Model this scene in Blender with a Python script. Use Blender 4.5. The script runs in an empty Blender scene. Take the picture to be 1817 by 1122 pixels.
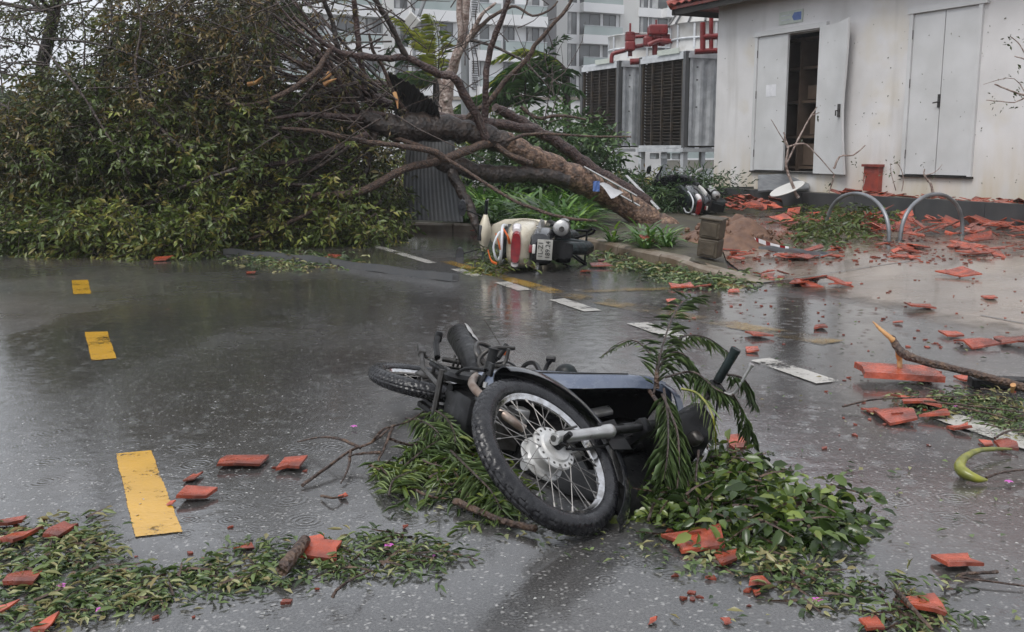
import bpy, bmesh, math, random
import numpy as np
from mathutils import Vector, Matrix, Euler, noise

# ------------------------------------------------------------------ camera, sky, sun, exposure
SC = bpy.context.scene
COL = SC.collection
R = math.radians
F = 1771.0; CX = 908.5; CY = 561.0; CAMH = 1.15; PITCH = R(9.5)
cam_d = bpy.data.cameras.new('camera')
cam = bpy.data.objects.new('camera', cam_d); COL.objects.link(cam)
cam.location = (0, 0, CAMH); cam.rotation_euler = (R(90) - PITCH, 0, 0)
cam_d.sensor_width = 36; cam_d.lens = 36 * F / 1817; cam_d.clip_end = 2000; cam_d.clip_start = 0.05
SC.camera = cam

SUN_EL, SUN_AZ = R(58), R(-130)          # high behind the left shoulder, veiled by cloud
world = bpy.data.worlds.new('World'); SC.world = world; world.use_nodes = True
wn = world.node_tree.nodes; wl = world.node_tree.links
bg = wn['Background']
sky = wn.new('ShaderNodeTexSky'); sky.sky_type = 'NISHITA'; sky.sun_disc = False
sky.sun_elevation = SUN_EL; sky.sun_rotation = -SUN_AZ + math.pi / 2
sky.air_density = 1.0; sky.dust_density = 6.0; sky.ozone_density = 1.0
hs = wn.new('ShaderNodeHueSaturation'); hs.inputs['Saturation'].default_value = 0.12
wl.new(sky.outputs[0], hs.inputs['Color'])
tcw = wn.new('ShaderNodeTexCoord'); mpw = wn.new('ShaderNodeMapping'); mpw.inputs['Scale'].default_value = (1, 1, 2.5)
nzw = wn.new('ShaderNodeTexNoise'); nzw.inputs['Scale'].default_value = 1.6; nzw.inputs['Detail'].default_value = 5
crw = wn.new('ShaderNodeValToRGB')
crw.color_ramp.elements[0].position = 0.35; crw.color_ramp.elements[0].color = (5.6, 5.9, 6.5, 1)
crw.color_ramp.elements[1].position = 0.68; crw.color_ramp.elements[1].color = (7.2, 7.5, 8.1, 1)
wl.new(tcw.outputs['Generated'], mpw.inputs[0]); wl.new(mpw.outputs[0], nzw.inputs['Vector']); wl.new(nzw.outputs[0], crw.inputs[0])
mxw = wn.new('ShaderNodeMix'); mxw.data_type = 'RGBA'; mxw.inputs['Factor'].default_value = 0.85
wl.new(hs.outputs[0], mxw.inputs['A']); wl.new(crw.outputs[0], mxw.inputs['B'])
wl.new(mxw.outputs['Result'], bg.inputs['Color']); bg.inputs['Strength'].default_value = 0.097
sun_d = bpy.data.lights.new('sun', 'SUN'); sun_d.energy = 1.1; sun_d.angle = R(25); sun_d.color = (1, 0.97, 0.93)
sun = bpy.data.objects.new('sun', sun_d); COL.objects.link(sun)
sd = Vector((math.cos(SUN_EL) * math.cos(SUN_AZ), math.cos(SUN_EL) * math.sin(SUN_AZ), math.sin(SUN_EL)))
sun.location = sd * 50; sun.rotation_euler = sd.to_track_quat('Z', 'Y').to_euler()
SC.view_settings.view_transform = 'Standard'; SC.view_settings.look = 'None'
SC.view_settings.exposure = 0.78; SC.view_settings.gamma = 1.0; SC.view_settings.use_curve_mapping = False
SC.cycles.max_bounces = 6; SC.cycles.transparent_max_bounces = 8; SC.cycles.caustics_reflective = False; SC.cycles.caustics_refractive = False

# ------------------------------------------------------------------ geometry of the place
CAMP = Vector((0, 0, CAMH))
def ray(px, py):
    a = (px - CX) / F; b = -(py - CY) / F
    return Vector((a, b * math.sin(PITCH) + math.cos(PITCH), b * math.cos(PITCH) - math.sin(PITCH)))
def G(px, py, z=0.0):
    d = ray(px, py); t = (z - CAMH) / d.z
    return CAMP + d * t
def PY(px, py, Y):
    d = ray(px, py)
    return CAMP + d * (Y / d.y)
def V(*a): return Vector(a)

# ------------------------------------------------------------------ object helpers
def tag(o, label=None, cat=None, group=None, kind=None):
    if label: o['label'] = label
    if cat: o['category'] = cat
    if group: o['group'] = group
    if kind: o['kind'] = kind
    return o
def empty(name, loc=(0, 0, 0), rot=(0, 0, 0)):
    o = bpy.data.objects.new(name, None); COL.objects.link(o); o.location = loc; o.rotation_euler = rot
    o.empty_display_size = 0.1
    return o
def link(name, me, parent=None, loc=None):
    o = bpy.data.objects.new(name, me); COL.objects.link(o)
    if parent is not None: o.parent = parent
    if loc is not None: o.location = loc
    return o
def copy_tree(o, parent=None):
    c = o.copy(); COL.objects.link(c); c.parent = parent
    for ch in list(o.children): copy_tree(ch, c)
    return c

class MB:
    """collects shapes into one mesh"""
    def __init__(s, M=None): s.v = []; s.f = []; s.M = M or Matrix.Identity(4); s.mi = []; s.m = 0
    def add(s, vs, fs, M=None):
        T = s.M @ M if M is not None else s.M
        n = len(s.v); s.v += [T @ Vector(p) for p in vs]
        s.f += [tuple(i + n for i in f) for f in fs]; s.mi += [s.m] * len(fs)
    def box(s, c, d, rot=None, M=None):
        x, y, z = d[0] / 2, d[1] / 2, d[2] / 2
        vs = [(-x, -y, -z), (x, -y, -z), (x, y, -z), (-x, y, -z), (-x, -y, z), (x, -y, z), (x, y, z), (-x, y, z)]
        T = Matrix.Translation(c)
        if rot is not None: T = T @ (rot.to_4x4() if isinstance(rot, Matrix) else Euler(rot).to_matrix().to_4x4())
        s.add(vs, [(0, 3, 2, 1), (4, 5, 6, 7), (0, 1, 5, 4), (1, 2, 6, 5), (2, 3, 7, 6), (3, 0, 4, 7)], M @ T if M is not None else T)
    def rbox(s, c, d, b, rot=None):
        x, y, z = d[0] / 2, d[1] / 2, d[2] / 2; b = min(b, x * .9, y * .9, z * .9)
        bm = bmesh.new(); bmesh.ops.create_cube(bm, size=1)
        for v in bm.verts: v.co = Vector((v.co.x * d[0], v.co.y * d[1], v.co.z * d[2]))
        bmesh.ops.bevel(bm, geom=bm.edges[:] + bm.verts[:], offset=b, segments=2, affect='EDGES', profile=0.5)
        bm.verts.ensure_lookup_table(); bm.verts.index_update()
        T = Matrix.Translation(c)
        if rot is not None: T = T @ (rot.to_4x4() if isinstance(rot, Matrix) else Euler(rot).to_matrix().to_4x4())
        s.add([v.co[:] for v in bm.verts], [tuple(v.index for v in f.verts) for f in bm.faces], T); bm.free()
    def quad(s, a, b, c, d): s.add([a, b, c, d], [(0, 1, 2, 3)])
    def tube(s, pts, r, n=8, caps=True, flat=1.0):
        pts = [Vector(p) for p in pts]; k = len(pts)
        rs = r if isinstance(r, (list, tuple)) else [r] * k
        T0 = (pts[1] - pts[0]).normalized()
        up = Vector((0, 0, 1)) if abs(T0.z) < .9 else Vector((1, 0, 0))
        N = T0.cross(up).normalized(); vs = []
        for i, p in enumerate(pts):
            T = (pts[min(i + 1, k - 1)] - pts[max(i - 1, 0)]).normalized()
            N = (N - T * N.dot(T))
            if N.length < 1e-6: N = T.orthogonal()
            N.normalize(); B = T.cross(N)
            for j in range(n):
                a = 2 * math.pi * j / n
                vs.append(p + (N * math.cos(a) + B * math.sin(a) * flat) * rs[i])
        fs = []
        for i in range(k - 1):
            for j in range(n):
                a = i * n + j; b = i * n + (j + 1) % n
                fs.append((a, b, b + n, a + n))
        if caps:
            fs.append(tuple(range(n - 1, -1, -1))); fs.append(tuple((k - 1) * n + j for j in range(n)))
        s.add(vs, fs)
    def lathe(s, prof, n=32, M=None, a0=0, a1=2 * math.pi, closed_prof=False):
        """profile of (radius, height) turned about local Z"""
        full = abs(a1 - a0 - 2 * math.pi) < 1e-6; m = n if full else n + 1; k = len(prof); vs = []
        for i in range(m):
            a = a0 + (a1 - a0) * i / n
            for (r, h) in prof: vs.append((r * math.cos(a), r * math.sin(a), h))
        fs = []
        kk = k if closed_prof else k - 1
        for i in range(n):
            i2 = (i + 1) % m
            for j in range(kk):
                j2 = (j + 1) % k
                fs.append((i * k + j, i2 * k + j, i2 * k + j2, i * k + j2))
        s.add(vs, fs, M)
    def prism(s, poly, h, M=None):
        """polygon in local XY raised by h"""
        n = len(poly)
        vs = [(p[0], p[1], 0) for p in poly] + [(p[0], p[1], h) for p in poly]
        fs = [tuple(range(n - 1, -1, -1)), tuple(range(n, 2 * n))] + [(i, (i + 1) % n, n + (i + 1) % n, n + i) for i in range(n)]
        s.add(vs, fs, M)
    def loft(s, rings, caps=True):
        n = len(rings[0]); vs = [p for r in rings for p in r]; fs = []
        for i in range(len(rings) - 1):
            for j in range(n):
                a = i * n + j; b = i * n + (j + 1) % n
                fs.append((a, b, b + n, a + n))
        if caps: fs.append(tuple(range(n - 1, -1, -1))); fs.append(tuple((len(rings) - 1) * n + j for j in range(n)))
        s.add(vs, fs)
    def sheet(s, grid, th=0.004):
        """grid[i][j] of points as a thin solid sheet"""
        a, b = len(grid), len(grid[0]); vs = []
        P = [[Vector(p) for p in r] for r in grid]
        for i in range(a):
            for j in range(b):
                du = P[min(i + 1, a - 1)][j] - P[max(i - 1, 0)][j]; dv = P[i][min(j + 1, b - 1)] - P[i][max(j - 1, 0)]
                nn = du.cross(dv); nn = nn.normalized() if nn.length > 1e-9 else Vector((0, 0, 1))
                vs.append(P[i][j] + nn * th / 2); vs.append(P[i][j] - nn * th / 2)
        fs = []
        ix = lambda i, j, k: 2 * (i * b + j) + k
        for i in range(a - 1):
            for j in range(b - 1):
                fs.append((ix(i, j, 0), ix(i + 1, j, 0), ix(i + 1, j + 1, 0), ix(i, j + 1, 0)))
                fs.append((ix(i, j, 1), ix(i, j + 1, 1), ix(i + 1, j + 1, 1), ix(i + 1, j, 1)))
        for i in range(a - 1):
            fs.append((ix(i, 0, 0), ix(i, 0, 1), ix(i + 1, 0, 1), ix(i + 1, 0, 0)))
            fs.append((ix(i, b - 1, 0), ix(i + 1, b - 1, 0), ix(i + 1, b - 1, 1), ix(i, b - 1, 1)))
        for j in range(b - 1):
            fs.append((ix(0, j, 0), ix(0, j + 1, 0), ix(0, j + 1, 1), ix(0, j, 1)))
            fs.append((ix(a - 1, j, 0), ix(a - 1, j, 1), ix(a - 1, j + 1, 1), ix(a - 1, j + 1, 0)))
        s.add(vs, fs)
    def mesh(s, name, mats, smooth=None):
        me = bpy.data.meshes.new(name); me.from_pydata([v[:] for v in s.v], [], s.f)
        for m in (mats if isinstance(mats, (list, tuple)) else [mats]): me.materials.append(m)
        if len(me.materials) > 1: me.polygons.foreach_set('material_index', s.mi)
        if smooth is not None:
            me.polygons.foreach_set('use_smooth', [True] * len(me.polygons)); me.set_sharp_from_angle(angle=R(smooth))
        me.update(); return me
    def build(s, name, mats, parent=None, smooth=None, loc=None):
        return link(name, s.mesh(name, mats, smooth), parent, loc)

# ------------------------------------------------------------------ materials
def mat(name, col, rough=0.5, metal=0.0, spec=0.5, var=None, nscale=6.0, bump=0.0, bscale=40.0, coat=0.0, obj=False, rvar=0.0, detail=6):
    """procedural principled material: base colour mixed with a second one by noise, fine bump"""
    m = bpy.data.materials.new(name); m.use_nodes = True; nt = m.node_tree; N = nt.nodes; L = nt.links
    p = N['Principled BSDF']; p.inputs['Base Color'].default_value = (*col, 1); p.inputs['Roughness'].default_value = rough
    p.inputs['Metallic'].default_value = metal; p.inputs['Specular IOR Level'].default_value = spec; p.inputs['Coat Weight'].default_value = coat
    p.inputs['Coat Roughness'].default_value = 0.08
    tc = N.new('ShaderNodeTexCoord'); co = tc.outputs['Object']
    nz = N.new('ShaderNodeTexNoise'); nz.inputs['Scale'].default_value = nscale; nz.inputs['Detail'].default_value = detail
    L.new(co, nz.inputs['Vector'])
    if var is not None:
        r = N.new('ShaderNodeMapRange'); r.inputs[1].default_value = 0.35; r.inputs[2].default_value = 0.65
        L.new(nz.outputs[0], r.inputs[0])
        x = N.new('ShaderNodeMix'); x.data_type = 'RGBA'; x.inputs['A'].default_value = (*col, 1); x.inputs['B'].default_value = (*var, 1)
        L.new(r.outputs[0], x.inputs['Factor']); L.new(x.outputs['Result'], p.inputs['Base Color'])
        if obj:
            oi = N.new('ShaderNodeObjectInfo'); hsv = N.new('ShaderNodeHueSaturation')
            mr = N.new('ShaderNodeMapRange'); mr.inputs[3].default_value = 0.5; mr.inputs[4].default_value = 1.25
            L.new(oi.outputs['Random'], mr.inputs[0]); L.new(mr.outputs[0], hsv.inputs['Value']); L.new(x.outputs['Result'], hsv.inputs['Color'])
            L.new(hsv.outputs[0], p.inputs['Base Color'])
    if rvar:
        r2 = N.new('ShaderNodeMapRange'); r2.inputs[3].default_value = max(0.02, rough - rvar); r2.inputs[4].default_value = min(1, rough + rvar)
        r2.inputs[1].default_value = 0.3; r2.inputs[2].default_value = 0.7
        n3 = N.new('ShaderNodeTexNoise'); n3.inputs['Scale'].default_value = nscale * 2.3; n3.inputs['Detail'].default_value = 5; L.new(co, n3.inputs['Vector'])
        L.new(n3.outputs[0], r2.inputs[0]); L.new(r2.outputs[0], p.inputs['Roughness'])
    if bump:
        n2 = N.new('ShaderNodeTexNoise'); n2.inputs['Scale'].default_value = bscale; n2.inputs['Detail'].default_value = 5; L.new(co, n2.inputs['Vector'])
        b = N.new('ShaderNodeBump'); b.inputs['Strength'].default_value = bump; b.inputs['Distance'].default_value = 0.01
        L.new(n2.outputs[0], b.inputs['Height']); L.new(b.outputs[0], p.inputs['Normal'])
    return m

def leaf_mat(name, cols, rough=0.35, trans=0.25):
    """colour picked by the leaf's own random value stored on the mesh"""
    m = bpy.data.materials.new(name); m.use_nodes = True; nt = m.node_tree; N = nt.nodes; L = nt.links
    p = N['Principled BSDF']; at = N.new('ShaderNodeAttribute'); at.attribute_name = 'tone'
    cr = N.new('ShaderNodeValToRGB'); el = cr.color_ramp.elements
    for i, (pos, c) in enumerate(cols):
        e = el[i] if i < 2 else el.new(pos)
        e.position = pos; e.color = (*c, 1)
    L.new(at.outputs['Fac'], cr.inputs[0]); L.new(cr.outputs[0], p.inputs['Base Color'])
    p.inputs['Roughness'].default_value = rough; p.inputs['Specular IOR Level'].default_value = 0.5
    if trans:
        t = N.new('ShaderNodeBsdfTranslucent'); L.new(cr.outputs[0], t.inputs['Color'])
        mx = N.new('ShaderNodeMixShader'); mx.inputs[0].default_value = trans
        L.new(p.outputs[0], mx.inputs[1]); L.new(t.outputs[0], mx.inputs[2]); L.new(mx.outputs[0], N['Material Output'].inputs['Surface'])
    return m

M_ = {}
M_['white_paint'] = mat('white_paint', (.60, .60, .60), .5, var=(.52, .52, .515), nscale=2, rvar=.15, bump=.05, bscale=60)
M_['cream'] = mat('cream_paint', (.64, .58, .45), .3, var=(.42, .37, .28), nscale=5, coat=.6, rvar=.08)
M_['white_plastic'] = mat('white_plastic', (.62, .61, .58), .4, var=(.6, .58, .55), nscale=9, coat=.4)
M_['bluegrey'] = mat('blue_grey_paint', (.075, .095, .145), .22, var=(.10, .12, .165), nscale=18, coat=.8, rvar=.12)
M_['black_plastic'] = mat('black_plastic', (.005, .005, .006), .38, spec=.22, var=(.010, .010, .010), nscale=14, rvar=.15, bump=.08, bscale=120)
M_['black_gloss'] = mat('black_gloss', (.008, .009, .012), .15, var=(.02, .02, .022), nscale=20, coat=.5, rvar=.1)
M_['rubber'] = mat('rubber', (.006, .006, .007), .40, spec=.28, var=(.013, .022, .022), nscale=12, rvar=.16, bump=.1, bscale=150)
M_['dusty_rubber'] = mat('dusty_rubber', (.028, .028, .028), .45, var=(.07, .068, .065), nscale=22, rvar=.15, bump=.2, bscale=160)
M_['tread'] = mat('wet_tread_rubber', (.007, .007, .009), .28, spec=.4, var=(.022, .022, .024), nscale=25, rvar=.1, bump=.1, bscale=120)
M_['alloy'] = mat('alloy', (.52, .52, .51), .38, metal=.75, var=(.36, .35, .34), nscale=18, rvar=.12, bump=.05)
M_['drum'] = mat('painted_drum', (.58, .58, .57), .42, metal=.25, var=(.40, .39, .37), nscale=16, rvar=.1, bump=.12, bscale=90)
M_['chrome'] = mat('chrome', (.62, .62, .63), .16, metal=1.0, var=(.35, .34, .33), nscale=30, rvar=.1)
M_['dull_steel'] = mat('dull_steel', (.10, .097, .093), .4, metal=.8, var=(.045, .04, .036), nscale=25, rvar=.12, bump=.1)
M_['rusty_pipe'] = mat('rusty_pipe', (.38, .33, .29), .4, metal=.6, var=(.18, .12, .09), nscale=18, bump=.1)
M_['galvanised'] = mat('galvanised', (.60, .62, .64), .5, metal=.05, var=(.44, .46, .48), nscale=6, bump=.05, rvar=.1)
M_['galv_dark'] = mat('weathered_sheet', (.10, .105, .11), .5, metal=.2, var=(.115, .115, .115), nscale=4, bump=.15, rvar=.15)
M_['sheet_black'] = mat('dark_sheet', (.02, .02, .02), .5, var=(.035, .033, .03), nscale=6, bump=.2)
M_['red_lens'] = mat('red_lens', (.24, .005, .010), .18, var=(.13, .003, .008), nscale=20, coat=.8)
M_['clear_lens'] = mat('clear_lens', (.68, .66, .66), .1, var=(.55, .5, .5), nscale=20, coat=.8)
M_['orange'] = mat('orange_plastic', (.75, .16, .03), .35, var=(.6, .12, .03), nscale=15)
M_['red_pipe'] = mat('red_pipe_paint', (.20, .018, .018), .35, var=(.13, .015, .015), nscale=5, rvar=.1)
M_['tile'] = mat('clay_tile', (.46, .085, .040), .30, var=(.17, .045, .030), nscale=11, bump=.6, bscale=45, obj=True, rvar=.18)
M_['tile_dark'] = mat('roof_clay_tile', (.30, .055, .035), .45, var=(.16, .035, .028), nscale=5, bump=.2, bscale=40, obj=True, rvar=.12)
M_['granite'] = mat('dark_granite', (.045, .047, .05), .4, var=(.065, .066, .068), nscale=3, bump=.1, rvar=.1)
M_['concrete'] = mat('concrete', (.28, .25, .215), .5, var=(.20, .175, .15), nscale=3, bump=.3, bscale=30, rvar=.15)
M_['kerb'] = mat('kerb_concrete', (.22, .185, .145), .45, var=(.12, .085, .055), nscale=4.5, bump=.4, bscale=25, rvar=.15)
M_['soil'] = mat('wet_soil', (.16, .085, .05), .6, var=(.09, .045, .028), nscale=9, bump=.9, bscale=22, rvar=.15)
M_['earth'] = mat('planting_earth', (.035, .028, .018), .7, var=(.06, .055, .03), nscale=6, bump=.8, bscale=15)
M_['brickblock'] = mat('mossy_block', (.045, .033, .020), .6, var=(.08, .062, .04), nscale=10, bump=.5, bscale=35)
M_['paper'] = mat('paper', (.72, .72, .74), .55, var=(.6, .6, .62), nscale=8)
M_['wood_raw'] = mat('split_wood', (.52, .29, .11), .55, var=(.38, .18, .07), nscale=14, bump=.4, bscale=60)
M_['dark_glass'] = mat('window_glass', (.08, .085, .088), .12, var=(.15, .16, .165), nscale=.35, detail=2)
M_['bal_glass'] = mat('balcony_glass', (.40, .46, .45), .2, var=(.30, .36, .35), nscale=.4, detail=2)
M_['curtain'] = mat('curtain_cloth', (.5, .5, .5), .8, var=(.25, .25, .25), nscale=1)
M_['bwhite'] = mat('block_white_render', (.80, .80, .80), .7, var=(.74, .74, .745), nscale=.4)
M_['bgrey'] = mat('block_grey_render', (.66, .655, .63), .7, var=(.61, .605, .585), nscale=.4)
M_['bdark'] = mat('block_dark_panel', (.13, .13, .135), .5, var=(.11, .11, .11), nscale=.5)
M_['frame_dark'] = mat('window_frame', (.10, .10, .105), .5)
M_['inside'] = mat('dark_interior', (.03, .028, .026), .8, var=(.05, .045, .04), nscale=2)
M_['shelf'] = mat('switch_cabinet', (.14, .10, .075), .6, var=(.1, .07, .05), nscale=4)
M_['yellow_strap'] = mat('yellow_plastic', (.62, .48, .02), .4, var=(.5, .38, .03), nscale=8)
M_['pod'] = mat('yellow_green_pod', (.27, .27, .025), .38, var=(.11, .12, .02), nscale=16, bump=.1, coat=.3)
M_['purple'] = mat('bougainvillea_petal', (.45, .06, .38), .6, var=(.6, .2, .5), nscale=30)
M_['fill'] = mat('cooling_fill', (.028, .022, .018), .6, var=(.06, .045, .03), nscale=5, bump=.2)
M_['fiberglass'] = mat('white_fibreglass', (.48, .48, .47), .45, var=(.36, .35, .33), nscale=3, rvar=.1)
M_['blue_sign'] = mat('blue_sign_print', (.06, .12, .36), .4, var=(.10, .18, .42), nscale=9)
M_['sign_white'] = mat('sign_face', (.52, .56, .50), .4, var=(.46, .5, .45), nscale=9)
M_['lamp_grey'] = mat('lamp_post_paint', (.24, .25, .26), .4, metal=.2, var=(.19, .2, .2), nscale=4, rvar=.1)

def bark_mat(name, a, b, c, sc=14, rough=.5):
    m = bpy.data.materials.new(name); m.use_nodes = True; N = m.node_tree.nodes; L = m.node_tree.links; p = N['Principled BSDF']
    tc = N.new('ShaderNodeTexCoord'); n1 = N.new('ShaderNodeTexNoise'); n1.inputs['Scale'].default_value = sc; n1.inputs['Detail'].default_value = 8
    n1.inputs['Roughness'].default_value = .65; L.new(tc.outputs['Object'], n1.inputs['Vector'])
    cr = N.new('ShaderNodeValToRGB'); e = cr.color_ramp.elements
    e[0].position = .36; e[0].color = (*a, 1); e[1].position = .66; e[1].color = (*c, 1); k = e.new(.5); k.color = (*b, 1)
    L.new(n1.outputs[0], cr.inputs[0]); L.new(cr.outputs[0], p.inputs['Base Color']); p.inputs['Roughness'].default_value = rough
    n2 = N.new('ShaderNodeTexVoronoi'); n2.inputs['Scale'].default_value = sc * 2.2; L.new(tc.outputs['Object'], n2.inputs['Vector'])
    ad = N.new('ShaderNodeMath'); ad.operation = 'ADD'; L.new(n1.outputs[0], ad.inputs[0]); L.new(n2.outputs[0], ad.inputs[1])
    bp = N.new('ShaderNodeBump'); bp.inputs['Strength'].default_value = .7; bp.inputs['Distance'].default_value = .02
    L.new(ad.outputs[0], bp.inputs['Height']); L.new(bp.outputs[0], p.inputs['Normal'])
    return m
M_['bark'] = bark_mat('wet_bark', (.04, .025, .018), (.13, .075, .05), (.36, .23, .15), 13)
M_['bark_dark'] = bark_mat('soaked_dark_bark', (.012, .009, .008), (.028, .019, .015), (.06, .04, .03), 10)
M_['bark_red'] = bark_mat('reddish_bark', (0.023, 0.013, 0.012), (0.052, 0.028, 0.024), (0.108, 0.068, 0.055), 16)
M_['bark_pale'] = bark_mat('peeling_pale_bark', (.14, .09, .07), (.28, .21, .18), (.42, .36, .32), 12)
M_['twig'] = bark_mat('twig_bark', (.018, .012, .010), (.045, .030, .024), (.09, .062, .048), 20)
M_['stick'] = bark_mat('brown_stick_bark', (0.025, 0.016, 0.013), (0.068, 0.040, 0.029), (0.145, 0.088, 0.054), 30)
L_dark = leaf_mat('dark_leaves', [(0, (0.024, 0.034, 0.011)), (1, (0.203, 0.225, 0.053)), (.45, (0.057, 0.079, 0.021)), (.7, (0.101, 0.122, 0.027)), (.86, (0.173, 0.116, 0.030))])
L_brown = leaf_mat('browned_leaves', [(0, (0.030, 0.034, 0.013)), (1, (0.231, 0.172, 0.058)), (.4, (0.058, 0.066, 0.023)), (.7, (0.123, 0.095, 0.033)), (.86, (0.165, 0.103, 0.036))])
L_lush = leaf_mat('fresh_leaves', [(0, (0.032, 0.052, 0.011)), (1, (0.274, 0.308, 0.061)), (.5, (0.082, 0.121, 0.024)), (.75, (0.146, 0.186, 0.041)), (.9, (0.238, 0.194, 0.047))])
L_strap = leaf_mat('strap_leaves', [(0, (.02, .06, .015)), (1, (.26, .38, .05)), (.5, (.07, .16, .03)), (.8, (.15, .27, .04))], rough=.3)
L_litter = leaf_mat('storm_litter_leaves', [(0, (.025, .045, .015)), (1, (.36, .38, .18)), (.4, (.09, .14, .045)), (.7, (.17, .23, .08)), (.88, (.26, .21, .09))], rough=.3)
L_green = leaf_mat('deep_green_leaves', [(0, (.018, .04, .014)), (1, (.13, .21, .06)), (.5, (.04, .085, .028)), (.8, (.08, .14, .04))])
L_far = leaf_mat('distant_leaves', [(0, (.035, .05, .02)), (1, (.12, .14, .06)), (.5, (.06, .08, .03))], rough=.6)
L_palm = leaf_mat('palm_leaflets', [(0, (0.024, 0.065, 0.024)), (1, (0.456, 0.468, 0.072)), (.55, (0.060, 0.130, 0.036)), (.8, (0.132, 0.221, 0.048))], rough=.35)
L_feather = leaf_mat('feathery_leaflets', [(0, (.05, .085, .03)), (1, (.26, .33, .13)), (.5, (.12, .18, .065))], rough=.35)

# ------------------------------------------------------------------ leaves in bulk
rng = np.random.default_rng(7)
def nrm(a): return a / np.maximum(np.linalg.norm(a, axis=1, keepdims=True), 1e-9)
LEAF4 = (np.array([[0, 0, 0], [.45, .5, .12], [1, 0, -.05], [.45, -.5, .12]]), [(0, 1, 2), (0, 2, 3)])
LEAF8 = (np.array([[0, 0, 0], [.25, .38, .10], [.25, 0, 0], [.25, -.38, .10], [.62, .42, .06], [.62, 0, -.06], [.62, -.42, .06], [1, 0, -.2]]),
         [(0, 2, 1), (0, 3, 2), (1, 2, 5, 4), (2, 3, 6, 5), (4, 5, 7), (5, 6, 7)])
BLADE = (np.array([[0, .5, 0], [0, -.5, 0], [.35, .5, .0], [.35, -.5, .0], [.7, .4, -.06], [.7, -.4, -.06], [1, 0, -.18]]),
         [(0, 1, 3, 2), (2, 3, 5, 4), (4, 5, 6)])
def leaf_arrays(P, D, N, Ln, W, shape=LEAF4):
    D = nrm(D); B = nrm(np.cross(N, D)); N2 = np.cross(D, B); tv, fs = shape; n = len(P); k = len(tv)
    vs = P[:, None, :] + D[:, None, :] * (tv[None, :, 0, None] * Ln[:, None, None]) + B[:, None, :] * (tv[None, :, 1, None] * W[:, None, None]) \
        + N2[:, None, :] * (tv[None, :, 2, None] * Ln[:, None, None])
    return vs.reshape(-1, 3), k, fs
def leaf_mesh(name, P, D, N, Ln, W, tone, m, shape=LEAF4):
    P, D, N = map(lambda a: np.asarray(a, float), (P, D, N)); n = len(P)
    vs, k, fs = leaf_arrays(P, D, N, np.asarray(Ln, float), np.asarray(W, float), shape)
    me = bpy.data.meshes.new(name); me.vertices.add(len(vs)); me.vertices.foreach_set('co', vs.astype(np.float32).ravel())
    off = (np.arange(n) * k)[:, None]
    loops = []; sizes = []
    idx = np.concatenate([np.array(f) for f in fs]); sz = np.array([len(f) for f in fs])
    L = (off + idx[None, :]).ravel(); S = np.tile(sz, n)
    me.loops.add(len(L)); me.loops.foreach_set('vertex_index', L.astype(np.int32))
    me.polygons.add(len(S)); st = np.concatenate([[0], np.cumsum(S)[:-1]])
    me.polygons.foreach_set('loop_start', st.astype(np.int32)); me.polygons.foreach_set('loop_total', S.astype(np.int32))
    a = me.attributes.new('tone', 'FLOAT', 'POINT'); a.data.foreach_set('value', np.repeat(np.asarray(tone, float), k).astype(np.float32))
    me.materials.append(m); me.update(calc_edges=True); me.validate()
    return me
class Leaves:
    def __init__(s): s.P = []; s.D = []; s.N = []; s.L = []; s.W = []; s.T = []
    def add(s, p, d, n, l, w, t): s.P.append(tuple(p)); s.D.append(tuple(d)); s.N.append(tuple(n)); s.L.append(l); s.W.append(w); s.T.append(t)
    def build(s, name, m, parent=None, shape=LEAF4, origin=None, kind=None):
        P = np.array(s.P)
        if origin is not None: P = P - np.array(origin)
        o = link(name, leaf_mesh(name, P, s.D, s.N, s.L, s.W, s.T, m, shape), parent)
        if kind: o['kind'] = kind
        return o
def rv(rr, s=1.0): return Vector((rr.gauss(0, s), rr.gauss(0, s), rr.gauss(0, s)))
def smooth_path(pts, k=4):
    pts = [Vector(p) for p in pts]; out = []
    for i in range(len(pts) - 1):
        p0 = pts[max(i - 1, 0)]; p1 = pts[i]; p2 = pts[i + 1]; p3 = pts[min(i + 2, len(pts) - 1)]
        for j in range(k):
            t = j / k
            out.append(.5 * ((2 * p1) + (p2 - p0) * t + (2 * p0 - 5 * p1 + 4 * p2 - p3) * t * t + (3 * p1 - p0 - 3 * p2 + p3) * t ** 3))
    out.append(pts[-1]); return out
def lerp_list(a, n):
    out = []
    for i in range(n):
        t = i / (n - 1) * (len(a) - 1); j = min(int(t), len(a) - 2); out.append(a[j] * (1 - (t - j)) + a[j + 1] * (t - j))
    return out
def branch_tube(mb, pts, r0, r1, rr, k=4, n=7, wob=.15):
    q = smooth_path(pts, k); m = len(q)
    if isinstance(r0, (list, tuple)): rs = lerp_list(list(r0), m)
    else: rs = [r0 + (r1 - r0) * i / (m - 1) for i in range(m)]
    q = [p + rv(rr, rs[i] * wob) for i, p in enumerate(q)]
    rs = [r * (1 + rr.uniform(-.08, .08)) for r in rs]
    mb.tube(q, rs, n); return q
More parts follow.
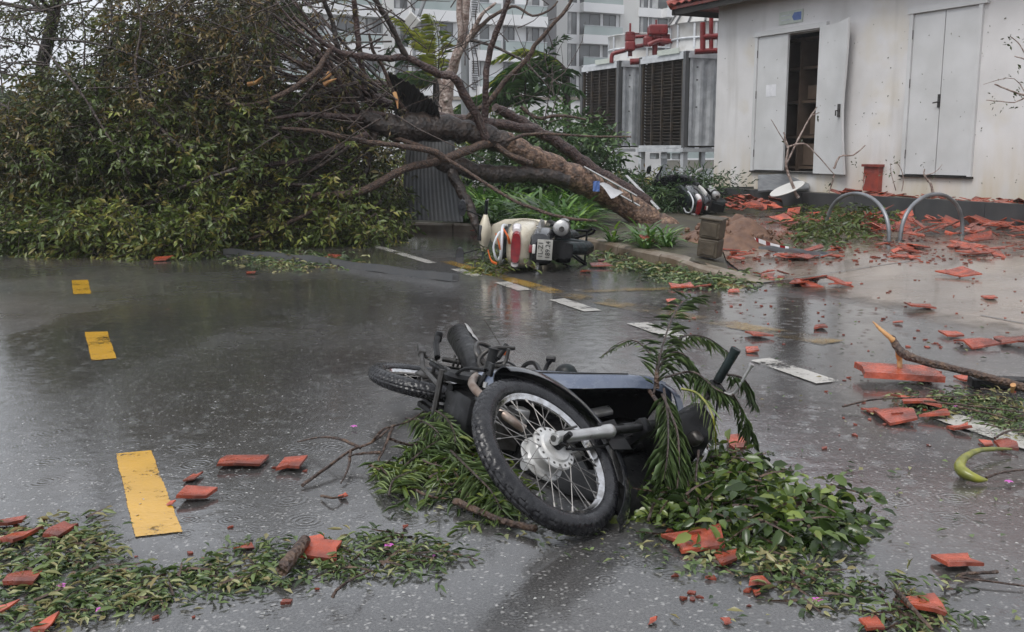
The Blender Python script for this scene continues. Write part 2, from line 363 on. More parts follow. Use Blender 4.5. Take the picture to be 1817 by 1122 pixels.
# ================================================================== GROUND
def ground_material():
    m = bpy.data.materials.new('wet_asphalt'); m.use_nodes = True; N = m.node_tree.nodes; L = m.node_tree.links; p = N['Principled BSDF']
    tc = N.new('ShaderNodeTexCoord'); co = tc.outputs['Object']
    def noise_(s, d=4, r=.5):
        n = N.new('ShaderNodeTexNoise'); n.inputs['Scale'].default_value = s; n.inputs['Detail'].default_value = d; n.inputs['Roughness'].default_value = r
        L.new(co, n.inputs['Vector']); return n.outputs[0]
    def mr(x, a, b, c, d):
        n = N.new('ShaderNodeMapRange'); L.new(x, n.inputs[0])
        for i, v in enumerate((a, b, c, d)): n.inputs[i + 1].default_value = v
        return n.outputs[0]
    def math_(op, a, b):
        n = N.new('ShaderNodeMath'); n.operation = op
        for i, v in enumerate((a, b)):
            if isinstance(v, (int, float)): n.inputs[i].default_value = v
            else: L.new(v, n.inputs[i])
        return n.outputs[0]
    def mixc(f, a, b):
        x = N.new('ShaderNodeMix'); x.data_type = 'RGBA'; L.new(f, x.inputs['Factor'])
        for k, v in (('A', a), ('B', b)):
            if isinstance(v, tuple): x.inputs[k].default_value = (*v, 1)
            else: L.new(v, x.inputs[k])
        return x.outputs['Result']
    vor = N.new('ShaderNodeTexVoronoi'); vor.inputs['Scale'].default_value = 70
    wn_ = N.new('ShaderNodeTexNoise'); wn_.inputs['Scale'].default_value = 55; wn_.inputs['Detail'].default_value = 2; L.new(co, wn_.inputs['Vector'])
    wm_ = N.new('ShaderNodeVectorMath'); wm_.operation = 'MULTIPLY_ADD'; L.new(wn_.outputs['Color'], wm_.inputs[0]); wm_.inputs[1].default_value = (.022, .022, .022); L.new(co, wm_.inputs[2]); L.new(wm_.outputs[0], vor.inputs['Vector'])
    sep = N.new('ShaderNodeSeparateColor'); L.new(vor.outputs['Color'], sep.inputs[0])
    pick = mr(sep.outputs[0], .60, 1.0, 0, .85); core = mr(vor.outputs['Distance'], .15, .50, 1, 0)
    chip = math_('MULTIPLY', pick, core)
    fine = noise_(140, 3, .7); base = mixc(mr(fine, .3, .7, 0, 1), (.010, .010, .011), (.10, .098, .095))
    broad = noise_(.9, 5); base = mixc(mr(broad, .4, .65, 0, .55), base, (.045, .041, .038))
    silt = mr(noise_(.35, 5), .52, .68, 0, .55); base = mixc(silt, base, (.13, .105, .085))
    base = mixc(chip, base, (.36, .35, .335))
    L.new(base, p.inputs['Base Color'])
    # water: open puddles (0) to a broken wet film (1)
    pud = mr(noise_(.42, 3, .45), .40, .60, 0, 1)
    wob = noise_(1.6, 5)
    for (px, py, rx, ry) in ((60, 900, .75, .8), (70, 640, .7, 1.9), (1000, 570, 1.5, 1.0), (1330, 560, 1.1, 1.2), (1465, 1010, .13, .55), (1420, 860, .4, .35), (330, 560, .9, .9)):
        c = G(px, py, 0)
        mp = N.new('ShaderNodeMapping'); mp.vector_type = 'TEXTURE'; mp.inputs['Location'].default_value = (c.x, c.y, 0); mp.inputs['Scale'].default_value = (rx, ry, 1); L.new(co, mp.inputs[0])
        ln = N.new('ShaderNodeVectorMath'); ln.operation = 'LENGTH'; L.new(mp.outputs[0], ln.inputs[0])
        dd_ = math_('ADD', ln.outputs['Value'], mr(wob, .3, .7, -.45, .45))
        pud = math_('MINIMUM', pud, mr(dd_, .75, 1.15, 0, 1))
    fr = mr(noise_(7, 4), .3, .7, -.04, .05)
    rough = math_('ADD', mr(pud, 0, 1, .10, .36), fr)
    L.new(rough, p.inputs['Roughness']); p.inputs['IOR'].default_value = 1.45; p.inputs['Specular IOR Level'].default_value = .35
    L.new(mr(pud, 0, 1, 1.0, .8), p.inputs['Coat Weight']); p.inputs['Coat IOR'].default_value = 1.38; L.new(mr(pud, 0, 1, .025, .085), p.inputs['Coat Roughness'])
    # rain rings
    def rings(sc, freq, amp, keep, off):
        mp = N.new('ShaderNodeMapping'); mp.inputs['Location'].default_value = (off, off * .7, 0); L.new(co, mp.inputs[0])
        v = N.new('ShaderNodeTexVoronoi'); v.voronoi_dimensions = '2D'; v.inputs['Scale'].default_value = sc; L.new(mp.outputs[0], v.inputs['Vector'])
        s = N.new('ShaderNodeSeparateColor'); L.new(v.outputs['Color'], s.inputs[0])
        w = math_('SINE', math_('MULTIPLY', v.outputs['Distance'], freq), 0)
        fall = mr(v.outputs['Distance'], .05, .45, 1, 0)
        return math_('MULTIPLY', math_('MULTIPLY', math_('MULTIPLY', w, fall), mr(s.outputs[1], keep, keep + .03, 0, 1)), amp)
    r1 = rings(5.0, 60, .35, .72, 0); r2 = rings(9.0, 50, .25, .6, 3.3)
    wav = math_('MULTIPLY', noise_(11, 3), 1.2)
    water_h = math_('ADD', math_('ADD', r1, r2), wav)
    wet = mr(pud, 0, 1, 1, .35)
    bmp1 = N.new('ShaderNodeBump'); bmp1.inputs['Distance'].default_value = .004; bmp1.inputs['Strength'].default_value = .30
    L.new(math_('MULTIPLY', water_h, wet), bmp1.inputs['Height'])
    bmp2 = N.new('ShaderNodeBump'); bmp2.inputs['Distance'].default_value = .004; L.new(mr(pud, 0, 1, .10, .55), bmp2.inputs['Strength'])
    gr = math_('ADD', noise_(95, 3, .6), math_('MULTIPLY', chip, .5))
    L.new(gr, bmp2.inputs['Height']); L.new(bmp1.outputs[0], bmp2.inputs['Normal']); L.new(bmp2.outputs[0], p.inputs['Normal'])
    bmp3 = N.new('ShaderNodeBump'); bmp3.inputs['Distance'].default_value = .004; bmp3.inputs['Strength'].default_value = .08; L.new(gr, bmp3.inputs['Height']); L.new(bmp1.outputs[0], bmp3.inputs['Normal']); L.new(bmp3.outputs[0], p.inputs['Coat Normal'])
    return m
M_['asphalt'] = ground_material()

def wet_concrete():
    m = mat('wet_apron_concrete', (.25, .20, .158), .22, var=(.15, .118, .094), nscale=1.3, bump=.25, bscale=30, rvar=.15)
    return m
M_['apron'] = wet_concrete()
def fade_apron(m):
    N = m.node_tree.nodes; L = m.node_tree.links; ea = N.new('ShaderNodeAttribute'); ea.attribute_name = 'edge'
    tc = N.new('ShaderNodeTexCoord'); n = N.new('ShaderNodeTexNoise'); n.inputs['Scale'].default_value = 2.6; n.inputs['Detail'].default_value = 9; n.inputs['Roughness'].default_value = .65; L.new(tc.outputs['Object'], n.inputs['Vector'])
    s_ = N.new('ShaderNodeMath'); s_.operation = 'ADD'; L.new(ea.outputs['Fac'], s_.inputs[0]); L.new(n.outputs[0], s_.inputs[1])
    r = N.new('ShaderNodeMapRange'); r.inputs[1].default_value = .52; r.inputs[2].default_value = .95; L.new(s_.outputs[0], r.inputs[0])
    mx = N.new('ShaderNodeMixShader'); tr = N.new('ShaderNodeBsdfTransparent'); L.new(r.outputs[0], mx.inputs[0]); L.new(tr.outputs[0], mx.inputs[1]); L.new(N['Principled BSDF'].outputs[0], mx.inputs[2]); L.new(mx.outputs[0], N['Material Output'].inputs['Surface'])
    N['Principled BSDF'].inputs['Coat Weight'].default_value = .7; N['Principled BSDF'].inputs['Coat Roughness'].default_value = .1; N['Principled BSDF'].inputs['Coat IOR'].default_value = 1.35
fade_apron(M_['apron'])
def paint_mat(name, col, keep, soft=.10):
    """thermoplastic paint with worn-through gaps (transparent) and dirt"""
    m = bpy.data.materials.new(name); m.use_nodes = True; N = m.node_tree.nodes; L = m.node_tree.links; p = N['Principled BSDF']
    tc = N.new('ShaderNodeTexCoord'); geo = N.new('ShaderNodeNewGeometry')
    n = N.new('ShaderNodeTexNoise'); n.inputs['Scale'].default_value = 34; n.inputs['Detail'].default_value = 8; n.inputs['Roughness'].default_value = .75
    L.new(geo.outputs['Position'], n.inputs['Vector'])
    n2 = N.new('ShaderNodeTexNoise'); n2.inputs['Scale'].default_value = 3.5; n2.inputs['Detail'].default_value = 4; L.new(geo.outputs['Position'], n2.inputs['Vector'])
    ad = N.new('ShaderNodeMath'); ad.operation = 'ADD'; L.new(n.outputs[0], ad.inputs[0]); L.new(n2.outputs[0], ad.inputs[1])
    ea = N.new('ShaderNodeAttribute'); ea.attribute_name = 'edge'; em = N.new('ShaderNodeMath'); em.operation = 'MULTIPLY_ADD'; em.inputs[1].default_value = -.45; L.new(ea.outputs['Fac'], em.inputs[0]); L.new(ad.outputs[0], em.inputs[2])
    ad2 = N.new('ShaderNodeMath'); ad2.operation = 'ADD'; ad2.inputs[1].default_value = .45; L.new(em.outputs[0], ad2.inputs[0]); ad = ad2
    r = N.new('ShaderNodeMapRange'); r.inputs[1].default_value = keep; r.inputs[2].default_value = keep + soft; L.new(ad.outputs[0], r.inputs[0])
    d = N.new('ShaderNodeMapRange'); d.inputs[1].default_value = .35; d.inputs[2].default_value = .7; d.inputs[4].default_value = .4; L.new(n2.outputs[0], d.inputs[0])
    x = N.new('ShaderNodeMix'); x.data_type = 'RGBA'; x.inputs['A'].default_value = (*col, 1); x.inputs['B'].default_value = (*[c * .45 for c in col], 1)
    L.new(d.outputs[0], x.inputs['Factor']); L.new(x.outputs['Result'], p.inputs['Base Color']); p.inputs['Roughness'].default_value = .22
    p.inputs['Coat Weight'].default_value = .5; p.inputs['Coat Roughness'].default_value = .12
    b = N.new('ShaderNodeBump'); b.inputs['Strength'].default_value = .45; b.inputs['Distance'].default_value = .004
    n3 = N.new('ShaderNodeTexNoise'); n3.inputs['Scale'].default_value = 70; n3.inputs['Detail'].default_value = 4; L.new(geo.outputs['Position'], n3.inputs['Vector'])
    L.new(n3.outputs[0], b.inputs['Height']); L.new(b.outputs[0], p.inputs['Normal'])
    tr = N.new('ShaderNodeBsdfTransparent'); mx = N.new('ShaderNodeMixShader'); L.new(r.outputs[0], mx.inputs[0]); L.new(p.outputs[0], mx.inputs[1]); L.new(tr.outputs[0], mx.inputs[2])
    L.new(mx.outputs[0], N['Material Output'].inputs['Surface'])
    return m
M_['yellow_line'] = paint_mat('yellow_road_paint', (.60, .33, .025), 1.07, .16)
M_['white_line'] = paint_mat('white_road_paint', (.52, .50, .46), 1.02, .14)
M_['faint_yellow'] = paint_mat('nearly_gone_yellow_paint', (.26, .16, .03), .80, .30)
M_['old_yellow'] = paint_mat('worn_yellow_paint', (.34, .20, .025), .95, .22)

g = MB(); g.box((0, 150, -.53), (380, 360, 1.0)); tag(g.build('ground', M_['earth']), kind='structure')
g = MB(); g.add([(-60, -15, 0), (60, -15, 0), (60, 60, 0), (-60, 60, 0)], [(0, 1, 2, 3)])
road = g.build('road', M_['asphalt']); tag(road, kind='structure')

# kerbed planting bed: front edge polyline traced on the ground
KZ = .115
kerb_px = [(560, 412), (700, 410), (870, 413), (1050, 443), (1150, 467), (1240, 486), (1300, 495), (1352, 503)]
kerb = [G(x, y, 0) for x, y in kerb_px]
def kerb_h(i): return KZ if i < 6 else (.05 if i == 6 else .012)
def kerb_front_y(X):
    for a, b in zip(kerb, kerb[1:]):
        if a.x <= X <= b.x: return a.y + (b.y - a.y) * (X - a.x) / (b.x - a.x)
    return kerb[0].y if X < kerb[0].x else kerb[-1].y
APA = G(1352, 503, 0); APB = G(1817, 615, 0)
apd = (APB - APA).normalized(); apn = Vector((-apd.y, apd.x, 0))
if apn.y < 0: apn = -apn
def apron_z(x, y):
    d = (Vector((x, y, 0)) - APA).dot(apn); t = max(0, min(1, d / 2.0))
    return .003 + .097 * t * t * (3 - 2 * t)
def GA(px, py, add=0.0):
    """point on whatever ground lies under that pixel: road or rising apron"""
    p = G(px, py, 0)
    if (p - APA).dot(apn) < 0 and True: return p + Vector((0, 0, add))
    for _ in range(8): p = G(px, py, apron_z(p.x, p.y))
    return Vector((p.x, p.y, apron_z(p.x, p.y) + add))
# apron sheet
grid = []
mbp = MB()
NX, NY = 60, 40
vs = []; fs = []
for j in range(NY + 1):
    for i in range(NX + 1):
        s = -.5 * min(1, j / 8) + 14 * i / NX; d = 11 * (j / NY) ** 1.5
        p = APA + apd * s + Vector((.16, 1, 0)) * d * 1.2
        vs.append((p.x, p.y, apron_z(p.x, p.y)))
for j in range(NY):
    for i in range(NX):
        a = j * (NX + 1) + i; fs.append((a, a + 1, a + NX + 2, a + NX + 1))
mbp.add(vs, fs); apo = mbp.build('apron', M_['apron'], smooth=40); tag(apo, kind='structure')
ae = apo.data.attributes.new('edge', 'FLOAT', 'POINT'); ae.data.foreach_set('value', [min(1, max(0, (Vector(v) - APA).dot(apn) / .9)) for v in vs])
mj = MB()   # joint cut line across the apron
for (a, b) in (((1350, 503), (1600, 466)), ((1600, 466), (1817, 447)), ((1740, 560), (1817, 575))):
    A = GA(*a, .004); B = GA(*b, .004); t = (B - A).normalized().cross(Vector((0, 0, 1))) * .008
    mj.quad(A - t, B - t, B + t, A + t)
tag(mj.build('apron_joint', M_['bdark']), kind='structure')

# planting bed soil
bed = MB()
front = [Vector((p.x, p.y, 0)) for p in kerb]
nb = len(front); vs = []; fs = []
inn = [p + Vector((0, .16, 0)) for p in front[:7]]
rowsd = [0, .5, 1.2, 2.5, 5, 9, 16]
for j, dd in enumerate(rowsd):
    for i, p in enumerate(inn):
        zz = (KZ - .02 if i < 6 else .03) + (.05 * noise.noise(Vector((p.x * 1.7, dd * 1.3, 0))) if j else 0)
        t_ = i / (len(inn) - 1); vs.append((p.x + dd * (.12 + .05 * t_) + max(0, dd - 5) * .45 * t_ - dd * .3 * (1 - t_), p.y + dd, zz + (.0 if j == 0 else .035)))
for j in range(len(rowsd) - 1):
    for i in range(len(inn) - 1):
        a = j * len(inn) + i; fs.append((a, a + 1, a + len(inn) + 1, a + len(inn)))
bed.add(vs, fs); tag(bed.build('planting_bed', M_['earth']), kind='structure')
# kerb stones: one by one
kerb_root = empty('kerb', kerb[2]); tag(kerb_root, kind='structure')
def pl_at(pts, s):
    for a, b in zip(pts, pts[1:]):
        L_ = (b - a).length
        if s <= L_: return a + (b - a) * (s / L_), (b - a).normalized()
        s -= L_
    return pts[-1], (pts[-1] - pts[-2]).normalized()
tot = sum((b - a).length for a, b in zip(kerb, kerb[1:])); s = 0; rk = random.Random(3)
while s < tot - .05:
    e = min(s + .98, tot); secs = 4; rings = []
    for i in range(secs + 1):
        q = s + .008 + (e - s - .016) * i / secs; p, t = pl_at(front, q); nn = Vector((-t.y, t.x, 0))
        h = KZ
        rem = tot - q
        if rem < 1.3: h = .008 + (KZ - .008) * (rem / 1.3)
        h += rk.uniform(-.002, .002)
        rings.append([p, p + nn * .16, p + nn * .16 + Vector((0, 0, h)), p + nn * .03 + Vector((0, 0, h)), p + nn * .005 + Vector((0, 0, max(h - .025, .003)))])
    k = MB(Matrix.Translation(-Vector(kerb[2]))); k.loft([[Vector(q) for q in r] for r in rings]); k.build('kerb_stone', M_['kerb'], kerb_root); s = e

# painted markings (thin sheets on the asphalt)
def marking(name, quads, m, z=.0025):
    for k, q in enumerate(quads):
        pts = [G(x, y, 0) for x, y in q]; c = sum(pts, Vector()) / 4; rr = random.Random(int(c.x * 100)); b = MB()
        wd = (pts[1] - pts[0]).length; ln = (pts[3] - pts[0]).length; eu = min(.25, .007 / wd); ev = min(.2, .007 / ln)
        U = [0, eu, 1 - eu, 1]; n = 12; W = [0, ev] + [ev + (1 - 2 * ev) * i / n for i in range(1, n)] + [1 - ev, 1]; vs = []; fs = []; ed = []
        for v in W:
            for u in U:
                p_ = (pts[0].lerp(pts[1], u)).lerp(pts[3].lerp(pts[2], u), v); vs.append((p_.x - c.x, p_.y - c.y, 0)); ed.append(0.0 if u in (0, 1) or v in (0, 1) else 1.0)
        for i in range(len(W) - 1):
            for j in range(3): a_ = i * 4 + j; fs.append((a_, a_ + 1, a_ + 5, a_ + 4))
        b.add(vs, fs); o = b.build(name, m, loc=(c.x, c.y, z + .0006 * k)); o['kind'] = 'structure'
        at_ = o.data.attributes.new('edge', 'FLOAT', 'POINT'); at_.data.foreach_set('value', ed)
marking('yellow_dash', [[(126, 498), (157, 497), (163, 522), (129, 523)], [(149, 590), (192, 589), (208, 637), (161, 641)],
                        [(203, 806), (270, 800), (327, 946), (238, 956)]], M_['yellow_line'])
marking('white_dash', [[(604, 421), (620, 421), (779, 467), (758, 468)], [(798, 478), (818, 477), (860, 490), (836, 492)],
                       [(876, 502), (902, 500), (945, 515), (918, 517)], [(973, 533), (1002, 530), (1069, 552), (1036, 554)],
                       [(1110, 575), (1150, 573), (1241, 604), (1200, 607)], [(1330, 641), (1366, 636), (1492, 678), (1449, 683)],
                       [(1648, 743), (1702, 737), (1915, 800), (1845, 810)]], M_['white_line'])
marking('worn_yellow_line', [[(778, 464), (800, 463), (1010, 519), (975, 521)]], M_['old_yellow'], z=.0015)
marking('faint_yellow_line', [[(975, 525), (1010, 519), (1500, 606), (1460, 613)],
                             [(1050, 452), (1064, 451), (1330, 511), (1310, 514)], [(1010, 516), (1012, 521), (1330, 511), (1328, 507)]], M_['faint_yellow'], z=.005)
# ================================================================== SERVICE BUILDING (wall plane seen obliquely)
WD = Vector((-.444, .896, 0)).normalized()      # along the wall, going away to the left
WN = Vector((WD.y, -WD.x, 0))                   # into the building
if WN.y < 0: WN = -WN
w_ref = PY(1730, 265, 15.07); w_ref.z = 0
def WP(px, py, off=0.0):
    """point on the wall plane (moved 'off' metres outward) under a pixel"""
    d = ray(px, py); o = w_ref - WN * off
    t = (o - CAMP).dot(WN) / d.dot(WN); return CAMP + d * t
def ws(p): return (Vector(p) - w_ref).dot(WD)
def wpt(s, z, off=0.0): return w_ref + WD * s - WN * off + Vector((0, 0, z))
corner = WP(1268, 200); sc_ = ws(corner)
rightEnd = -8.0
WTOP = 4.14; WBASE = .40
Zf = Matrix.Identity(3)
wallM = Matrix(((WD.x, -WN.x, 0), (WD.y, -WN.y, 0), (0, 0, 1)))   # columns: along, outward, up
def wbox(mb, s0, s1, z0, z1, o0, o1):
    """box on the wall between s0..s1, z0..z1, from outward distance o0 to o1"""
    P = []
    for o in (o0, o1):
        P += [wpt(s0, z0, o), wpt(s1, z0, o), wpt(s1, z1, o), wpt(s0, z1, o)]
    mb.add(P, [(0, 3, 2, 1), (4, 5, 6, 7), (0, 1, 5, 4), (1, 2, 6, 5), (2, 3, 7, 6), (3, 0, 4, 7)])
def plaster():
    m = bpy.data.materials.new('stained_plaster'); m.use_nodes = True; N = m.node_tree.nodes; L = m.node_tree.links; p = N['Principled BSDF']
    tc = N.new('ShaderNodeTexCoord'); co = tc.outputs['Object']
    def nz(s, d=6, sz=1.0, loc=0):
        mp = N.new('ShaderNodeMapping'); mp.inputs['Scale'].default_value = (1, 1, sz); mp.inputs['Location'].default_value = (loc, loc, 0); L.new(co, mp.inputs[0])
        n = N.new('ShaderNodeTexNoise'); n.inputs['Scale'].default_value = s; n.inputs['Detail'].default_value = d; L.new(mp.outputs[0], n.inputs['Vector']); return n.outputs[0]
    def mr(x, a, b, c=0, d=1):
        n = N.new('ShaderNodeMapRange'); L.new(x, n.inputs[0])
        for i, v in enumerate((a, b, c, d)): n.inputs[i + 1].default_value = v
        return n.outputs[0]
    def mx(f, a, b):
        x = N.new('ShaderNodeMix'); x.data_type = 'RGBA'; L.new(f, x.inputs['Factor'])
        for k, v in (('A', a), ('B', b)):
            if isinstance(v, tuple): x.inputs[k].default_value = (*v, 1)
            else: L.new(v, x.inputs[k])
        return x.outputs['Result']
    sx = N.new('ShaderNodeSeparateXYZ'); L.new(co, sx.inputs[0])
    c = mx(mr(nz(1.1), .38, .62), (.70, .685, .68), (.59, .575, .565))
    # streaked weathering low on the wall and under openings
    st = nz(3.2, 5, .22)
    low = N.new('ShaderNodeMath'); low.operation = 'MULTIPLY'; L.new(mr(sx.outputs[2], .4, 1.5, 1, 0), low.inputs[0]); L.new(mr(st, .35, .65), low.inputs[1])
    c = mx(low.outputs[0], c, (.56, .49, .38))
    c = mx(mr(nz(.9, 4, 1, 9), .60, .72, 0, .55), c, (.58, .52, .41))
    v = N.new('ShaderNodeTexVoronoi'); v.inputs['Scale'].default_value = 5.5; v.inputs['Randomness'].default_value = 1; L.new(co, v.inputs['Vector'])
    c = mx(mr(v.outputs['Distance'], .010, .045, .4, 0), c, (.10, .09, .06))
    c = mx(mr(nz(2.4, 7, .10, 4), .56, .74, 0, .45), c, (.34, .32, .29))
    L.new(c, p.inputs['Base Color']); p.inputs['Roughness'].default_value = .62
    b = N.new('ShaderNodeBump'); b.inputs['Strength'].default_value = .15; b.inputs['Distance'].default_value = .01; L.new(nz(60, 3), b.inputs['Height']); L.new(b.outputs[0], p.inputs['Normal'])
    return m
M_['plaster'] = plaster()

hut = empty('service_building', w_ref); tag(hut, 'white plastered service building with red tiled eave and storm damaged doors', 'building')
hut_off = Matrix.Translation(-w_ref)
DL0, DL1 = 3.25, 5.02      # left opening
DR0, DR1 = .03, 1.33       # right opening
DZ0, DZT = .74, 3.22
wall = MB(hut_off); Wt = .22
def wall_piece(s0, s1, z0, z1): wbox(wall, s0, s1, z0, z1, -Wt, 0)
SC_ = 6.23
wall_piece(DL1, SC_, 0, WTOP); wall_piece(DR1, DL0, 0, WTOP); wall_piece(rightEnd, DR0, 0, WTOP)
for a, b in ((DL0, DL1), (DR0, DR1)): wall_piece(a, b, DZT, WTOP); wall_piece(a, b, 0, DZ0)
# left end wall and back wall
def side(mb, s0, s1, o0, o1, z0, z1): wbox(mb, s0, s1, z0, z1, o1, o0)
side(wall, SC_ - .22, SC_, -Wt, -5.2, 0, WTOP); side(wall, rightEnd, SC_ - .22, -5.0, -5.2, 0, WTOP); side(wall, rightEnd, rightEnd + .22, -Wt, -5.0, 0, WTOP)
wall.build('wall', M_['plaster'], hut)
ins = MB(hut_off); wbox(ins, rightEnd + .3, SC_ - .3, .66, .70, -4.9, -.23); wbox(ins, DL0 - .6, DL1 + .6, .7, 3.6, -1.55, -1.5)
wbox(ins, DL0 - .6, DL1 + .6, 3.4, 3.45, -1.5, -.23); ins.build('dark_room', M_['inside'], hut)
cab = MB(hut_off)
for z in (.78, 1.35, 2.0, 2.62, 3.15): wbox(cab, DL0 + .05, DL1 - .05, z, z + .05, -.95, -.55)
for s in (3.4, 3.85, 4.35, 4.9): wbox(cab, s, s + .04, .74, 3.2, -.96, -.50)
for (s, z, w, h) in ((3.5, 1.42, .25, .3), (3.95, 2.07, .3, .25), (4.0, .85, .3, .4), (3.5, .85, .2, .3), (3.55, 2.68, .2, .3), (3.95, 1.42, .2, .4)): wbox(cab, s, s + w, z, z + h, -.9, -.6)
cab.build('cabinet_frame', M_['shelf'], hut)
# door frames
def door_frame(s0, s1, top=.09):
    f = MB(hut_off); wbox(f, s0 - .02, s0 + .05, DZ0, DZT + .02, -.12, .045); wbox(f, s1 - .05, s1 + .02, DZ0, DZT + .02, -.12, .045)
    wbox(f, s0 - .10, s1 + .05, DZT + .02, DZT + .02 + top, -.10, .06); return f.build('door_frame', M_['white_paint'], hut)
door_frame(DL0, DL1); door_frame(DR0, DR1)
def leaf(s0, s1, o, label=None, hinges=(), handle=None):
    d = MB(hut_off); wbox(d, s0 + .006, s1 - .006, DZ0 + .015, DZT, o, o + .045); o_ = d.build('door_leaf', M_['white_paint'], hut)
    if label: o_['label'] = label
    for s in hinges:
        for z in (1.0, 2.1, 2.85):
            h = MB(hut_off); h.tube([wpt(s, z, o + .06), wpt(s, z + .14, o + .06)], .014, 8); h.build('hinge', M_['dull_steel'], o_)
    if handle:
        h = MB(hut_off); wbox(h, handle - .02, handle + .02, 1.78, 1.98, o + .045, o + .06); h.tube([wpt(handle, 1.86, o + .06), wpt(handle, 1.86, o + .10), wpt(handle + .07, 1.85, o + .10)], .01, 8); h.build('handle', M_['dull_steel'], o_)
    return o_
leaf(4.15, DL1 - .05, -.03, 'closed left leaf of the damaged door with a paper notice', hinges=(DL1 - .04,))
leaf(DR0 + .05, .68, -.03, hinges=(DR0 + .04,), handle=None); leaf(.685, DR1 - .05, -.03, hinges=(DR1 - .04,), handle=.70)
nt = MB(hut_off); wbox(nt, 4.42, 4.70, 2.12, 2.34, .0165, .019); nt.build('paper_notice', M_['paper'], hut)
# the torn open leaf: swung outward, its free edge bent
h0 = wpt(3.30, 0, .05); od = (-WD * .995 - WN * .06).normalized(); n_od = Vector((-od.y, od.x, 0))
if n_od.dot(-WN) < 0: n_od = -n_od
rows = []
for j in range(13):
    z = DZ0 - .02 + (DZT + .06 - DZ0) * j / 12; r = []
    for i in range(9):
        u = i / 8; t = (z - DZ0) / (DZT - DZ0)
        fold = max(0, u - .55) / .45
        bend = .07 * fold * (.4 + t) + .03 * math.sin(t * 5) * fold
        edge = -.05 * fold * (1 - abs(t - .45) * 2)
        p = h0 + od * (u * .84 + edge) + n_od * (bend + .04 * t * u) + Vector((0, 0, z + .05 * fold * t)); r.append(p - w_ref)
    rows.append(r)
dd = MB(); dd.sheet(rows, .035)
bent = dd.build('door_leaf', M_['white_paint'], hut, smooth=50); bent['label'] = 'bent right leaf of the damaged door standing open'
hh = MB(); c0 = rows[5][7]; hh.box(c0 + n_od * .03, (.05, .05, .22)); hh.tube([c0 + n_od * .05, c0 + n_od * .1, c0 + n_od * .1 + Vector((0, 0, -.09))], .012, 8); hh.build('handle', M_['dull_steel'], bent)
# number plates above the doors
sg = MB(hut_off); wbox(sg, 3.80, 4.42, 3.40, 3.62, .0, .02); sgo = sg.build('sign_plate', M_['sign_white'], hut)
sb = MB(hut_off); pts = [wpt(3.83, 3.44, .023), wpt(4.02, 3.44, .023), wpt(4.07, 3.51, .023), wpt(4.02, 3.58, .023), wpt(3.83, 3.58, .023)]; sb.add(pts, [(0, 1, 2, 3, 4)]); sb.build('blue_emblem', M_['blue_sign'], sgo)
sb = MB(hut_off)
for z in (3.46, 3.54): wbox(sb, 4.10, 4.36, z, z + .022, .02, .022)
sb.build('printed_line', M_['galvanised'], sgo)
sg = MB(hut_off); wbox(sg, .40, .80, 3.42, 3.66, .0, .02); s2 = sg.build('sign_plate', M_['blue_sign'], hut)
sb = MB(hut_off); wbox(sb, .44, .76, 3.50, 3.60, .02, .023); sb.build('printed_line', M_['galvanised'], s2)
# low vent niche with the burst clay pipe surround beside the doors
nv = MB(hut_off); c = ws(WP(1553, 312)); wbox(nv, c - .16, c + .16, .46, .86, .0, .10); nv.build('clay_vent', M_['tile_dark'], hut)
nv = MB(hut_off); wbox(nv, c - .19, c + .19, .86, .90, .0, .13); nv.build('vent_cap', M_['tile_dark'], hut)
# drip sills
for a, b in ((DL0, DL1), (DR0, DR1)):
    q = MB(hut_off); wbox(q, a - .04, b + .04, DZ0 - .03, DZ0, -.1, .05); q.build('sill', M_['dull_steel'], hut)
# roof: hip with individually laid tiles along the visible left eave
EZ = 4.03; ov = .50; ovl = .95
def roofpt(s, o, dz=0): return wpt(s, EZ + dz, o)
E = [roofpt(SC_ + ovl, ov), roofpt(rightEnd - .5, ov), roofpt(rightEnd - .5, -5.2 - ov), roofpt(SC_ + ovl, -5.2 - ov)]
rise = 1.9; hw = (5.2 + 2 * ov) / 2
Rg = [wpt(SC_ + ovl - hw, EZ + rise, ov - hw), wpt(rightEnd - .5 + hw, EZ + rise, ov - hw)]
rf = MB(hut_off); lo = Vector((0, 0, -.06))
rf.add(E + Rg + [p + lo for p in E], [(0, 1, 5, 4), (3, 0, 4), (2, 3, 4, 5), (1, 2, 5), (0, 6, 7, 1), (0, 3, 9, 6), (6, 9, 8, 7)])
roof = rf.build('roof', M_['tile_dark'], hut)
fs = MB(hut_off)
for a, b in ((E[0], E[1]), (E[3], E[0])):
    t = (b - a).normalized(); nn = t.cross(Vector((0, 0, 1))); cpt = (Rg[0] + Rg[1]) / 2
    if nn.dot(cpt - a) < 0: nn = -nn
    fs.add([a + nn * .05, b + nn * .05, b + nn * .05 - Vector((0, 0, .17)), a + nn * .05 - Vector((0, 0, .17)), a + nn * .09, b + nn * .09, b + nn * .09 - Vector((0, 0, .17)), a + nn * .09 - Vector((0, 0, .17))],
           [(0, 1, 2, 3), (7, 6, 5, 4), (3, 2, 6, 7), (0, 4, 5, 1)])
fs.build('fascia', M_['inside'], hut)
tilem = MB()
n = 8; prof = []
for i in range(n + 1):
    x = -.13 + .26 * i / n; prof.append((x, .035 * math.sin(i / n * math.pi) if i <= 5 else .0))
rows = [[Vector((x, y, z + (.018 if y < .1 else .0))) for (x, z) in prof] for y in (0, .19, .38)]
tilem.sheet(rows, .016); tme = tilem.mesh('roof_tile', M_['tile_dark'], 40)
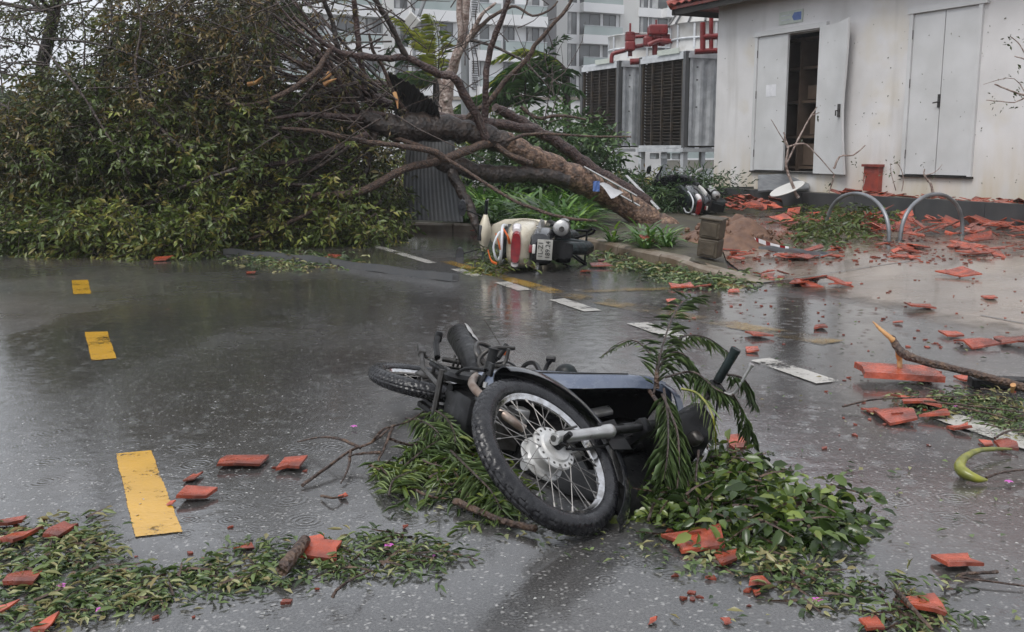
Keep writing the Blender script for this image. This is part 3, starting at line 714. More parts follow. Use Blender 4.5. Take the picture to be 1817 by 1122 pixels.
def lay(a, b, apex_n, rows_n, cnt):
    t = (b - a).normalized(); up = apex_n
    nn = t.cross(up).normalized()
    if nn.z < 0: nn = -nn
    for r in range(rows_n):
        for i in range(cnt):
            sft = .12 + r * .33 + i * .25 if True else 0
            p = a + t * (.14 + r * .30 + i * .25) + up * (.31 * r - .05) + nn * .03
            M = Matrix((( t.x, up.x, nn.x, p.x - w_ref.x), (t.y, up.y, nn.y, p.y - w_ref.y), (t.z, up.z, nn.z, p.z - w_ref.z), (0, 0, 0, 1)))
            o = link('eave_tile', tme, roof); o.matrix_local = M @ Euler((0, R(random.Random(r * 50 + i).uniform(-3, 3)), R(random.Random(r * 50 + i + 9).uniform(-2, 2)))).to_matrix().to_4x4()
s_up = (Rg[0] - (E[0] + E[3]) / 2).normalized(); f_mid = wpt(SC_ + ovl - hw, EZ, ov); f_up = (Rg[0] - f_mid).normalized()
lay(E[0], E[1], f_up, 4, 26)
lay(E[0] + (E[3] - E[0]).normalized() * .0, E[3], s_up, 4, 20)
hp = MB(hut_off)
for i in range(14):
    a = E[0].lerp(Rg[0], i / 14 - .01); b = E[0].lerp(Rg[0], (i + 1) / 14 + .02); hp.tube([a + Vector((0, 0, .05)), b + Vector((0, 0, .08))], [.10, .085], 10)
hp.build('hip_tile', M_['tile_dark'], roof, smooth=40)

# plinth planter along the wall: dark granite slabs, soil and rubble on top
pl = empty('granite_planter', wpt(2, 0, .9)); tag(pl, 'long low planter of dark granite slabs along the white wall', 'planter')
po = Matrix.Translation(-wpt(2, 0, .9)); s = -7.0
PO = .95
pz = .43
while s < 5.0:
    e = min(s + 1.2, 5.0); q = MB(po); wbox(q, s + .004, e - .004, .05, pz, PO - .08, PO); q.build('granite_slab', M_['granite'], pl); s = e
q = MB(po); wbox(q, -7.0, 5.0, .0, pz - .04, .0, PO - .085); q.build('planter_soil', M_['earth'], pl)
q = MB(po); wbox(q, 4.96, 5.02, .05, pz + .0, .0, PO - .1); q.build('granite_slab', M_['granite'], pl)

# ================================================================== COOLING TOWERS
def fluted(mb, s0, s1, o0, o1, z0, z1, n=10): pass
def cooling_tower(P0, label, ht=2.08, lw=1.72, dp=2.6, drum=True):
    """P0 = near bottom corner between louvre face (runs along WD) and corrugated face (runs along WN)"""
    root = empty('cooling_tower', (P0.x, P0.y, 0)); tag(root, label, 'cooling tower', 'cooling towers behind the bed')
    o = Vector((P0.x, P0.y, 0)); X, Y, Z = WD, WN, Vector((0, 0, 1))
    T = Matrix(((X.x, Y.x, 0, 0), (X.y, Y.y, 0, 0), (0, 0, 1, 0), (0, 0, 0, 1)))
    zb = P0.z; zt = zb + ht
    b = MB(T); b.box((lw / 2, dp / 2, (zb + zt) / 2), (lw - .14, dp - .14, ht - .02)); b.build('casing', M_['fill'], root)
    # louvre face: a lattice of blades
    for i in range(26):
        z = zb + .10 + (ht - .28) * i / 25
        l = MB(T); l.box((lw / 2, .01, z), (lw - .18, .10, .012), rot=(R(-38), 0, 0)); l.build('louvre_blade', M_['fill'], root)
    for i in range(5):
        x = .06 + (lw - .12) * i / 4; l = MB(T); l.box((x, -.03, (zb + zt) / 2), (.035, .07, ht - .08)); l.build('louvre_post', M_['fill'], root)
    # corner posts and rails
    for x, y in ((-.03, -.03), (lw + .03, -.03), (-.03, dp), (lw + .03, dp)):
        f = MB(T); f.box((x, y, (zb + zt) / 2 + .02), (.10, .10, ht + .04)); f.build('corner_post', M_['galv_dark'], root)
    for z, h in ((zt - .06, .12), (zb + .02, .06)):
        f = MB(T); f.box((lw / 2, -.07, z), (lw, .05, h)); f.build('louvre_rail', M_['galvanised'], root)
    # corrugated end sheet
    k = 34; r0 = []; r1 = []
    for i in range(k + 1):
        y = .05 + (dp - .1) * i / k; x = -.055 + (.03 if (i // 2) % 2 else -.012)
        r0.append(Vector((x, y, zb + .04))); r1.append(Vector((x, y, zt - .10)))
    c = MB(T); c.sheet([r0, r1], .006); c.build('corrugated_sheet', M_['galvanised'], root)
    c = MB(T); c.box((-.05, dp / 2, zt - .05), (.09, dp, .10)); c.build('top_rail', M_['galvanised'], root)
    c = MB(T)
    for y in (.25, dp * .35, dp * .6, dp * .9):
        for z in (zb + .9, zb + 1.5, zt - .3): c.box((-.075, y, z), (.03, .03, .03))
    c.build('bolt', M_['galv_dark'], root)
    # deck, basin edge and stand
    c = MB(T); c.box((lw / 2, dp / 2, zt + .03), (lw + .12, dp + .12, .05)); c.build('deck', M_['galvanised'], root)
    c = MB(T); c.box((.55, -.12, zt + .07), (.85, .02, .12)); c.build('name_plate', M_['sign_white'], root)
    st = MB(T); st.box((lw / 2, dp / 2, zb - .06), (lw + .22, dp + .22, .08)); st.build('stand_beam', M_['galvanised'], root)
    for x in (.0, lw): 
        for y in (-.0, dp):
            l = MB(T); l.box((x, y, (zb - .1) / 2), (.12, .12, zb - .1)); l.build('stand_leg', M_['galvanised'], root)
    l = MB(T)
    for x in (.35, .8, 1.25): l.rbox((x, .05, zb - .2), (.28, .1, .14), .02)
    l.build('basin_outlet', M_['galvanised'], root)
    # fan stack
    cx, cy = lw / 2, dp / 2; rad = .92
    c = MB(T @ Matrix.Translation((cx, cy, zt + .05))); c.lathe([(rad + .12, 0), (rad + .03, .12), (rad, .3), (rad, .62), (rad + .05, .70), (rad + .02, .72), (rad - .03, .7), (rad - .03, .1)], 40); c.build('fan_stack', M_['fiberglass'], root, smooth=35)
    for i in range(12):
        a = i * math.pi / 6; c = MB(T @ Matrix.Translation((cx, cy, zt + .05)))
        c.box(((rad + .02) * math.cos(a), (rad + .02) * math.sin(a), .36), (.03, .05, .7), rot=(0, 0, a)); c.build('stack_rib', M_['galvanised'], root)
    c = MB(T @ Matrix.Translation((cx, cy, zt + .05))); c.tube([(rad * 1.02 * math.cos(a), rad * 1.02 * math.sin(a), .36) for a in [i * math.pi / 20 for i in range(41)]], .025, 6); c.build('stack_band', M_['galvanised'], root)
    c = MB(T @ Matrix.Translation((cx, cy, zt + .5))); c.tube([(0, 0, -.3), (0, 0, .2)], .12, 12)
    for i in range(6):
        a = i * math.pi / 3; c.box((.42 * math.cos(a), .42 * math.sin(a), 0), (.72, .16, .015), rot=(R(18), 0, a))
    c.build('fan', M_['galvanised'], root)
    return root, T, zt
cornerR = PY(1214, 262, 23.0); cornerL = Vector((cornerR.x, cornerR.y, cornerR.z)) + WD * 2.78
towR, TR, ztR = cooling_tower(cornerR, 'galvanised cooling tower nearest the white building, with flared fan cowl')
towL, TL_, ztL = cooling_tower(cornerL, 'galvanised cooling tower left of the other, under the red pipework')
# conical flared cowl on the near tower
c = MB(TR @ Matrix.Translation((.86, 1.3, ztR + .75)))
c.lathe([(.98, 0), (.62, .52), (.60, .52), (.95, .0)], 40); c.build('cowl', M_['fiberglass'], towR, smooth=30)
for i in range(16):
    a = i * math.pi / 8; c = MB(TR @ Matrix.Translation((.86, 1.3, ztR + .75))); c.tube([(1.02 * math.cos(a), 1.02 * math.sin(a), .0), (.64 * math.cos(a), .64 * math.sin(a), .54)], .022, 6); c.build('cowl_rib', M_['galv_dark'], towR)
c = MB(TR @ Matrix.Translation((.86, 1.3, ztR + 1.28))); c.tube([(.0, -.6, 0), (0, .6, 0)], .03, 8); c.tube([(-.6, 0, 0), (.6, 0, 0)], .03, 8); c.rbox((0, 0, .1), (.3, .3, .25), .05); c.build('fan_motor', M_['galvanised'], towR)
# red pipes: traced run in front of the stacks
pp = empty('red_pipework', (cornerL.x, cornerL.y, 0)); tag(pp, 'dark red water pipes with valves on top of the left cooling tower', 'pipes')
def redpipe(pts, r, Y):
    m = MB(Matrix.Translation(-Vector((cornerL.x, cornerL.y, 0))))
    if isinstance(Y, (int, float)): Y = [Y] * len(pts)
    m.tube(smooth_path([PY(x, y, yy) for (x, y), yy in zip(pts, Y)], 3), r * .68, 12); m.build('pipe', M_['red_pipe'], pp, smooth=40)
redpipe([(1085, 112), (1086, 98), (1092, 94), (1108, 90), (1122, 84), (1170, 76), (1190, 72)], .075, 24.9)
redpipe([(1150, 80), (1170, 72), (1195, 74), (1207, 75), (1209, 88), (1208, 97)], .075, 24.3)
redpipe([(1120, 66), (1150, 64), (1172, 58), (1185, 56)], .06, 25.2)
redpipe([(1118, 60), (1118, 100)], .08, 24.8); redpipe([(1162, 48), (1162, 104)], .10, 24.8); redpipe([(1174, 50), (1174, 82)], .12, 24.8)
redpipe([(1118, 110), (1150, 108), (1172, 106)], .11, 24.7)
m = MB(Matrix.Translation(-Vector((cornerL.x, cornerL.y, 0))))
for (x, y) in ((1118, 82), (1150, 74), (1180, 70), (1118, 66), (1164, 60)):
    p = PY(x, y, 24.7); m = MB(Matrix.Translation(-Vector((cornerL.x, cornerL.y, 0)))); m.rbox(p, (.24, .24, .24), .05)
    m.tube([p, p + Vector((0, 0, .32))], .025, 8); m.build('valve', M_['red_pipe'], pp)
m = MB(Matrix.Translation(-Vector((cornerL.x, cornerL.y, 0)))); p = PY(1167, 54, 24.7); m.rbox(p, (.45, .4, .24), .04); m.build('red_box', M_['red_pipe'], pp)
for (x, y) in ((1118, 60), (1128, 62)):
    m = MB(Matrix.Translation(PY(x, y - 1, 24.6) - Vector((cornerL.x, cornerL.y, 0)))); m.lathe([(.10, 0), (.12, .012), (.10, .024), (.09, .012)], 14, closed_prof=True); m.build('valve_wheel', M_['red_pipe'], pp)
pr = empty('red_pipe_frame', (cornerR.x, cornerR.y, 0)); tag(pr, 'dark red pipe frame in front of the near fan cowl', 'pipes')
def redR(pts, r, Y=22.8):
    m = MB(Matrix.Translation(-Vector((cornerR.x, cornerR.y, 0)))); m.tube([PY(x, y, Y) for x, y in pts], r * .7, 10); m.build('pipe', M_['red_pipe'], pr, smooth=40)
redR([(1247, 40), (1247, 92)], .09); redR([(1262, 32), (1262, 90)], .07); redR([(1246, 66), (1290, 64)], .10); redR([(1233, 92), (1275, 90)], .09)

# ================================================================== APARTMENT BLOCK
BD = Vector((.896, .444, 0)).normalized(); BN = Vector((-BD.y, BD.x, 0))  # BN away from the camera
if BN.y < 0: BN = -BN
apt = empty('apartment_block', (-12.2, 85.6, 0)); tag(apt, 'large white apartment block with glass balconies far behind the fallen tree', 'building')
aptO = Vector((-12.2, 85.6, 0))
class Facade:
    def __init__(s, P): s.P = Vector(P)
    def s_at(s, px):
        k = (px - CX) / F / math.cos(PITCH) * 1.0
        k = ray(px, 265).x / ray(px, 265).y
        return (k * s.P.y - s.P.x) / (BD.x - k * BD.y)
    def z_at(s, px, py):
        q = s.s_at(px); Y = s.P.y + BD.y * q; return PY(px, py, Y).z
    def box(s, mb, s0, s1, z0, z1, o0, o1):
        P = []
        for o in (o0, o1):
            for a, z in ((s0, z0), (s1, z0), (s1, z1), (s0, z1)):
                p = s.P + BD * a - BN * o; P.append((p.x, p.y, z))
        mb.add(P, [(0, 3, 2, 1), (4, 5, 6, 7), (0, 1, 5, 4), (1, 2, 6, 5), (2, 3, 7, 6), (3, 0, 4, 7)])
FA = Facade((-12.2, 85.6, 0)); FB = Facade((5.67, 104, 0))
def window_mesh(w, h, kind, lib={}):
    key = (round(w, 1), round(h, 1), kind)
    if key in lib: return lib[key]
    w, h = key[0], key[1]
    T = Matrix(((BD.x, -BN.x, 0, 0), (BD.y, -BN.y, 0, 0), (0, 0, 1, 0), (0, 0, 0, 1)))  # x along, y outward, z up
    f = MB(T); t = .05
    f.box((w / 2, 0, t / 2), (w, .1, t)); f.box((w / 2, 0, h - t / 2), (w, .1, t))
    for x in ([t / 2, w - t / 2] + ([w / 2] if w > 1.0 else [])): f.box((x, 0, h / 2), (t, .1, h - 2 * t))
    if kind == 2: f.box((w / 2, 0, h * .42), (w - 2 * t, .1, t))
    p = MB(T); p.box((w / 2, -.02, h / 2), (w - 2 * t, .02, h - 2 * t))
    c = MB(T); c.box((w * .30, .0, h / 2), (w * .32, .012, h - 2 * t))
    lib[key] = (f.mesh('window', M_['frame_dark']), p.mesh('pane', M_['dark_glass']), c.mesh('curtain', M_['curtain']))
    return lib[key]
ra = random.Random(12)
def window(fc, px0, px1, z0, z1, o, kind=1):
    a, b = fc.s_at(px0), fc.s_at(px1); f, p, c = window_mesh(b - a, z1 - z0, kind); q = fc.P + BD * a - BN * o - aptO
    w = link('window', f, apt, (q.x, q.y, z0)); link('pane', p, w)
    if ra.random() < .4: link('curtain', c, w)
def facade_floor(fc, px0, px1, ztop, pitch, wins, louv, solids, bands):
    """windows in a strip, white spandrel band below"""
    zb = ztop - 2.15
    for (a, b, kind, o) in wins: window(fc, a, b, zb, ztop, o + .02, kind)
    for (a, b) in louv:
        m = MB(Matrix.Translation(-aptO)); n = 13
        for i in range(n): fc.box(m, fc.s_at(a), fc.s_at(b), zb - .3 + i * .2, zb - .3 + i * .2 + .08, .05, .12)
        m.build('louvre_screen', M_['frame_dark'], apt)
    for (a, b, out) in bands:
        m = MB(Matrix.Translation(-aptO)); fc.box(m, fc.s_at(a), fc.s_at(b), zb - pitch + 2.15 + .03, zb - .02, .0, out); m.build('spandrel_band', M_['bwhite'], apt)
        g_ = MB(Matrix.Translation(-aptO)); s0, s1 = fc.s_at(a), fc.s_at(b)
        if out > .5:
            fc.box(g_, s0 + .1, s1 - .1, zb, zb + .82, out - .09, out - .05); g_.build('balcony_glass', M_['bal_glass'], apt)
            g2 = MB(Matrix.Translation(-aptO)); fc.box(g2, s0 + .05, s1 - .05, zb + .84, zb + .90, out - .12, out - .02); g2.build('handrail', M_['galvanised'], apt)
winA = [(561, 579, 1, 0), (604, 634, 1, 0), (654, 680, 1, 0), (703, 726, 2, .02), (733, 772, 1, 0), (783, 806, 1, 0), (852, 868, 1, 0), (893, 912, 1, 0), (933, 956, 1, 0), (520, 550, 1, 0), (480, 505, 1, 0), (430, 465, 1, 0), (380, 410, 1, 0)]
bandA = [(558, 586, .9), (588, 678, 1.0), (678, 730, .25), (728, 812, .95), (846, 886, .7), (888, 962, 1.0), (500, 556, .9), (370, 498, 1.0)]
winB = [(1004, 1021, 1, 0), (1026, 1062, 1, 0), (1067, 1089, 1, 0), (1130, 1144, 1, 0), (1147, 1179, 1, 0), (1182, 1204, 1, 0), (1212, 1232, 1, 0), (1240, 1262, 1, 0)]
bandB = [(1000, 1024, .2), (1024, 1094, 1.0), (1126, 1166, .3), (1166, 1270, 1.2)]
wA = MB(Matrix.Translation(-aptO)); FA.box(wA, FA.s_at(370), FA.s_at(968), 0, 30, -12, 0); wA.build('wall', M_['bwhite'], apt)
wB = MB(Matrix.Translation(-aptO)); FB.box(wB, FB.s_at(955), FB.s_at(1330), 0, 32, -12, 0); wB.build('wall', M_['bwhite'], apt)
dk = MB(Matrix.Translation(-aptO)); FA.box(dk, FA.s_at(963), FA.s_at(981), 0, 31, -9, .5); dk.build('dark_column', M_['bdark'], apt)
gp = MB(Matrix.Translation(-aptO)); FB.box(gp, FB.s_at(984), FB.s_at(1003), 0, 31, 0, .25); FB.box(gp, FB.s_at(1095), FB.s_at(1128), 0, 31, 0, .18); gp.build('grey_pier', M_['bgrey'], apt)
gp = MB(Matrix.Translation(-aptO)); FA.box(gp, FA.s_at(681), FA.s_at(701), 0, 30, .0, .4); gp.build('grey_pier', M_['bgrey'], apt)
for k in range(-4, 2):
    facade_floor(FA, 370, 968, 11.83 + 3.1 * k, 3.1, winA, [(838, 848)], [], bandA)
for k in range(-4, 2):
    facade_floor(FB, 990, 1270, FB.z_at(1045, 24.5) + 3.1 * k, 3.1, winB, [(1097, 1108), (1113, 1124)], [], bandB)
# rainwater pipe
pipe = MB(Matrix.Translation(-aptO))
q = FA.s_at(729); 
p0 = FA.P + BD * q - BN * 1.15; pipe.tube([(p0.x, p0.y, 0), (p0.x, p0.y, 17)], .14, 8); pipe.build('rain_pipe', M_['lamp_grey'], apt)

# boundary wall behind the trees
bw = empty('boundary_wall', (0, 33, 0)); tag(bw, 'pale rendered boundary wall behind the palms', 'wall')
x = -5.0
while x < 3.2:
    m = MB(Matrix.Translation((0, -33, 0))); m.box((x + 1.0, 33, 1.35), (1.98, .2, 2.7)); m.build('wall_panel', M_['white_paint'], bw); x += 2.0
m = MB(Matrix.Translation((0, -33, 0))); m.box((-.9, 33, 2.76), (8.3, .3, .1)); m.build('coping', M_['concrete'], bw)
tag(bpy.data.objects['boundary_wall'])

# street lamp
lp = PY(826, 265, 19); lp.z = 0
sl = empty('street_lamp', lp); tag(sl, 'grey street lamp post with square head on an angled arm', 'street lamp')
m = MB(); m.tube([(0, 0, 0), (0, 0, 3.0), (0, 0, 6.5)], [.085, .075, .06], 12); m.build('post', M_['lamp_grey'], sl, smooth=40)
hd = PY(731, 38, 18.6) - lp
m = MB(); m.tube([(0, 0, 5.6), (-.1, -.05, 5.4), hd + Vector((.12, .05, .10))], .035, 8); m.build('arm', M_['lamp_grey'], sl, smooth=40)
m = MB(); m.rbox(hd, (.24, .05, .24), .015, rot=(R(20), R(45), 0)); lh = m.build('lamp_head', M_['white_plastic'], sl)
m = MB(); m.box(hd + Vector((.05, .07, .0)), (.10, .12, .10)); m.build('lamp_housing', M_['lamp_grey'], lh)

# storm blown leaf bits stuck to the wall and doors
lv = Leaves(); rw_ = random.Random(8)
for i in range(170):
    x = rw_.uniform(1275, 1817); y = rw_.uniform(20, 340)
    if 1395 < x < 1452 and 55 < y < 300: continue
    off = .018 if (1340 < x < 1395 or 1615 < x < 1722) and y > 60 else .004
    if 1450 < x < 1530: off = .13
    p = WP(x, y, off); a = rw_.uniform(0, 6.28); d = WD * math.cos(a) + Vector((0, 0, 1)) * math.sin(a); s_ = rw_.uniform(.012, .04); lv.add(p, d, -WN + rv(rw_, .15), s_, s_ * .5, rw_.random())
L_wall = leaf_mat('stuck_leaf_bits', [(0, (.03, .035, .015)), (1, (.12, .11, .05)), (.5, (.06, .06, .03))], trans=0)
o = lv.build('leaf_bits', L_wall, hut, origin=w_ref); o['kind'] = 'stuff'
# ================================================================== TREES AND PLANTS
rt = random.Random(41)
def px_path(pts):
    """(px, py, depth) triples to world points"""
    return [PY(x, y, Y) for x, y, Y in pts]
def twig_sprays(leaves, twigs, p, d, rr, n=9, L_=.34, leaf=.085, wid=.032, droop=.5, tone=(0, 1), stem=True):
    """one spray: a drooping twig with alternate leaves"""
    d = Vector(d).normalized(); pts = [Vector(p)]; cur = Vector(p)
    for i in range(4):
        d = (d + Vector((0, 0, -droop * .25)) + rv(rr, .08)).normalized(); cur = cur + d * L_ / 4; pts.append(cur)
    if stem and twigs is not None: twigs.tube(pts, [.005, .004, .0035, .003, .002], 3, caps=False)
    t0 = rr.uniform(*tone)
    for i in range(n):
        u = .15 + .85 * i / (n - 1); k = min(int(u * 4), 3); q = pts[k].lerp(pts[k + 1], u * 4 - k)
        ax = (pts[k + 1] - pts[k]).normalized(); sd_ = ax.cross(Vector((0, 0, 1)));
        if sd_.length < .1: sd_ = ax.orthogonal()
        sd_.normalize(); sg = 1 if i % 2 else -1
        ld = (ax * .6 + sd_ * sg * .8 + Vector((0, 0, -.25)) + rv(rr, .42)).normalized()
        if i == n - 1: ld = (ax + rv(rr, .15)).normalized()
        nn = (Vector((0, 0, 1)) + rv(rr, .6)).normalized()
        s = rr.uniform(.55, 1.3)
        leaves.add(q, ld, nn, leaf * s, wid * s, min(1, max(0, t0 + rr.uniform(-.15, .15))))

# ---------------------------------------------------------------- the uprooted tree: trunk, second stem, limbs
tree_base = PY(1172, 405, 14.2)
ft = empty('fallen_tree', (tree_base.x, tree_base.y, .12)); tag(ft, 'big uprooted tree lying across the bed with its crown on the road', 'tree')
FO = Vector(ft.location)
def limb(name, pts, rpx, mtl, Yref=None, n=12, k=4, parent=ft, wob=.10):
    m = MB(Matrix.Translation(-FO)); P = px_path(pts)
    rs = [max(.003, r / 1795 * q[2]) for r, q in zip(rpx, pts)]
    branch_tube(m, P, rs, None, rt, k, n, wob); return m.build(name, mtl, parent, smooth=70)
limb('trunk', [(1185, 412, 14.3), (1140, 385, 14.2), (1095, 352, 14.1), (1040, 325, 13.9), (985, 300, 13.7), (935, 275, 13.5), (890, 252, 13.4)], [28, 25, 23.5, 23, 22, 21, 20], M_['bark'], n=20, k=5, wob=.06)
limb('trunk', [(895, 254, 13.4), (855, 240, 13.3), (805, 228, 13.2), (760, 226, 13.1), (715, 228, 13.0), (675, 222, 12.9), (640, 205, 12.8)], [21, 20, 21, 25, 23, 17, 11], M_['bark_dark'], n=16)
limb('stem', [(1150, 362, 14.6), (1100, 330, 14.5), (1050, 298, 14.4), (1000, 262, 14.3), (950, 230, 14.2), (905, 205, 14.1), (878, 190, 14.0)], [13, 12, 11.5, 11, 10, 9, 7], M_['bark_red'], n=14)
limb('stem', [(950, 232, 14.1), (880, 220, 13.9), (810, 212, 13.7), (740, 200, 13.5), (690, 185, 13.3), (640, 155, 13.2), (590, 120, 13.1), (545, 85, 13.0)], [9, 9, 9, 8, 8, 8, 7, 6], M_['bark_red'], n=12)
limb('limb', [(1010, 322, 13.6), (960, 312, 13.5), (915, 310, 13.4), (865, 308, 13.3), (820, 298, 13.1), (785, 288, 13.0), (765, 280, 12.9)], [12, 14, 15, 15, 15, 14, 11], M_['bark_dark'], n=14)
limb('limb', [(800, 300, 13.0), (812, 330, 12.9), (832, 362, 12.8), (843, 395, 12.7), (852, 412, 12.7)], [10, 9, 9, 8, 6], M_['bark_dark'])
limb('branch', [(878, 250, 13.3), (835, 265, 13.0), (785, 284, 12.7), (720, 300, 12.5), (655, 334, 12.3), (610, 345, 12.2), (550, 348, 12.1), (490, 362, 12.0), (400, 388, 11.8)], [8, 8, 7.5, 7, 7, 6.5, 5, 4, 2], M_['stick'])
limb('branch', [(788, 283, 12.6), (765, 268, 12.5), (700, 258, 12.4), (640, 250, 12.3), (580, 236, 12.2), (530, 230, 12.1), (500, 228, 12.0)], [7, 6, 5, 5, 4.5, 3.5, 2.5], M_['stick'])
limb('branch', [(862, 246, 13.2), (845, 205, 13.1), (822, 165, 13.0), (806, 138, 12.9), (783, 133, 12.9), (763, 123, 12.8), (722, 103, 12.7), (685, 104, 12.6), (632, 98, 12.5), (600, 92, 12.4), (575, 78, 12.3), (545, 52, 12.2), (520, 30, 12.1)], [9, 8, 8, 7.5, 7, 7, 6, 6, 6, 5, 4.5, 4, 3], M_['bark_red'])
limb('branch', [(722, 103, 12.7), (706, 72, 12.6), (688, 35, 12.5), (668, 2, 12.4), (640, -60, 12.3)], [6, 5, 5, 4.5, 3.5], M_['bark_dark'])
limb('branch', [(862, 246, 13.3), (861, 200, 13.3), (862, 150, 13.2), (866, 110, 13.2), (880, 60, 13.1), (900, 5, 13.0), (915, -60, 13.0)], [7, 6, 5.5, 5.5, 5, 4.5, 3.5], M_['bark_red'])
limb('branch', [(868, 182, 13.6), (895, 145, 13.6), (935, 105, 13.5), (950, 80, 13.5), (985, 40, 13.4), (1010, 8, 13.4), (1030, -40, 13.3)], [4.5, 4.5, 4.5, 4, 3.5, 3, 2], M_['stick'])
limb('branch', [(868, 182, 13.6), (835, 205, 13.7), (815, 225, 13.8)], [5, 6, 6], M_['stick'])
limb('branch', [(648, 160, 12.9), (642, 120, 12.9), (637, 80, 12.8), (632, 40, 12.8), (628, 0, 12.7), (622, -60, 12.7)], [6, 5.5, 5, 5, 4.5, 4], M_['bark_red'])
limb('branch', [(640, 170, 12.9), (612, 120, 12.9), (598, 80, 12.8), (590, 40, 12.8), (574, 0, 12.7), (555, -60, 12.7)], [5, 4.5, 4.5, 4.5, 4, 3], M_['bark_dark'])
limb('branch', [(722, 200, 13.0), (700, 170, 12.9), (680, 120, 12.8), (662, 90, 12.7), (655, 60, 12.6)], [4, 4, 3, 3, 2], M_['stick'])
limb('branch', [(585, 88, 12.3), (570, 115, 12.2), (545, 140, 12.1), (500, 168, 12.0), (450, 186, 11.9), (400, 184, 11.8)], [4, 5, 5, 4.5, 3.5, 2], M_['stick'])
limb('branch', [(900, 250, 13.2), (930, 240, 13.2), (980, 238, 13.1), (1040, 242, 13.1), (1120, 243, 13.0)], [3.5, 3, 2.5, 2, 1.5], M_['stick'])
limb('branch', [(925, 190, 13.8), (955, 210, 13.7), (990, 205, 13.6), (1040, 212, 13.5)], [3.5, 3, 3, 1.5], M_['stick'])
limb('branch', [(700, 245, 12.9), (760, 265, 12.7), (830, 305, 12.4), (900, 350, 12.1), (960, 375, 11.9), (1010, 388, 11.8), (1060, 392, 11.8)], [4, 3.5, 3, 3, 3, 3, 2], M_['stick'])
limb('branch', [(665, 235, 12.8), (655, 270, 12.8), (650, 300, 12.8), (640, 330, 12.7)], [8, 7, 6, 4], M_['bark_dark'])
limb('branch', [(880, 258, 13.2), (905, 275, 13.2), (945, 290, 13.1)], [5, 5, 4], M_['stick'])
limb('branch', [(652, 240, 12.7), (600, 262, 12.5), (540, 285, 12.3), (480, 292, 12.1), (430, 300, 12)], [7, 6, 5, 4, 2], M_['bark_red'])
limb('branch', [(640, 210, 12.7), (580, 205, 12.5), (520, 205, 12.3), (470, 215, 12.1)], [6, 5, 4, 2], M_['bark_red'])
limb('branch', [(560, 372, 11.9), (520, 392, 11.8), (480, 412, 11.7), (440, 425, 11.6)], [3, 4, 4, 2], M_['stick'])
# fan of swept stems behind, running up and left into the crown
rows = []
for i in range(38):
    t = i / 37; a0 = (rt.uniform(640, 705), rt.uniform(150, 235), rt.uniform(12.8, 14.2))
    ang = rt.uniform(-.15, .75) if i % 4 else rt.uniform(-.4, .1); ln = rt.uniform(180, 470); cv = rt.uniform(-.3, .1)
    pts = []; x, y, Y = a0; an = ang + .35
    for k in range(6):
        pts.append((x, y, Y)); st = ln / 5; x -= st * math.cos(an); y -= st * math.sin(an) * .9; an += cv * .5 + rt.uniform(-.08, .08); Y += rt.uniform(-.35, .3)
    r = rt.uniform(2.2, 5.2); limb('branch', pts, [r, r * .9, r * .75, r * .6, r * .45, r * .25], rt.choice([M_['bark_red'], M_['bark_dark'], M_['stick'], M_['bark_red']]), n=7, k=3)
# broken yellow ends
for (x, y, dx, dy, Y) in ((575, 150, 22, -10, 12.2), (700, 165, 6, 28, 12.6), (585, 130, -18, 14, 12.2), (440, 150, 26, -14, 12)):
    m = MB(Matrix.Translation(-FO)); a = PY(x, y, Y); b = PY(x + dx, y + dy, Y - .05); m.tube([a, a.lerp(b, .5) + rv(rt, .01), b], [.03, .022, .006], 6); m.build('split_wood', M_['wood_raw'], ft, smooth=60)
# white paper scrap caught on the trunk
# fine bare twigs
tw = MB(Matrix.Translation(-FO))
for i in range(150):   # dark twig thicket in the heart of the crown
    x = rt.uniform(400, 690); y = rt.uniform(140, 390); Y = rt.uniform(12.2, 14.2); d = Vector((-math.cos(rt.uniform(-.6, .6)), rt.uniform(-.3, .3), rt.uniform(-.7, .5))); p = PY(x, y, Y); L_ = rt.uniform(.5, 1.6); pts = [p]
    for k in range(4): d = (d + rv(rt, .16)).normalized(); pts.append(pts[-1] + d * L_ / 4)
    pts = [Vector((q.x, q.y, max(q.z, .05))) for q in pts]; r_ = rt.uniform(.008, .02); tw.tube(pts, [r_, r_ * .8, r_ * .6, r_ * .4, .003], 5, caps=False)
for i in range(300):
    x = rt.uniform(330, 720); y = rt.uniform(-60, 300)
    if rt.random() < .35: x = rt.uniform(0, 420); y = rt.uniform(-80, 260)
    Y = rt.uniform(11.6, 14.5); a = rt.uniform(2.4, 4.0) if rt.random() < .6 else rt.uniform(0, 6.28); d = Vector((math.cos(a), rt.uniform(-.4, .4), -math.sin(a) * -1 * .8)); p = PY(x, y, Y); L_ = rt.uniform(.5, 1.5); pts = [p]
    for k in range(4): d = (d + rv(rt, .14)).normalized(); pts.append(pts[-1] + d * L_ / 4)
    tw.tube(pts, [.011, .009, .007, .005, .003], 4, caps=False)
for i in range(70):   # bare twigs over the open right part
    x = rt.uniform(640, 1010); y = rt.uniform(0, 250); p = PY(x, y, rt.uniform(12.8, 14)); a = rt.uniform(0, 3.14); d = Vector((math.cos(a), rt.uniform(-.3, .3), math.sin(a))); pts = [p]; L_ = rt.uniform(.3, 1.0)
    for k in range(4): d = (d + rv(rt, .18)).normalized(); pts.append(pts[-1] + d * L_ / 4)
    tw.tube(pts, [.008, .007, .005, .004, .002], 4, caps=False)
o = tw.build('twigs', M_['twig'], ft); o['kind'] = 'stuff'

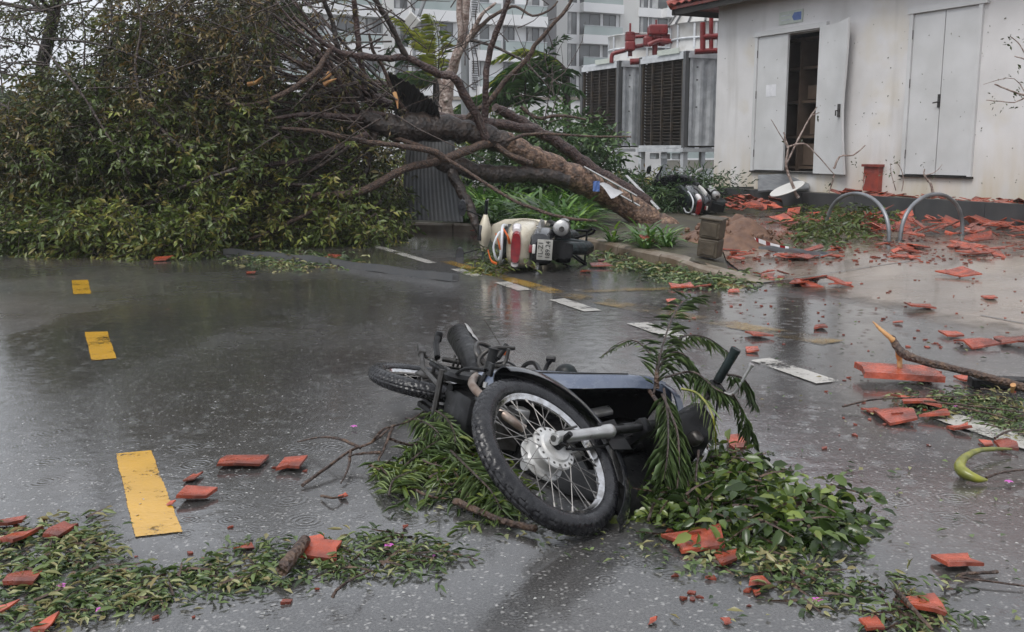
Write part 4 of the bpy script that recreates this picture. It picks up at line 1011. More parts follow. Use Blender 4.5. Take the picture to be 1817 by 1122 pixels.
def crown(name, parent, origin, spec, mtl, rr, tones=(0, 1), leaf=.085, wid=.034, droop=.5, gap=0.0, gs=1.1, nleaf=9, L_=.34):
    """spec: boxes in (px, py, depth) with a number of sprays"""
    lv = Leaves(); tws = MB(Matrix.Translation(-Vector(origin)))
    for (x0, x1, y0, y1, Y0, Y1, n, bias) in spec:
        for i in range(n):
            x = rr.uniform(x0, x1); y = rr.uniform(y0, y1); Y = rr.uniform(Y0, Y1); p = PY(x, y, Y)
            if p.z < .02: p.z = rr.uniform(.02, .25)
            if gap and noise.noise(p * gs + Vector((7, 3, 1))) < gap: continue
            d = Vector((rr.uniform(-1, .6) * 1.0, rr.uniform(-1, .5), rr.uniform(-.8, .5)))
            tn = rr.uniform(*tones) * .5 + .75 * (noise.noise(p * 1.3) * .5 + .5) - .12 + bias
            twig_sprays(lv, tws, p, d, rr, nleaf, L_ * rr.uniform(.7, 1.3), leaf, wid, droop * rr.uniform(.1, 1.3), (tn, tn))
    lv.P = [(a[0], a[1], max(a[2], .015)) for a in lv.P]
    o = lv.build(name, mtl, parent, origin=origin); o['kind'] = 'stuff'
    q = tws.build('leaf_twigs', M_['twig'], parent); q['kind'] = 'stuff'
    return o
# fallen crown: lush low front, darker middle, browned middle; ragged, with clumps and holes
crown('foliage', ft, FO, [(0, 120, 385, 432, 10.9, 12.4, 420, .05), (90, 400, 370, 452, 10.5, 12.2, 1100, .12), (380, 690, 372, 428, 11.7, 13.0, 650, .08), (590, 720, 340, 408, 12.6, 13.4, 300, .1), (0, 60, 400, 425, 11, 12, 120, .1)], L_lush, rt, gap=-.25, gs=2.2, leaf=.092, wid=.036, droop=.6)
crown('foliage', ft, FO, [(0, 470, 255, 390, 11.0, 13.0, 2100, .14), (150, 420, 170, 300, 11.4, 13.0, 600, .12), (470, 640, 320, 390, 11.6, 13, 330, .1), (470, 640, 240, 320, 12, 13.5, 90, .1)], L_lush, rt, gap=.10, gs=1.9, leaf=.095, wid=.036, droop=.5, nleaf=10)
crown('foliage', ft, FO, [(0, 480, 190, 390, 11.6, 14.5, 3000, .06), (480, 690, 300, 400, 12.6, 14.4, 520, 0), (480, 690, 180, 300, 12.8, 14.6, 170, 0), (180, 480, 20, 260, 12.0, 15, 900, .08), (60, 200, 120, 260, 12.0, 15, 330, .05), (500, 640, 130, 260, 12.5, 15, 60, .0), (0, 110, 210, 330, 12, 14, 300, 0)], L_dark, rt, gap=.0, gs=1.7, leaf=.10, wid=.04)
crown('foliage', ft, FO, [(180, 470, 10, 330, 11.4, 14.2, 760, .12), (450, 640, 10, 330, 12.4, 14.2, 200, .1), (560, 720, 150, 330, 12.6, 14.4, 160, 0), (300, 480, -60, 120, 12, 14, 380, 0), (200, 330, -60, 120, 12.5, 14.5, 180, 0), (0, 300, 180, 330, 11.3, 13, 420, 0)], L_brown, rt, gap=.0, gs=1.2, leaf=.08, wid=.027, droop=1.0)
for pts in ([(230, 310), (190, 240), (140, 160), (80, 90), (20, 30)], [(120, 260), (70, 230), (10, 190), (-60, 150)], [(330, 270), (270, 210), (240, 130), (250, 40), (230, -40)], [(420, 300), (330, 330), (250, 370), (180, 410)], [(560, 330), (480, 330), (400, 350), (330, 385)],
            [(300, 330), (220, 300), (120, 300), (20, 320)], [(500, 240), (420, 200), (330, 190), (240, 210)], [(350, 190), (280, 120), (180, 80), (90, 70)], [(620, 260), (560, 300), (500, 330), (430, 380)], [(180, 240), (170, 150), (200, 60), (190, -30)]):
    y0_ = rt.uniform(11.2, 12.4); r_ = rt.uniform(2.5, 4.5); limb('branch', [(x, y, y0_ + .15 * i) for i, (x, y) in enumerate(pts)], [r_ * (1 - .16 * i) for i in range(len(pts))], rt.choice([M_['bark_dark'], M_['twig']]), n=7)

# ---------------------------------------------------------------- battered standing tree at the far left and its neighbour
def std_tree(px, Y, label, H, spec, trunk, mtl, cat='tree', bark=M_['bark_dark'], tones=(0, 1), gap=0.0, leaf=.085, wid=.034, r0=.12):
    base = PY(px, 265, Y); base.z = 0; t = empty('standing_tree', base); tag(t, label, cat)
    m = MB(Matrix.Translation(-base)); branch_tube(m, [base] + px_path(trunk), r0, r0 * .35, rt, 4, 10); m.build('trunk', bark, t, smooth=70)
    P = px_path(trunk)
    for i in range(14):
        a = P[rt.randrange(1, len(P))]; d = Vector((rt.uniform(-1, 1), rt.uniform(-.6, .6), rt.uniform(-.2, .8))).normalized(); pts = [a]
        for k in range(5): d = (d + rv(rt, .15)).normalized(); pts.append(pts[-1] + d * rt.uniform(.25, .45))
        m = MB(Matrix.Translation(-base)); branch_tube(m, pts, r0 * .35, .006, rt, 2, 6); m.build('branch', bark, t, smooth=70)
    if spec: crown('foliage', t, base, spec, mtl, rt, gap=gap, leaf=leaf, wid=wid, tones=tones)
    return t
std_tree(40, 15.5, 'dark battered tree standing at the far left edge behind the fallen crown', 6, [(-160, 170, -120, 40, 14.2, 16.8, 380, .05), (-160, 60, 20, 250, 14.5, 16.5, 330, .0), (80, 280, -60, 200, 14.5, 16.5, 300, .0), (-100, 120, -360, -100, 15, 16, 160, 0), (0, 110, 20, 260, 14.5, 16.5, 170, -.1)],
         [(70, 150, 15.5), (95, 20, 15.4), (110, -120, 15.3), (100, -300, 15.2)], L_dark, gap=-.02)
std_tree(470, 16.5, 'taller dark tree standing behind the middle of the fallen crown', 6, [(280, 540, -230, -20, 15.2, 17.8, 380, -.05), (225, 300, -20, 100, 15.5, 17, 120, -.1), (255, 290, 0, 90, 15.6, 16.4, 110, -.1), (420, 530, -40, 70, 15.4, 17, 330, -.1), (485, 530, 0, 95, 16, 16.8, 140, -.1)],
         [(475, 160, 16.5), (480, 20, 16.4), (470, -120, 16.3), (440, -300, 16.2)], L_dark, gap=-.05)
# peeling pale trunk standing behind the fallen one
pt_base = PY(795, 300, 16.2); pt_base.z = .1
ptr = empty('stripped_tree', pt_base); tag(ptr, 'pale peeling trunk with bare broken branches left of the lamp post', 'tree')
def plimb(name, pts, rpx, mtl, n=12):
    m = MB(Matrix.Translation(-pt_base)); P = px_path(pts); P[0].z = max(P[0].z, .05)
    branch_tube(m, P, [r / 1795 * q[2] for r, q in zip(rpx, pts)], None, rt, 4, n, .08); return m.build(name, mtl, ptr, smooth=70)
plimb('trunk', [(790, 395, 16.2), (788, 300, 16.2), (790, 215, 16.2), (792, 160, 16.2), (800, 130, 16.2), (812, 95, 16.1), (822, 60, 16.1), (828, 0, 16.0), (830, -80, 16)], [14, 13, 13, 12, 10, 8, 7, 7, 5], M_['bark_pale'], 16)
plimb('branch', [(813, 95, 16.1), (817, 60, 16), (815, 20, 16), (818, -30, 16)], [5, 5, 5, 4], M_['bark_pale'])
plimb('branch', [(808, 110, 16.1), (828, 75, 16), (842, 50, 16), (856, 25, 15.9), (880, 5, 15.9)], [5, 4.5, 4, 3, 2], M_['bark_pale'])
plimb('branch', [(816, 88, 16.1), (840, 62, 16), (862, 38, 16), (890, 20, 16), (915, 12, 16), (945, 28, 15.9), (975, 18, 15.9), (990, 2, 15.9)], [4.5, 4, 3.5, 3, 2.5, 2, 1.8, 1.5], M_['stick'])
plimb('branch', [(835, 72, 16), (870, 80, 16), (905, 96, 15.9), (930, 110, 15.9), (960, 140, 15.8), (985, 170, 15.8)], [3, 2.5, 2.5, 2, 1.5, 1], M_['bark_dark'])
plimb('branch', [(792, 180, 16.1), (782, 150, 16.1), (770, 120, 16)], [5, 4, 2], M_['bark_pale'])

# ---------------------------------------------------------------- palms thrashed by the wind
def palm(base, crownp, label, nf, blow, rr, fl=1.9):
    t = empty('palm_tree', base); tag(t, label, 'palm tree'); b0 = Vector(base)
    m = MB(); m.tube(smooth_path([Vector((0, 0, 0)), (Vector(crownp) - b0) * .5 + Vector((.05, 0, 0)), Vector(crownp) - b0], 4), .09, 10); m.build('trunk', M_['bark_dark'], t, smooth=60)
    for i in range(nf):
        lv = Leaves(); a = i / nf * 6.28 + rr.uniform(-.3, .3)
        d = (Vector((math.cos(a) * .8, math.sin(a) * .8, rr.uniform(.1, .9))) + Vector(blow) * rr.uniform(.6, 1.2)).normalized(); cur = Vector(crownp) - b0; pts = [cur.copy()]; N_ = 14
        for k in range(N_): d = (d + Vector((blow[0] * .04, 0, -.11))).normalized(); cur = cur + d * fl / N_; pts.append(cur.copy())
        st = MB(); st.tube(pts, [.018 - .0011 * k for k in range(N_ + 1)], 4, caps=False)
        fr = st.build('frond_rib', M_['twig'], t); tone = rr.uniform(.3, .7) if rr.random() < .75 else rr.uniform(.8, 1)
        for k in range(2, N_ * 3):
            u = k / (N_ * 3); j = int(u * N_); q = pts[j].lerp(pts[j + 1], u * N_ - j); ax = (pts[j + 1] - pts[j]).normalized(); sd_ = ax.cross(Vector((0, 0, 1))).normalized()
            for sg in (1, -1):
                ld = (ax * .7 + sd_ * sg * .75 + Vector((blow[0] * .5, 0, -.45)) + rv(rr, .16)).normalized()
                lv.add(q, ld, (sd_ * .3 + Vector((0, 0, 1)) + rv(rr, .2)), .50 * (1 - abs(u - .45) * .9), .016, min(1, max(0, tone + rr.uniform(-.12, .12))))
        lv.build('frond', L_palm, t)
    return t
rp = random.Random(5)
palm(PY(760, 300, 24) * 1.0 - Vector((0, 0, PY(760, 300, 24).z)), PY(775, 150, 24), 'wind blown palm behind the pale trunk', 16, (-.8, 0, .1), rp, 2.1)
palm(PY(1000, 300, 22) - Vector((0, 0, PY(1000, 300, 22).z)), PY(1004, 122, 22), 'palm left of the cooling towers with fronds blown left', 15, (-1.3, 0, .25), rp, 1.8)
palm(PY(650, 300, 25) - Vector((0, 0, PY(650, 300, 25).z)), PY(655, 150, 25), 'low palm showing between the swept branches', 12, (-.7, 0, .1), rp, 1.8)

# ---------------------------------------------------------------- shrubs
def shrub(px, py, Y, w, h, n, label, mtl, rr, leaf=.08, wid=.035, tones=(0, 1), group=None, name='shrub', L_=.35, droop=.4):
    base = PY(px, py, Y); base.z = .1; t = empty(name, base); tag(t, label, 'shrub', group); lv = Leaves(); tws = MB()
    for i in range(9):
        a = rr.uniform(0, 6.28); d = Vector((math.cos(a) * .5, math.sin(a) * .5, 1)).normalized(); pts = [Vector((0, 0, 0))]
        for k in range(4): d = (d + rv(rr, .12)).normalized(); pts.append(pts[-1] + d * h / 4)
        tws.tube(pts, [.018, .014, .01, .007, .004], 5, caps=False)
    for i in range(n):
        u = rr.random() ** .45; a = rr.uniform(0, 6.28); ph = rr.uniform(0, 1)
        p = Vector((math.cos(a) * w * u * math.sqrt(1 - (ph - .4) ** 2), math.sin(a) * w * u * .8, h * (.08 + .92 * ph) * (1 - .25 * u)))
        if noise.noise(p * 2.2 + Vector((px * .01, 0, 0))) < -.22: continue
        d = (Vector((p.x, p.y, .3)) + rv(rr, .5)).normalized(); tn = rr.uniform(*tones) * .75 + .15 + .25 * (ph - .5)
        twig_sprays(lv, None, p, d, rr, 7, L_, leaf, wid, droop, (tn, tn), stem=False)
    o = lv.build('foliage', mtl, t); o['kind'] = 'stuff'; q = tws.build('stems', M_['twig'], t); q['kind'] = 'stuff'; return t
rs_ = random.Random(77)
shrub(960, 330, 17.5, 1.2, 1.9, 620, 'tall dark shrub between the pale trunk and the left cooling tower', L_green, rs_, leaf=.14, wid=.06, tones=(.3, 1))
shrub(1010, 330, 17.0, .9, 1.7, 480, 'mid green shrub against the left cooling tower', L_green, rs_, leaf=.14, wid=.05)
shrub(900, 330, 18.5, 1.2, 1.4, 480, 'bushy shrub behind the forks of the fallen trunk', L_green, rs_, leaf=.12, wid=.045)
shrub(700, 330, 17.5, 1.5, 1.7, 360, 'leafy shrub left of the leaning sheet metal', L_lush, rs_, leaf=.10, wid=.04)
shrub(600, 330, 18, 1.6, 1.8, 380, 'leafy shrub hidden behind the low branches', L_lush, rs_, leaf=.10, wid=.04)
shrub(1165, 330, 19.5, 1.1, .5, 380, 'low browning hedge plant under the near cooling tower', L_brown, rs_, leaf=.10, wid=.025, tones=(.4, 1))
shrub(1235, 330, 18.5, .9, .6, 420, 'low dark hedge plant at the corner of the white building', L_green, rs_, leaf=.10, wid=.028, tones=(0, .6))
shrub(1090, 330, 19.5, .8, .6, 260, 'low hedge plant under the left cooling tower', L_lush, rs_, leaf=.12, wid=.04)
shrub(1195, 345, 16.8, .9, .5, 480, 'tousled green shrub right of the ladders', L_green, rs_, leaf=.12, wid=.026, tones=(.1, .8))
shrub(1120, 345, 17.2, .8, .5, 380, 'small shrub behind the foot of the fallen trunk', L_green, rs_, leaf=.11, wid=.03, tones=(.1, .8))

# strap leaved plants of the bed: three clump meshes shared by many copies
rc = random.Random(9); clumps = []
for v in range(4):
    lv = Leaves(); nb_ = 34
    for i in range(nb_):
        a = rc.uniform(0, 6.28); tilt = rc.uniform(.25, 1.25); L_ = rc.uniform(.26, .52)
        p = Vector((math.cos(a) * .03, math.sin(a) * .03, 0)); d = Vector((math.cos(a) * math.sin(tilt), math.sin(a) * math.sin(tilt), math.cos(tilt)))
        n_ = Vector((-math.cos(a) * math.cos(tilt), -math.sin(a) * math.cos(tilt), math.sin(tilt))); w = rc.uniform(.026, .042)
        tone = min(1, max(0, rc.gauss(.5, .22))); h = L_ * .55
        lv.add(p, d, n_, h, w, tone); d2 = (d + Vector((math.cos(a) * .5, math.sin(a) * .5, -.55)) * rc.uniform(.6, 1.3)).normalized(); lv.add(p + d * h * .93, d2, n_ + Vector((math.cos(a), math.sin(a), 0)) * .5, L_ * .6, w, tone)
    clumps.append(leaf_mesh('strap_leaf_plant', lv.P, lv.D, lv.N, lv.L, lv.W, lv.T, L_strap, BLADE))
def in_bed(x, y):
    return y > kerb_front_y(x) + .28
spots = []
tries = 0
while len(spots) < 210 and tries < 20000:
    tries += 1
    px = rc.uniform(825, 1250); py = rc.uniform(345, 440); p = G(px, py, .12)
    if 1030 < px < 1215 and 345 < py < 427: continue
    if px > 1225 and py > 385: continue
    if p.x > kerb[-1].x - .5 or not in_bed(p.x, p.y) or p.y > 17.5: continue
    if any((p - q).length < .24 for q in spots): continue
    spots.append(p)
for i, p in enumerate(sorted(spots, key=lambda q: q.y)):
    o = link('strap_leaf_plant', clumps[i % 4], None, (p.x, p.y, .10)); o.rotation_euler = (rc.uniform(-.15, .15), rc.uniform(-.15, .15), rc.uniform(0, 6.28)); zx = (p.x / p.y) * 1771 + 908; s = rc.uniform(.9, 1.4) * (.62 if 1050 < zx < 1215 and p.y < 13.3 else 1); o.scale = (s, s, s)
    zx = (o.location.x / o.location.y) * 1771 + 908
    k_ = ('bright green strap leaved plant at the foot of the fallen trunk', 'strap leaved plants at the trunk foot') if zx > 1130 else \
         (('strap leaved plant behind the fallen scooter, under the trunk', 'strap leaved plants behind the scooter') if zx > 960 else ('strap leaved plant beside the leaning corrugated sheet', 'strap leaved plants beside the sheet'))
    if o.location.y > 13.6: k_ = ('strap leaved plant at the back of the bed beyond the trunk', 'strap leaved plants at the back of the bed')
    tag(o, k_[0], 'plant', k_[1])
palm(PY(905, 300, 21) - Vector((0, 0, PY(905, 300, 21).z)), PY(930, 190, 21), 'low palm between the lamp post and the cooling towers', 13, (-.5, 0, .3), rp, 1.7)
# distant vegetation
rdv = random.Random(19)
def far_mass(name, label, px0, px1, Y, h0, h1, n, mtl, kind='stuff'):
    lv = Leaves()
    for i in range(n):
        x = rdv.uniform(px0, px1); p = PY(x, 265, Y + rdv.uniform(-2, 3)); hh = h0 + (h1 - h0) * (noise.noise(Vector((x * .012, Y, 0))) * .5 + .5); p.z = rdv.random() ** .7 * hh
        for k in range(5): lv.add(p + rv(rdv, .25), rv(rdv), rv(rdv) + Vector((0, 0, 1)), .5, .3, rdv.random())
    o = lv.build(name, mtl); tag(o, label, 'trees', kind=kind); return o
far_mass('distant_trees', 'hazy far tree line behind the fallen crown', -150, 560, 42, 1.8, 4.2, 2600, L_far)
shrub(640, 330, 16.5, 1.7, 1.3, 420, 'bright leafy shrub seen through the bare lower branches', L_lush, rs_, leaf=.10, wid=.04, tones=(.4, 1))
shrub(680, 345, 15.5, .9, .9, 240, 'leafy shrub beside the leaning corrugated sheet', L_lush, rs_, leaf=.10, wid=.04, tones=(.4, 1))
far_mass('distant_hedge', 'far hedge beyond the boundary wall', 500, 1040, 36, 1.5, 2.9, 1300, L_far)

hz = MB(); hz.box((0, 150, 19.5), (400, 380, 41)); 
hm = bpy.data.materials.new('rain_haze'); hm.use_nodes = True; N = hm.node_tree.nodes; N.remove(N['Principled BSDF'])
pv = N.new('ShaderNodeVolumePrincipled'); pv.inputs['Color'].default_value = (.93, .94, .96, 1); pv.inputs['Density'].default_value = .0011
hm.node_tree.links.new(pv.outputs[0], N['Material Output'].inputs['Volume'])
tag(hz.build('haze', hm), kind='stuff')
# ================================================================== THE FALLEN MOTORCYCLE (foreground)
def orth(a, b):
    a = Vector(a).normalized(); b = Vector(b); b = (b - a * b.dot(a)).normalized(); return a, b
M_['spoke'] = mat('dull_spoke', (.30, .29, .28), .4, metal=.7, var=(.16, .15, .14), nscale=30)
nb_, fb_ = orth((.2, .1, .975), (.386, -.925, .02))
ub_ = nb_.cross(fb_).normalized()      # right x forward = up
RA = Vector((-.36, 4.32, .125))        # rear axle
MBK = Matrix(((fb_.x, -nb_.x, ub_.x, RA.x), (fb_.y, -nb_.y, ub_.y, RA.y), (fb_.z, -nb_.z, ub_.z, RA.z), (0, 0, 0, 1)))
# front end, steered: wheel centre, its axis (right side up) and the fork direction
WC = PY(971, 806, 1.0); t_ = (.218 - CAMH) / (WC.z - CAMH); WC = CAMP + (WC - CAMP) * t_
nf_, sf_ = orth((.60, -.40, .69), (.667, .73, -.12))
ff_ = sf_.cross(nf_).normalized()
MWF = Matrix(((ff_.x, sf_.x, nf_.x, WC.x), (ff_.y, sf_.y, nf_.y, WC.y), (ff_.z, sf_.z, nf_.z, WC.z), (0, 0, 0, 1)))   # local z = axle (right side)
bike = empty('motorcycle', (RA.x + .35, RA.y - .5, 0)); tag(bike, 'black and blue grey motorcycle lying on its side in the foreground', 'motorcycle')
BO = Matrix.Translation(-Vector(bike.location))
LB = BO @ MBK; LW = BO @ MWF
def BR(x, z, r): return Vector((x, -r, z))   # bike local: forward, up from axle height, right-hand offset
def tyre(T, R0, w, name, parent, mtl, segs=360, blocks=66, inner=.215):
    """tyre with cut tread: zigzag grooves really recessed"""
    K = 30; vs = []; fs = []
    prof = []
    for j in range(K + 1):
        a = -math.pi * .80 + 2 * math.pi * .80 * j / K
        rr_ = w * math.cos(a) * 1.0; h = w * .94 * math.sin(a)
        prof.append((R0 - w * 1.02 + rr_ * 1.02, h, a))
    for i in range(segs):
        th = 2 * math.pi * i / segs
        for (r, h, a) in prof:
            g = 0
            if abs(a) < 1.12:
                ph = (i / segs * blocks + abs(a) * .75 * (1 if a > 0 else -1) * .9) % 1.0
                if ph < .17: g = .004
                if abs(abs(a) - .55) < .07 and (int(i / segs * blocks) % 2): g = .004
                if abs(a) < .06: g = .004
            vs.append(((r - g) * math.cos(th), (r - g) * math.sin(th), h * (1 - g * 2)))
    k = K + 1
    for i in range(segs):
        i2 = (i + 1) % segs
        for j in range(K): fs.append((i * k + j, i2 * k + j, i2 * k + j + 1, i * k + j + 1))
    m = MB(T); m.add(vs, fs); return m.build(name, mtl, parent, smooth=38)
def wheel(T, parent, R0, w, front=True, spokes=36, drum=.072, name='wheel'):
    """local Z is the axle"""
    rimR = R0 - w * 1.72
    rim = MB(T); hw = w * .60
    prof = [(rimR + .012, hw), (rimR + .014, hw - .004), (rimR + .004, hw - .006), (rimR - .004, hw * .6), (rimR - .013, hw * .3), (rimR - .015, 0), (rimR - .013, -hw * .3), (rimR - .004, -hw * .6), (rimR + .004, -hw + .006), (rimR + .014, -hw + .004), (rimR + .012, -hw),
            (rimR + .001, -hw * .95), (rimR - .008, -hw * .55), (rimR - .019, -hw * .25), (rimR - .020, 0), (rimR - .019, hw * .25), (rimR - .008, hw * .55), (rimR + .001, hw * .95)]
    rim.lathe(prof, 96, closed_prof=True); w_ = rim.build(name, M_['chrome'], parent, smooth=40)
    tyre(T, R0, w, 'tyre', w_, M_['tread'])
    sp = random.Random(4)
    for i in range(spokes):
        side = 1 if i % 2 else -1; a = 2 * math.pi * i / spokes; off = (1 if (i // 2) % 2 else -1) * R(52)
        rh = drum * .93; zh = .022 * side + (.012 if front else 0)
        p0 = Vector((rh * math.cos(a + off * .62), rh * math.sin(a + off * .62), zh + .008 * side)); p1 = Vector((( rimR - .016) * math.cos(a), (rimR - .016) * math.sin(a), .004 * side))
        m = MB(T); m.tube([p0, p1], .0014, 6); nip = p1 + (p0 - p1).normalized() * .016; m.tube([p1, nip], .0032, 6); m.build('spoke', M_['spoke'], w_)
    return w_
fw = wheel(LW, bike, .281, .034, name='front_wheel')
# hub: two flanges and a domed brake panel
h = MB(LW); h.lathe([(.0, .047), (.050, .046), (.056, .040), (.074, .038), (.078, .034), (.078, .028), (.066, .026), (.062, .012), (.060, -.012), (.066, -.022), (.078, -.024), (.080, -.030), (.074, -.036), (.03, -.040), (0, -.040)], 56)
hub = h.build('hub', M_['drum'], fw, smooth=30)
for i in range(18):
    a = i * 2 * math.pi / 18; m = MB(LW); m.lathe([(.0042, .0385), (.0046, .0395), (.0025, .0400), (0.0, .0392)], 8, M=Matrix.Translation((.066 * math.cos(a), .066 * math.sin(a), 0))); m.build('spoke_hole', M_['dull_steel'], fw)
m = MB(LW); m.tube([(0, 0, .044), (0, 0, .062)], .017, 16); m.tube([(0, 0, .062), (0, 0, .115)], .0095, 6); m.lathe([(.018, .064), (.018, .078), (.012, .080), (.012, .064)], 6, closed_prof=True); m.build('axle', M_['black_plastic'], fw)
m = MB(LW); m.tube([(-.012, .03, .046), (-.05, .07, .050), (-.052, .13, .060)], .004, 8); m.tube([(-.03, .02, .05), (.01, .045, .054)], .007, 8); m.build('brake_arm', M_['dull_steel'], fw)
# fork sliders: right one (up) bright, left one below the wheel; both carry on to the steering head
fk = MB(LW)
fr = .074; x0 = -.012
fk.tube([(x0, -.028, fr), (x0, .0, fr), (x0, .20, fr), (x0, .225, fr), (x0, .232, fr), (x0, .262, fr), (x0, .268, fr)], [.0175, .0185, .0195, .0195, .0235, .0245, .0215], 24)
fk.rbox((x0 - .002, .006, fr - .012), (.036, .042, .05), .008); fk.tube([(x0 + .006, -.034, fr), (x0 + .006, -.028, fr)], .016, 20)
fs_ = fk.build('fork_slider', M_['alloy'], bike, smooth=40)
m = MB(LW); m.tube([(x0, -.036, fr), (x0, -.030, fr)], .010, 16); m.tube([(x0, -.01, fr - .028), (x0, -.01, fr + .002)], .0135, 6); m.build('axle_nut', M_['dull_steel'], bike)
m = MB(LW); m.tube([(x0, -.03, -fr), (x0, .26, -fr)], .019, 16); m.build('fork_slider', M_['alloy'], bike, smooth=40)
m = MB(LW)
for sgn in (1, -1): m.tube([(x0, .26, fr * sgn), (x0 - .0, .74, fr * sgn)], .0145, 14)
m.rbox((x0, .46, 0), (.06, .05, .19), .012); m.rbox((x0, .64, 0), (.06, .04, .19), .012); m.tube([(x0 - .03, .44, 0), (x0 - .03, .66, 0)], .03, 16)
m.build('fork_tube', M_['black_plastic'], bike, smooth=40)
m = MB(LW); m.tube([(x0 + .03, .03, .052), (x0 + .045, .12, .058), (x0 + .03, .30, .05), (x0, .45, .03)], .0042, 8); m.build('brake_cable', M_['black_plastic'], bike)
# front mudguard hugging the wheel: a curved channel
def guard(T, R0, w, a0, a1, z0, name, mtl, parent, drop=.045, n=36, flare=0.0):
    g = []
    for i in range(n + 1):
        a = a0 + (a1 - a0) * i / n; row = []; tp = math.sin(math.pi * min(1, max(0, (i / n)))) ** .35 if 0 < i < n else .25
        for j in range(13):
            u = -1 + 2 * j / 12; r = R0 - drop * abs(u) ** 3.0 * (.55 + .45 * tp) + flare * (i / n) ** 2; z = z0 + w * u * (1 - .12 * abs(u) ** 4) * (.72 + .28 * tp)
            row.append(Vector((r * math.cos(a), r * math.sin(a), z)))
        g.append(row)
    m = MB(T); m.sheet(g, .0035); return m.build(name, mtl, parent, smooth=50)
guard(LW, .322, .062, R(18), R(182), 0, 'front_mudguard', M_['black_gloss'], bike, drop=.055)
m = MB(LW)
for sgn in (1, -1): m.sheet([[Vector((x0 - .04, .24, .060 * sgn)), Vector((x0 + .06, .24, .060 * sgn))], [Vector((x0 - .05, .34, .060 * sgn)), Vector((x0 + .07, .34, .060 * sgn))]], .005)
m.build('mudguard_stay', M_['black_plastic'], bike)
# rear wheel
LR = LB @ Matrix(((1, 0, 0, 0), (0, 0, -1, 0), (0, 1, 0, 0), (0, 0, 0, 1)))   # local Z -> right-hand side
rw = wheel(LR, bike, .281, .039, front=False, name='rear_wheel')
h = MB(LR); h.lathe([(0, .05), (.055, .05), (.078, .035), (.078, .028), (.062, .02), (.062, -.03), (.078, -.035), (.05, -.05), (0, -.05)], 40); h.build('hub', M_['dull_steel'], rw, smooth=30)
h = MB(LR); h.lathe([(.085, -.06), (.088, -.058), (.088, -.055), (.03, -.055)], 40); h.tube([(0, 0, -.09), (0, 0, .11)], .009, 8); h.build('sprocket', M_['dull_steel'], rw)
guard(LB @ Matrix(((1, 0, 0, 0), (0, 0, -1, 0), (0, 1, 0, 0), (0, 0, 0, 1))), .315, .075, R(20), R(150), 0, 'rear_mudguard', M_['black_plastic'], bike, drop=.05)
def part(name, mtl, fn, smooth=40, parent=None):
    m = MB(LB); fn(m); return m.build(name, mtl, parent or bike, smooth=smooth)
def sw(m):
    for r in (.085, -.085): m.tube([BR(-.03, 0, r), BR(.18, .0, r), BR(.45, .04, r * .9)], .017, 8)
    m.tube([BR(.45, .04, .08), BR(.45, .04, -.08)], .022, 8)
part('swingarm', M_['black_plastic'], sw)
for r in (.115, -.10):
    def sh(m, r=r):
        m.tube([BR(.0, .03, r), BR(.10, .34, r)], .012, 10)
        for i in range(11):
            p = BR(.0, .03, r).lerp(BR(.10, .34, r), .15 + .06 * i); q = p + (BR(.1, .31, 0)).normalized() * .009; m.tube([p, q], .026, 12)
        m.tube([BR(.065, .24, r), BR(.095, .33, r)], .030, 12)
    part('shock_absorber', M_['dull_steel'], sh)
# silencer rising to the rear with a bright heat shield, and its pipe
def mf(m): m.tube([BR(.40, .05, .11), BR(.32, .075, .125), BR(.26, .09, .135), BR(-.04, .15, .175), BR(-.28, .195, .20), BR(-.315, .20, .203)], [.018, .032, .048, .057, .058, .046], 22)
part('silencer', M_['black_plastic'], mf)
def mf2(m):
    g = []
    for i in range(7):
        u = i / 6; c = BR(-.02, .145, .172).lerp(BR(-.29, .197, .201), u); row = []
        for j in range(9):
            a = R(-50 + 125 * j / 8); row.append(c + Vector((0, -math.cos(R(90) - a) * 0, 0)) + (BR(0, math.cos(a), 0) + BR(0, 0, math.sin(a))) * (.064 + .003 * math.sin(u * 9)))
        g.append(row)
    m.sheet(g, .003)
part('heat_shield', M_['drum'], mf2)
part('exhaust_pipe', M_['rusty_pipe'], lambda m: m.tube(smooth_path([BR(.40, .05, .11), BR(.50, .0, .13), BR(.66, -.07, .11), BR(.86, -.02, .06), BR(.90, .06, .02)], 5), .0165, 14))
# rails, pegs and pedals that stick up on the right side
def rails(m): m.tube(smooth_path([BR(.40, .16, .10), BR(.34, .10, .155), BR(.30, .06, .20), BR(.20, .10, .23), BR(.17, .17, .22)], 4), .0095, 10)
part('passenger_peg_bracket', M_['dull_steel'], rails)
part('passenger_peg', M_['black_plastic'], lambda m: (m.tube([BR(.30, .16, .19), BR(.28, .20, .25)], .013, 10), m.tube([BR(.30, .16, .19), BR(.29, .13, .15)], .010, 8)))
def rail2(m): m.tube(smooth_path([BR(.46, .10, .10), BR(.40, .04, .17), BR(.40, .08, .235), BR(.36, .20, .25)], 4), .009, 10)
part('frame_loop', M_['dull_steel'], rail2)
def stand(m):
    m.tube([BR(.38, -.10, .05), BR(.20, -.12, .09), BR(.06, -.09, .13)], .011, 8); m.rbox(BR(.02, -.08, .14), (.10, .03, .035), .006, rot=(0, R(12), R(10)))
    m.tube([BR(.38, -.10, .12), BR(.38, -.10, -.1)], .014, 8)
part('centre_stand', M_['dull_steel'], stand)
part('chain_case', M_['black_plastic'], lambda m: m.rbox(BR(.25, .0, -.10), (.55, .03, .08), .012))
def cs(m):
    m.tube([BR(.10, -.03, .13), BR(.02, -.02, .175), BR(-.03, .0, .20)], .014, 8); m.rbox(BR(-.05, .01, .205), (.035, .05, .03), .008)
part('stand_foot', M_['black_plastic'], cs)
